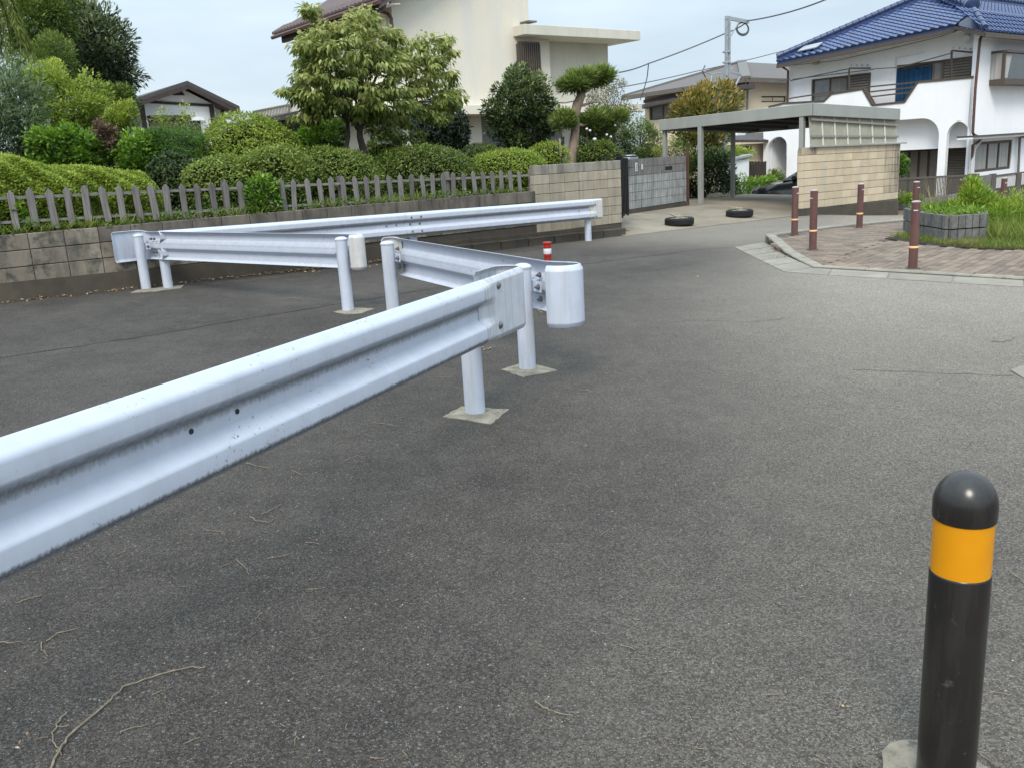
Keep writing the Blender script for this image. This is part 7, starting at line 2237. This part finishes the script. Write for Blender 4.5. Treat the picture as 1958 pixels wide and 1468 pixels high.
pts = [TW(x, y, TI) for x, y, dd in sample_poly([(1765, 410), (1812, 412), (1880, 416), (1885, 404), (1780, 400)], 1500)]
blades('planter_grass', L_GRS, pts, .20, .006, gi_, .75, .05)
pts = [TW(x, y, -4.6) for x, y, dd in sample_poly([(1770, 404), (1800, 404), (1800, 408), (1770, 408)], 26)]
blades('long_stalks', L_DRY, pts, .62, .007, gi_, .5, .1)
bk_ = [W3(a, b, 0) for a, b in zip(RNG.uniform(14.5, 22, 2600), RNG.uniform(-6.2, -3.6, 2600))]
blades('far_grass_blades', L_GRS, [(p.x, p.y, isl_z(p.x, p.y)) for p in bk_ if proj_px(Vector((p.x, p.y, 0)))[0] > 1790], .28, .008, gi_, .7, 0)
# weeds and grass along the wall top
wg = thing('wall_top_weeds', W3(3, .16, .93), 'grass tufts and small weeds along the top of the retaining wall', 'weeds'); tag(wg, kind='stuff')
pts = []
for k in range(150):
    s0 = random.uniform(-1.0, 8.35) if k > 70 else random.choice((.2, 1.0, 1.35, 3.0, 3.4, 4.6, 5.2, 5.6, 6.0, 7.9)) + random.gauss(0, .15)
    t0 = random.uniform(.05, .22)
    for j in range(random.randint(5, 16)):
        p = W3(s0 + random.gauss(0, .03), t0 + random.gauss(0, .02), TOPZ(s0) - .01); pts.append(p)
blades('grass_blades', L_GRS, pts, .19, .009, wg, 1.1, .06)
pts = []
for k in range(2600):
    s0 = random.uniform(-1.2, 8.35); pts.append(W3(s0, random.uniform(.03, .35), TOPZ(s0) - .005 + random.uniform(0, .07 + .05 * math.sin(s0 * 3))))
n = len(pts)
leaf_obj('small_leaves', np.array(pts), rdir_(n) + np.array([0, 0, .5]), rdir_(n) * .6 + np.array([0, 0, 1]), .045 * RNG.uniform(.6, 1.3, n), .024, L_LAU, wg, RNG.beta(2, 2.4, n))
pts = [W3(random.uniform(-1, 8.4), random.uniform(-.0, .4), .915 + random.uniform(0, .02)) for _ in range(1500)]
leaf_obj('dry_leaves', np.array(pts), rdir_(1500) * np.array([1, 1, .2]), rdir_(1500) * .4 + np.array([0, 0, 1]), .05, .028, L_RED, wg, RNG.beta(2, 2, 1500))
crown('climbing_vine', 'leafy green vine climbing through the pickets', 'vine', [(478, 345), (505, 338), (530, 350), (532, 385), (520, 415), (482, 412), (474, 380)], .12, L_LAU, .12, 60, 24, .07, .9, .065, .03, tr=.006, rbias=-.05, limbs=False)
crown('climbing_vine', 'small heart-leaved vine by the second picket from the left', 'vine', [(24, 395), (40, 390), (48, 410), (44, 428), (28, 425)], .2, L_LAU, .06, 12, 7, .05, .9, .07, .055, tr=.004, limbs=False, rbias=.1)
# low plants filling the bed right behind the pickets
lf = thing('bed_plants', W3(4, .5, .88), 'low shaded ground plants behind the pickets', 'plants'); tag(lf, kind='stuff')
n = 9000
s_ = RNG.uniform(-1.0, 8.4, n); t_ = RNG.uniform(.32, .9, n); z_ = .88 + RNG.uniform(0, 1, n) ** 1.6 * (.22 + .10 * np.sin(s_ * 2.3) + .06 * np.sin(s_ * 5.1))
C = np.column_stack([A0[None, :] + s_[:, None] * BS + t_[:, None] * BT, z_])
leaf_obj('leaves', C, rdir_(n) + np.array([0, 0, .4]), rdir_(n) * .7 + np.array([0, 0, 1]), .06 * RNG.uniform(.6, 1.3, n), .028, L_DKS, lf, RNG.beta(2, 2, n) + .1)
# bare stake and thin posts in the garden
q = MB(); q.tube([TW(1076, 300, 1.4), TW(1076, 262, 1.4)], .035, 8); tag(q.build('garden_stake', m['blackmetal'], at=TW(1076, 300, 1.4)), 'short dark garden post left of the sculpted tree trunk', 'stake')
q = MB(); q.tube([TW(1072, 300, 1.3), TW(1070, 265, 1.3)], .02, 8); tag(q.build('garden_stake', m['plank'], at=TW(1072, 300, 1.3)), 'short ochre wooden stake left of the sculpted tree trunk', 'stake')

# ================================================================== TWIGS AND LITTER ON THE ROAD
def twig(pts, r=.0022, label=None):
    r *= .8
    P = []
    for x, y in pts: P.append(G(x, y))
    out = []
    for a, b in zip(P[:-1], P[1:]):
        for i in range(4):
            v = a.lerp(b, i / 4); out.append(v + Vector((random.uniform(-1, 1), random.uniform(-1, 1), 0)) * .0035)
    out.append(P[-1])
    out = [Vector((v.x + random.uniform(-1, 1) * r, v.y + random.uniform(-1, 1) * r, gz(v.x, v.y) + r + .0015 + random.uniform(0, .003))) for v in out]
    n = len(out)
    q = MB(); q.tube(out, [r * (1 - .5 * i / n) for i in range(n)], 6)
    return tag(q.build('twig', m['twig'], at=out[0], smooth=True), label or 'thin dry pine twig scattered on the asphalt', 'twig', 'twigs scattered on the asphalt')
big = twig([(96, 1475), (118, 1430), (126, 1414), (200, 1350), (236, 1316), (290, 1297), (345, 1281), (392, 1277)], .0042, 'long branching dry twig at the bottom left of the asphalt')
twig([(129, 1362), (110, 1385), (101, 1408), (108, 1430), (118, 1446)], .003, 'curved dry twig crossing the long branch at bottom left')
TW_ = [([(78, 1230), (82, 1243), (93, 1256)], .0028), ([(90, 1227), (110, 1212), (155, 1200)], .0024), ([(-5, 1229), (20, 1231), (46, 1226)], .0024), ([(32, 1154), (55, 1146), (80, 1139)], .0024), ([(228, 1404), (240, 1396), (282, 1386)], .0024),
       ([(479, 990), (492, 996), (515, 1000), (528, 991)], .0026), ([(501, 984), (522, 975), (538, 965)], .0026), ([(452, 1072), (464, 1080), (472, 1090), (476, 1100)], .0026), ([(511, 1070), (540, 1064), (562, 1058)], .0024), ([(472, 886), (490, 891), (517, 896)], .0024), ([(658, 882), (672, 877), (686, 871)], .0024),
       ([(420, 1086), (440, 1078), (456, 1068)], .002), ([(393, 1014), (410, 1016), (424, 1017), (431, 1025)], .0022), ([(386, 981), (395, 976), (402, 971)], .002), ([(164, 1060), (186, 1048)], .002), ([(225, 1060), (242, 1054)], .002), ([(585, 1038), (600, 1039), (612, 1042)], .002),
       ([(1024, 1344), (1045, 1358), (1070, 1365), (1096, 1370)], .003), ([(974, 1138), (988, 1130)], .002), ([(1149, 1026), (1156, 1018), (1166, 1012)], .002), ([(712, 808), (740, 812), (764, 816)], .002), ([(834, 722), (852, 723), (869, 722)], .002), ([(1106, 746), (1128, 748), (1149, 752)], .0022),
       ([(1575, 1088), (1592, 1093), (1604, 1096)], .002), ([(1604, 1093), (1596, 1103), (1578, 1110)], .002), ([(1890, 1326), (1915, 1327), (1938, 1331)], .0022), ([(1930, 1095), (1945, 1105), (1962, 1118)], .003), ([(1895, 654), (1915, 655), (1930, 652), (1942, 646)], .005), ([(1730, 878), (1754, 884)], .003), ([(1846, 875), (1851, 886)], .002),
       ([(540, 573), (560, 571), (590, 576)], .004), ([(255, 578), (272, 580)], .003), ([(336, 630), (352, 626), (382, 622)], .003), ([(772, 1436), (780, 1452)], .002), ([(1555, 1455), (1585, 1462)], .002), ([(1868, 1440), (1905, 1462)], .002), ([(604, 886), (618, 878)], .0018), ([(640, 850), (656, 843)], .0018), ([(560, 900), (577, 908), (590, 906)], .0018), ([(700, 830), (716, 838)], .0018), ([(1085, 905), (1104, 908)], .0018), ([(1240, 1090), (1260, 1085)], .0016), ([(868, 740), (890, 745)], .0018), ([(950, 815), (965, 822)], .0018)]
LBL = {17: 'dry twig lying alone on the asphalt at bottom centre', 27: 'pale strip of dry leaf on the asphalt at the right edge', 6: 'straight pale twig on the asphalt below the near guardrail'}
for i, (p, r) in enumerate(TW_): twig(p, r, LBL.get(i))
rr_ = random.Random(5)
for k in range(34):
    x, y = rr_.uniform(0, 1950), rr_.uniform(620, 1460)
    if x > 1500 and y > 880 and x < 1950: continue
    P = G(x, y)
    if (Vector((P.x, P.y)) - RAIL_P).cross(RAIL_D) < 0 and y < 750: continue
    a = rr_.uniform(0, 3.14); L_ = rr_.uniform(.015, .05)
    Q = P + Vector((math.cos(a) * L_, math.sin(a) * L_, 0)); Md = P.lerp(Q, .5) + Vector((rr_.uniform(-.006, .006), rr_.uniform(-.006, .006), 0))
    r = .0013
    q = MB(); q.tube([(v.x, v.y, gz(v.x, v.y) + .003) for v in (P, Md, Q)], r, 5)
    tag(q.build('twig', m['twig'], at=P), 'thin dry pine twig scattered on the asphalt', 'twig', 'twigs scattered on the asphalt')
lt = thing('leaf_litter', G(560, 520), 'dry leaf litter gathered along the foot of the wall', 'leaf litter'); tag(lt, kind='stuff')
pts = []
for k in range(900):
    s0 = rr_.uniform(-1.5, 8.0) if k > 380 else rr_.gauss(4.0, .8)
    pts.append(W3(s0, -.06 - abs(rr_.gauss(0, .05)), gzs(s0, -.1) + .012 + rr_.uniform(0, .02)))
for x, y, sp, nn_ in ((1500, 492, .12, 26), (1480, 482, .10, 20), (1125, 855, .01, 3), (1330, 531, .02, 4), (1617, 1351, .012, 4), (930, 668, .03, 9), (590, 520, .1, 40), (675, 510, .15, 60), (1040, 598, .05, 10), (160, 1340, .02, 3), (45, 1420, .015, 3), (470, 1308, .004, 1), (310, 1335, .01, 2)):
    for _ in range(nn_):
        P = G(x, y) + Vector((rr_.gauss(0, sp), rr_.gauss(0, sp), 0)); pts.append(Vector((P.x, P.y, gz(P.x, P.y) + .010)))
n = len(pts)
dist_ = np.clip(np.linalg.norm(np.array(pts)[:, :2], axis=1) / 8.0, .35, 1)
leaf_obj('leaves', np.array(pts), rdir_(n) * np.array([1, 1, .25]), rdir_(n) * .5 + np.array([0, 0, 1]), .045 * dist_ * RNG.uniform(.4, 1.3, n), .02 * dist_, LEAF('leaf_dry_litter', (.16, .09, .04), (.34, .22, .12), (.58, .46, .30), .2), lt, RNG.beta(2, 2, n))
# pale grit chips
gc = thing('grit_chips', G(900, 1000), 'tiny pale stone chips scattered over the asphalt', 'grit'); tag(gc, kind='stuff')
q = MB()
for k in range(230):
    x, y = rr_.uniform(0, 1950), rr_.uniform(520, 1465)
    P = G(x, y); r = rr_.uniform(.0012, .0035)
    z = gz(P.x, P.y)
    q.add([(P.x - r, P.y, z), (P.x, P.y - r * .8, z), (P.x + r, P.y, z), (P.x, P.y + r * .8, z), (P.x, P.y, z + r)], [(0, 1, 4), (1, 2, 4), (2, 3, 4), (3, 0, 4)])
q.build('chips', MAT('pale_grit', (.46, .44, .41), (.24, .23, .21), 90, .9), gc, fix=False)
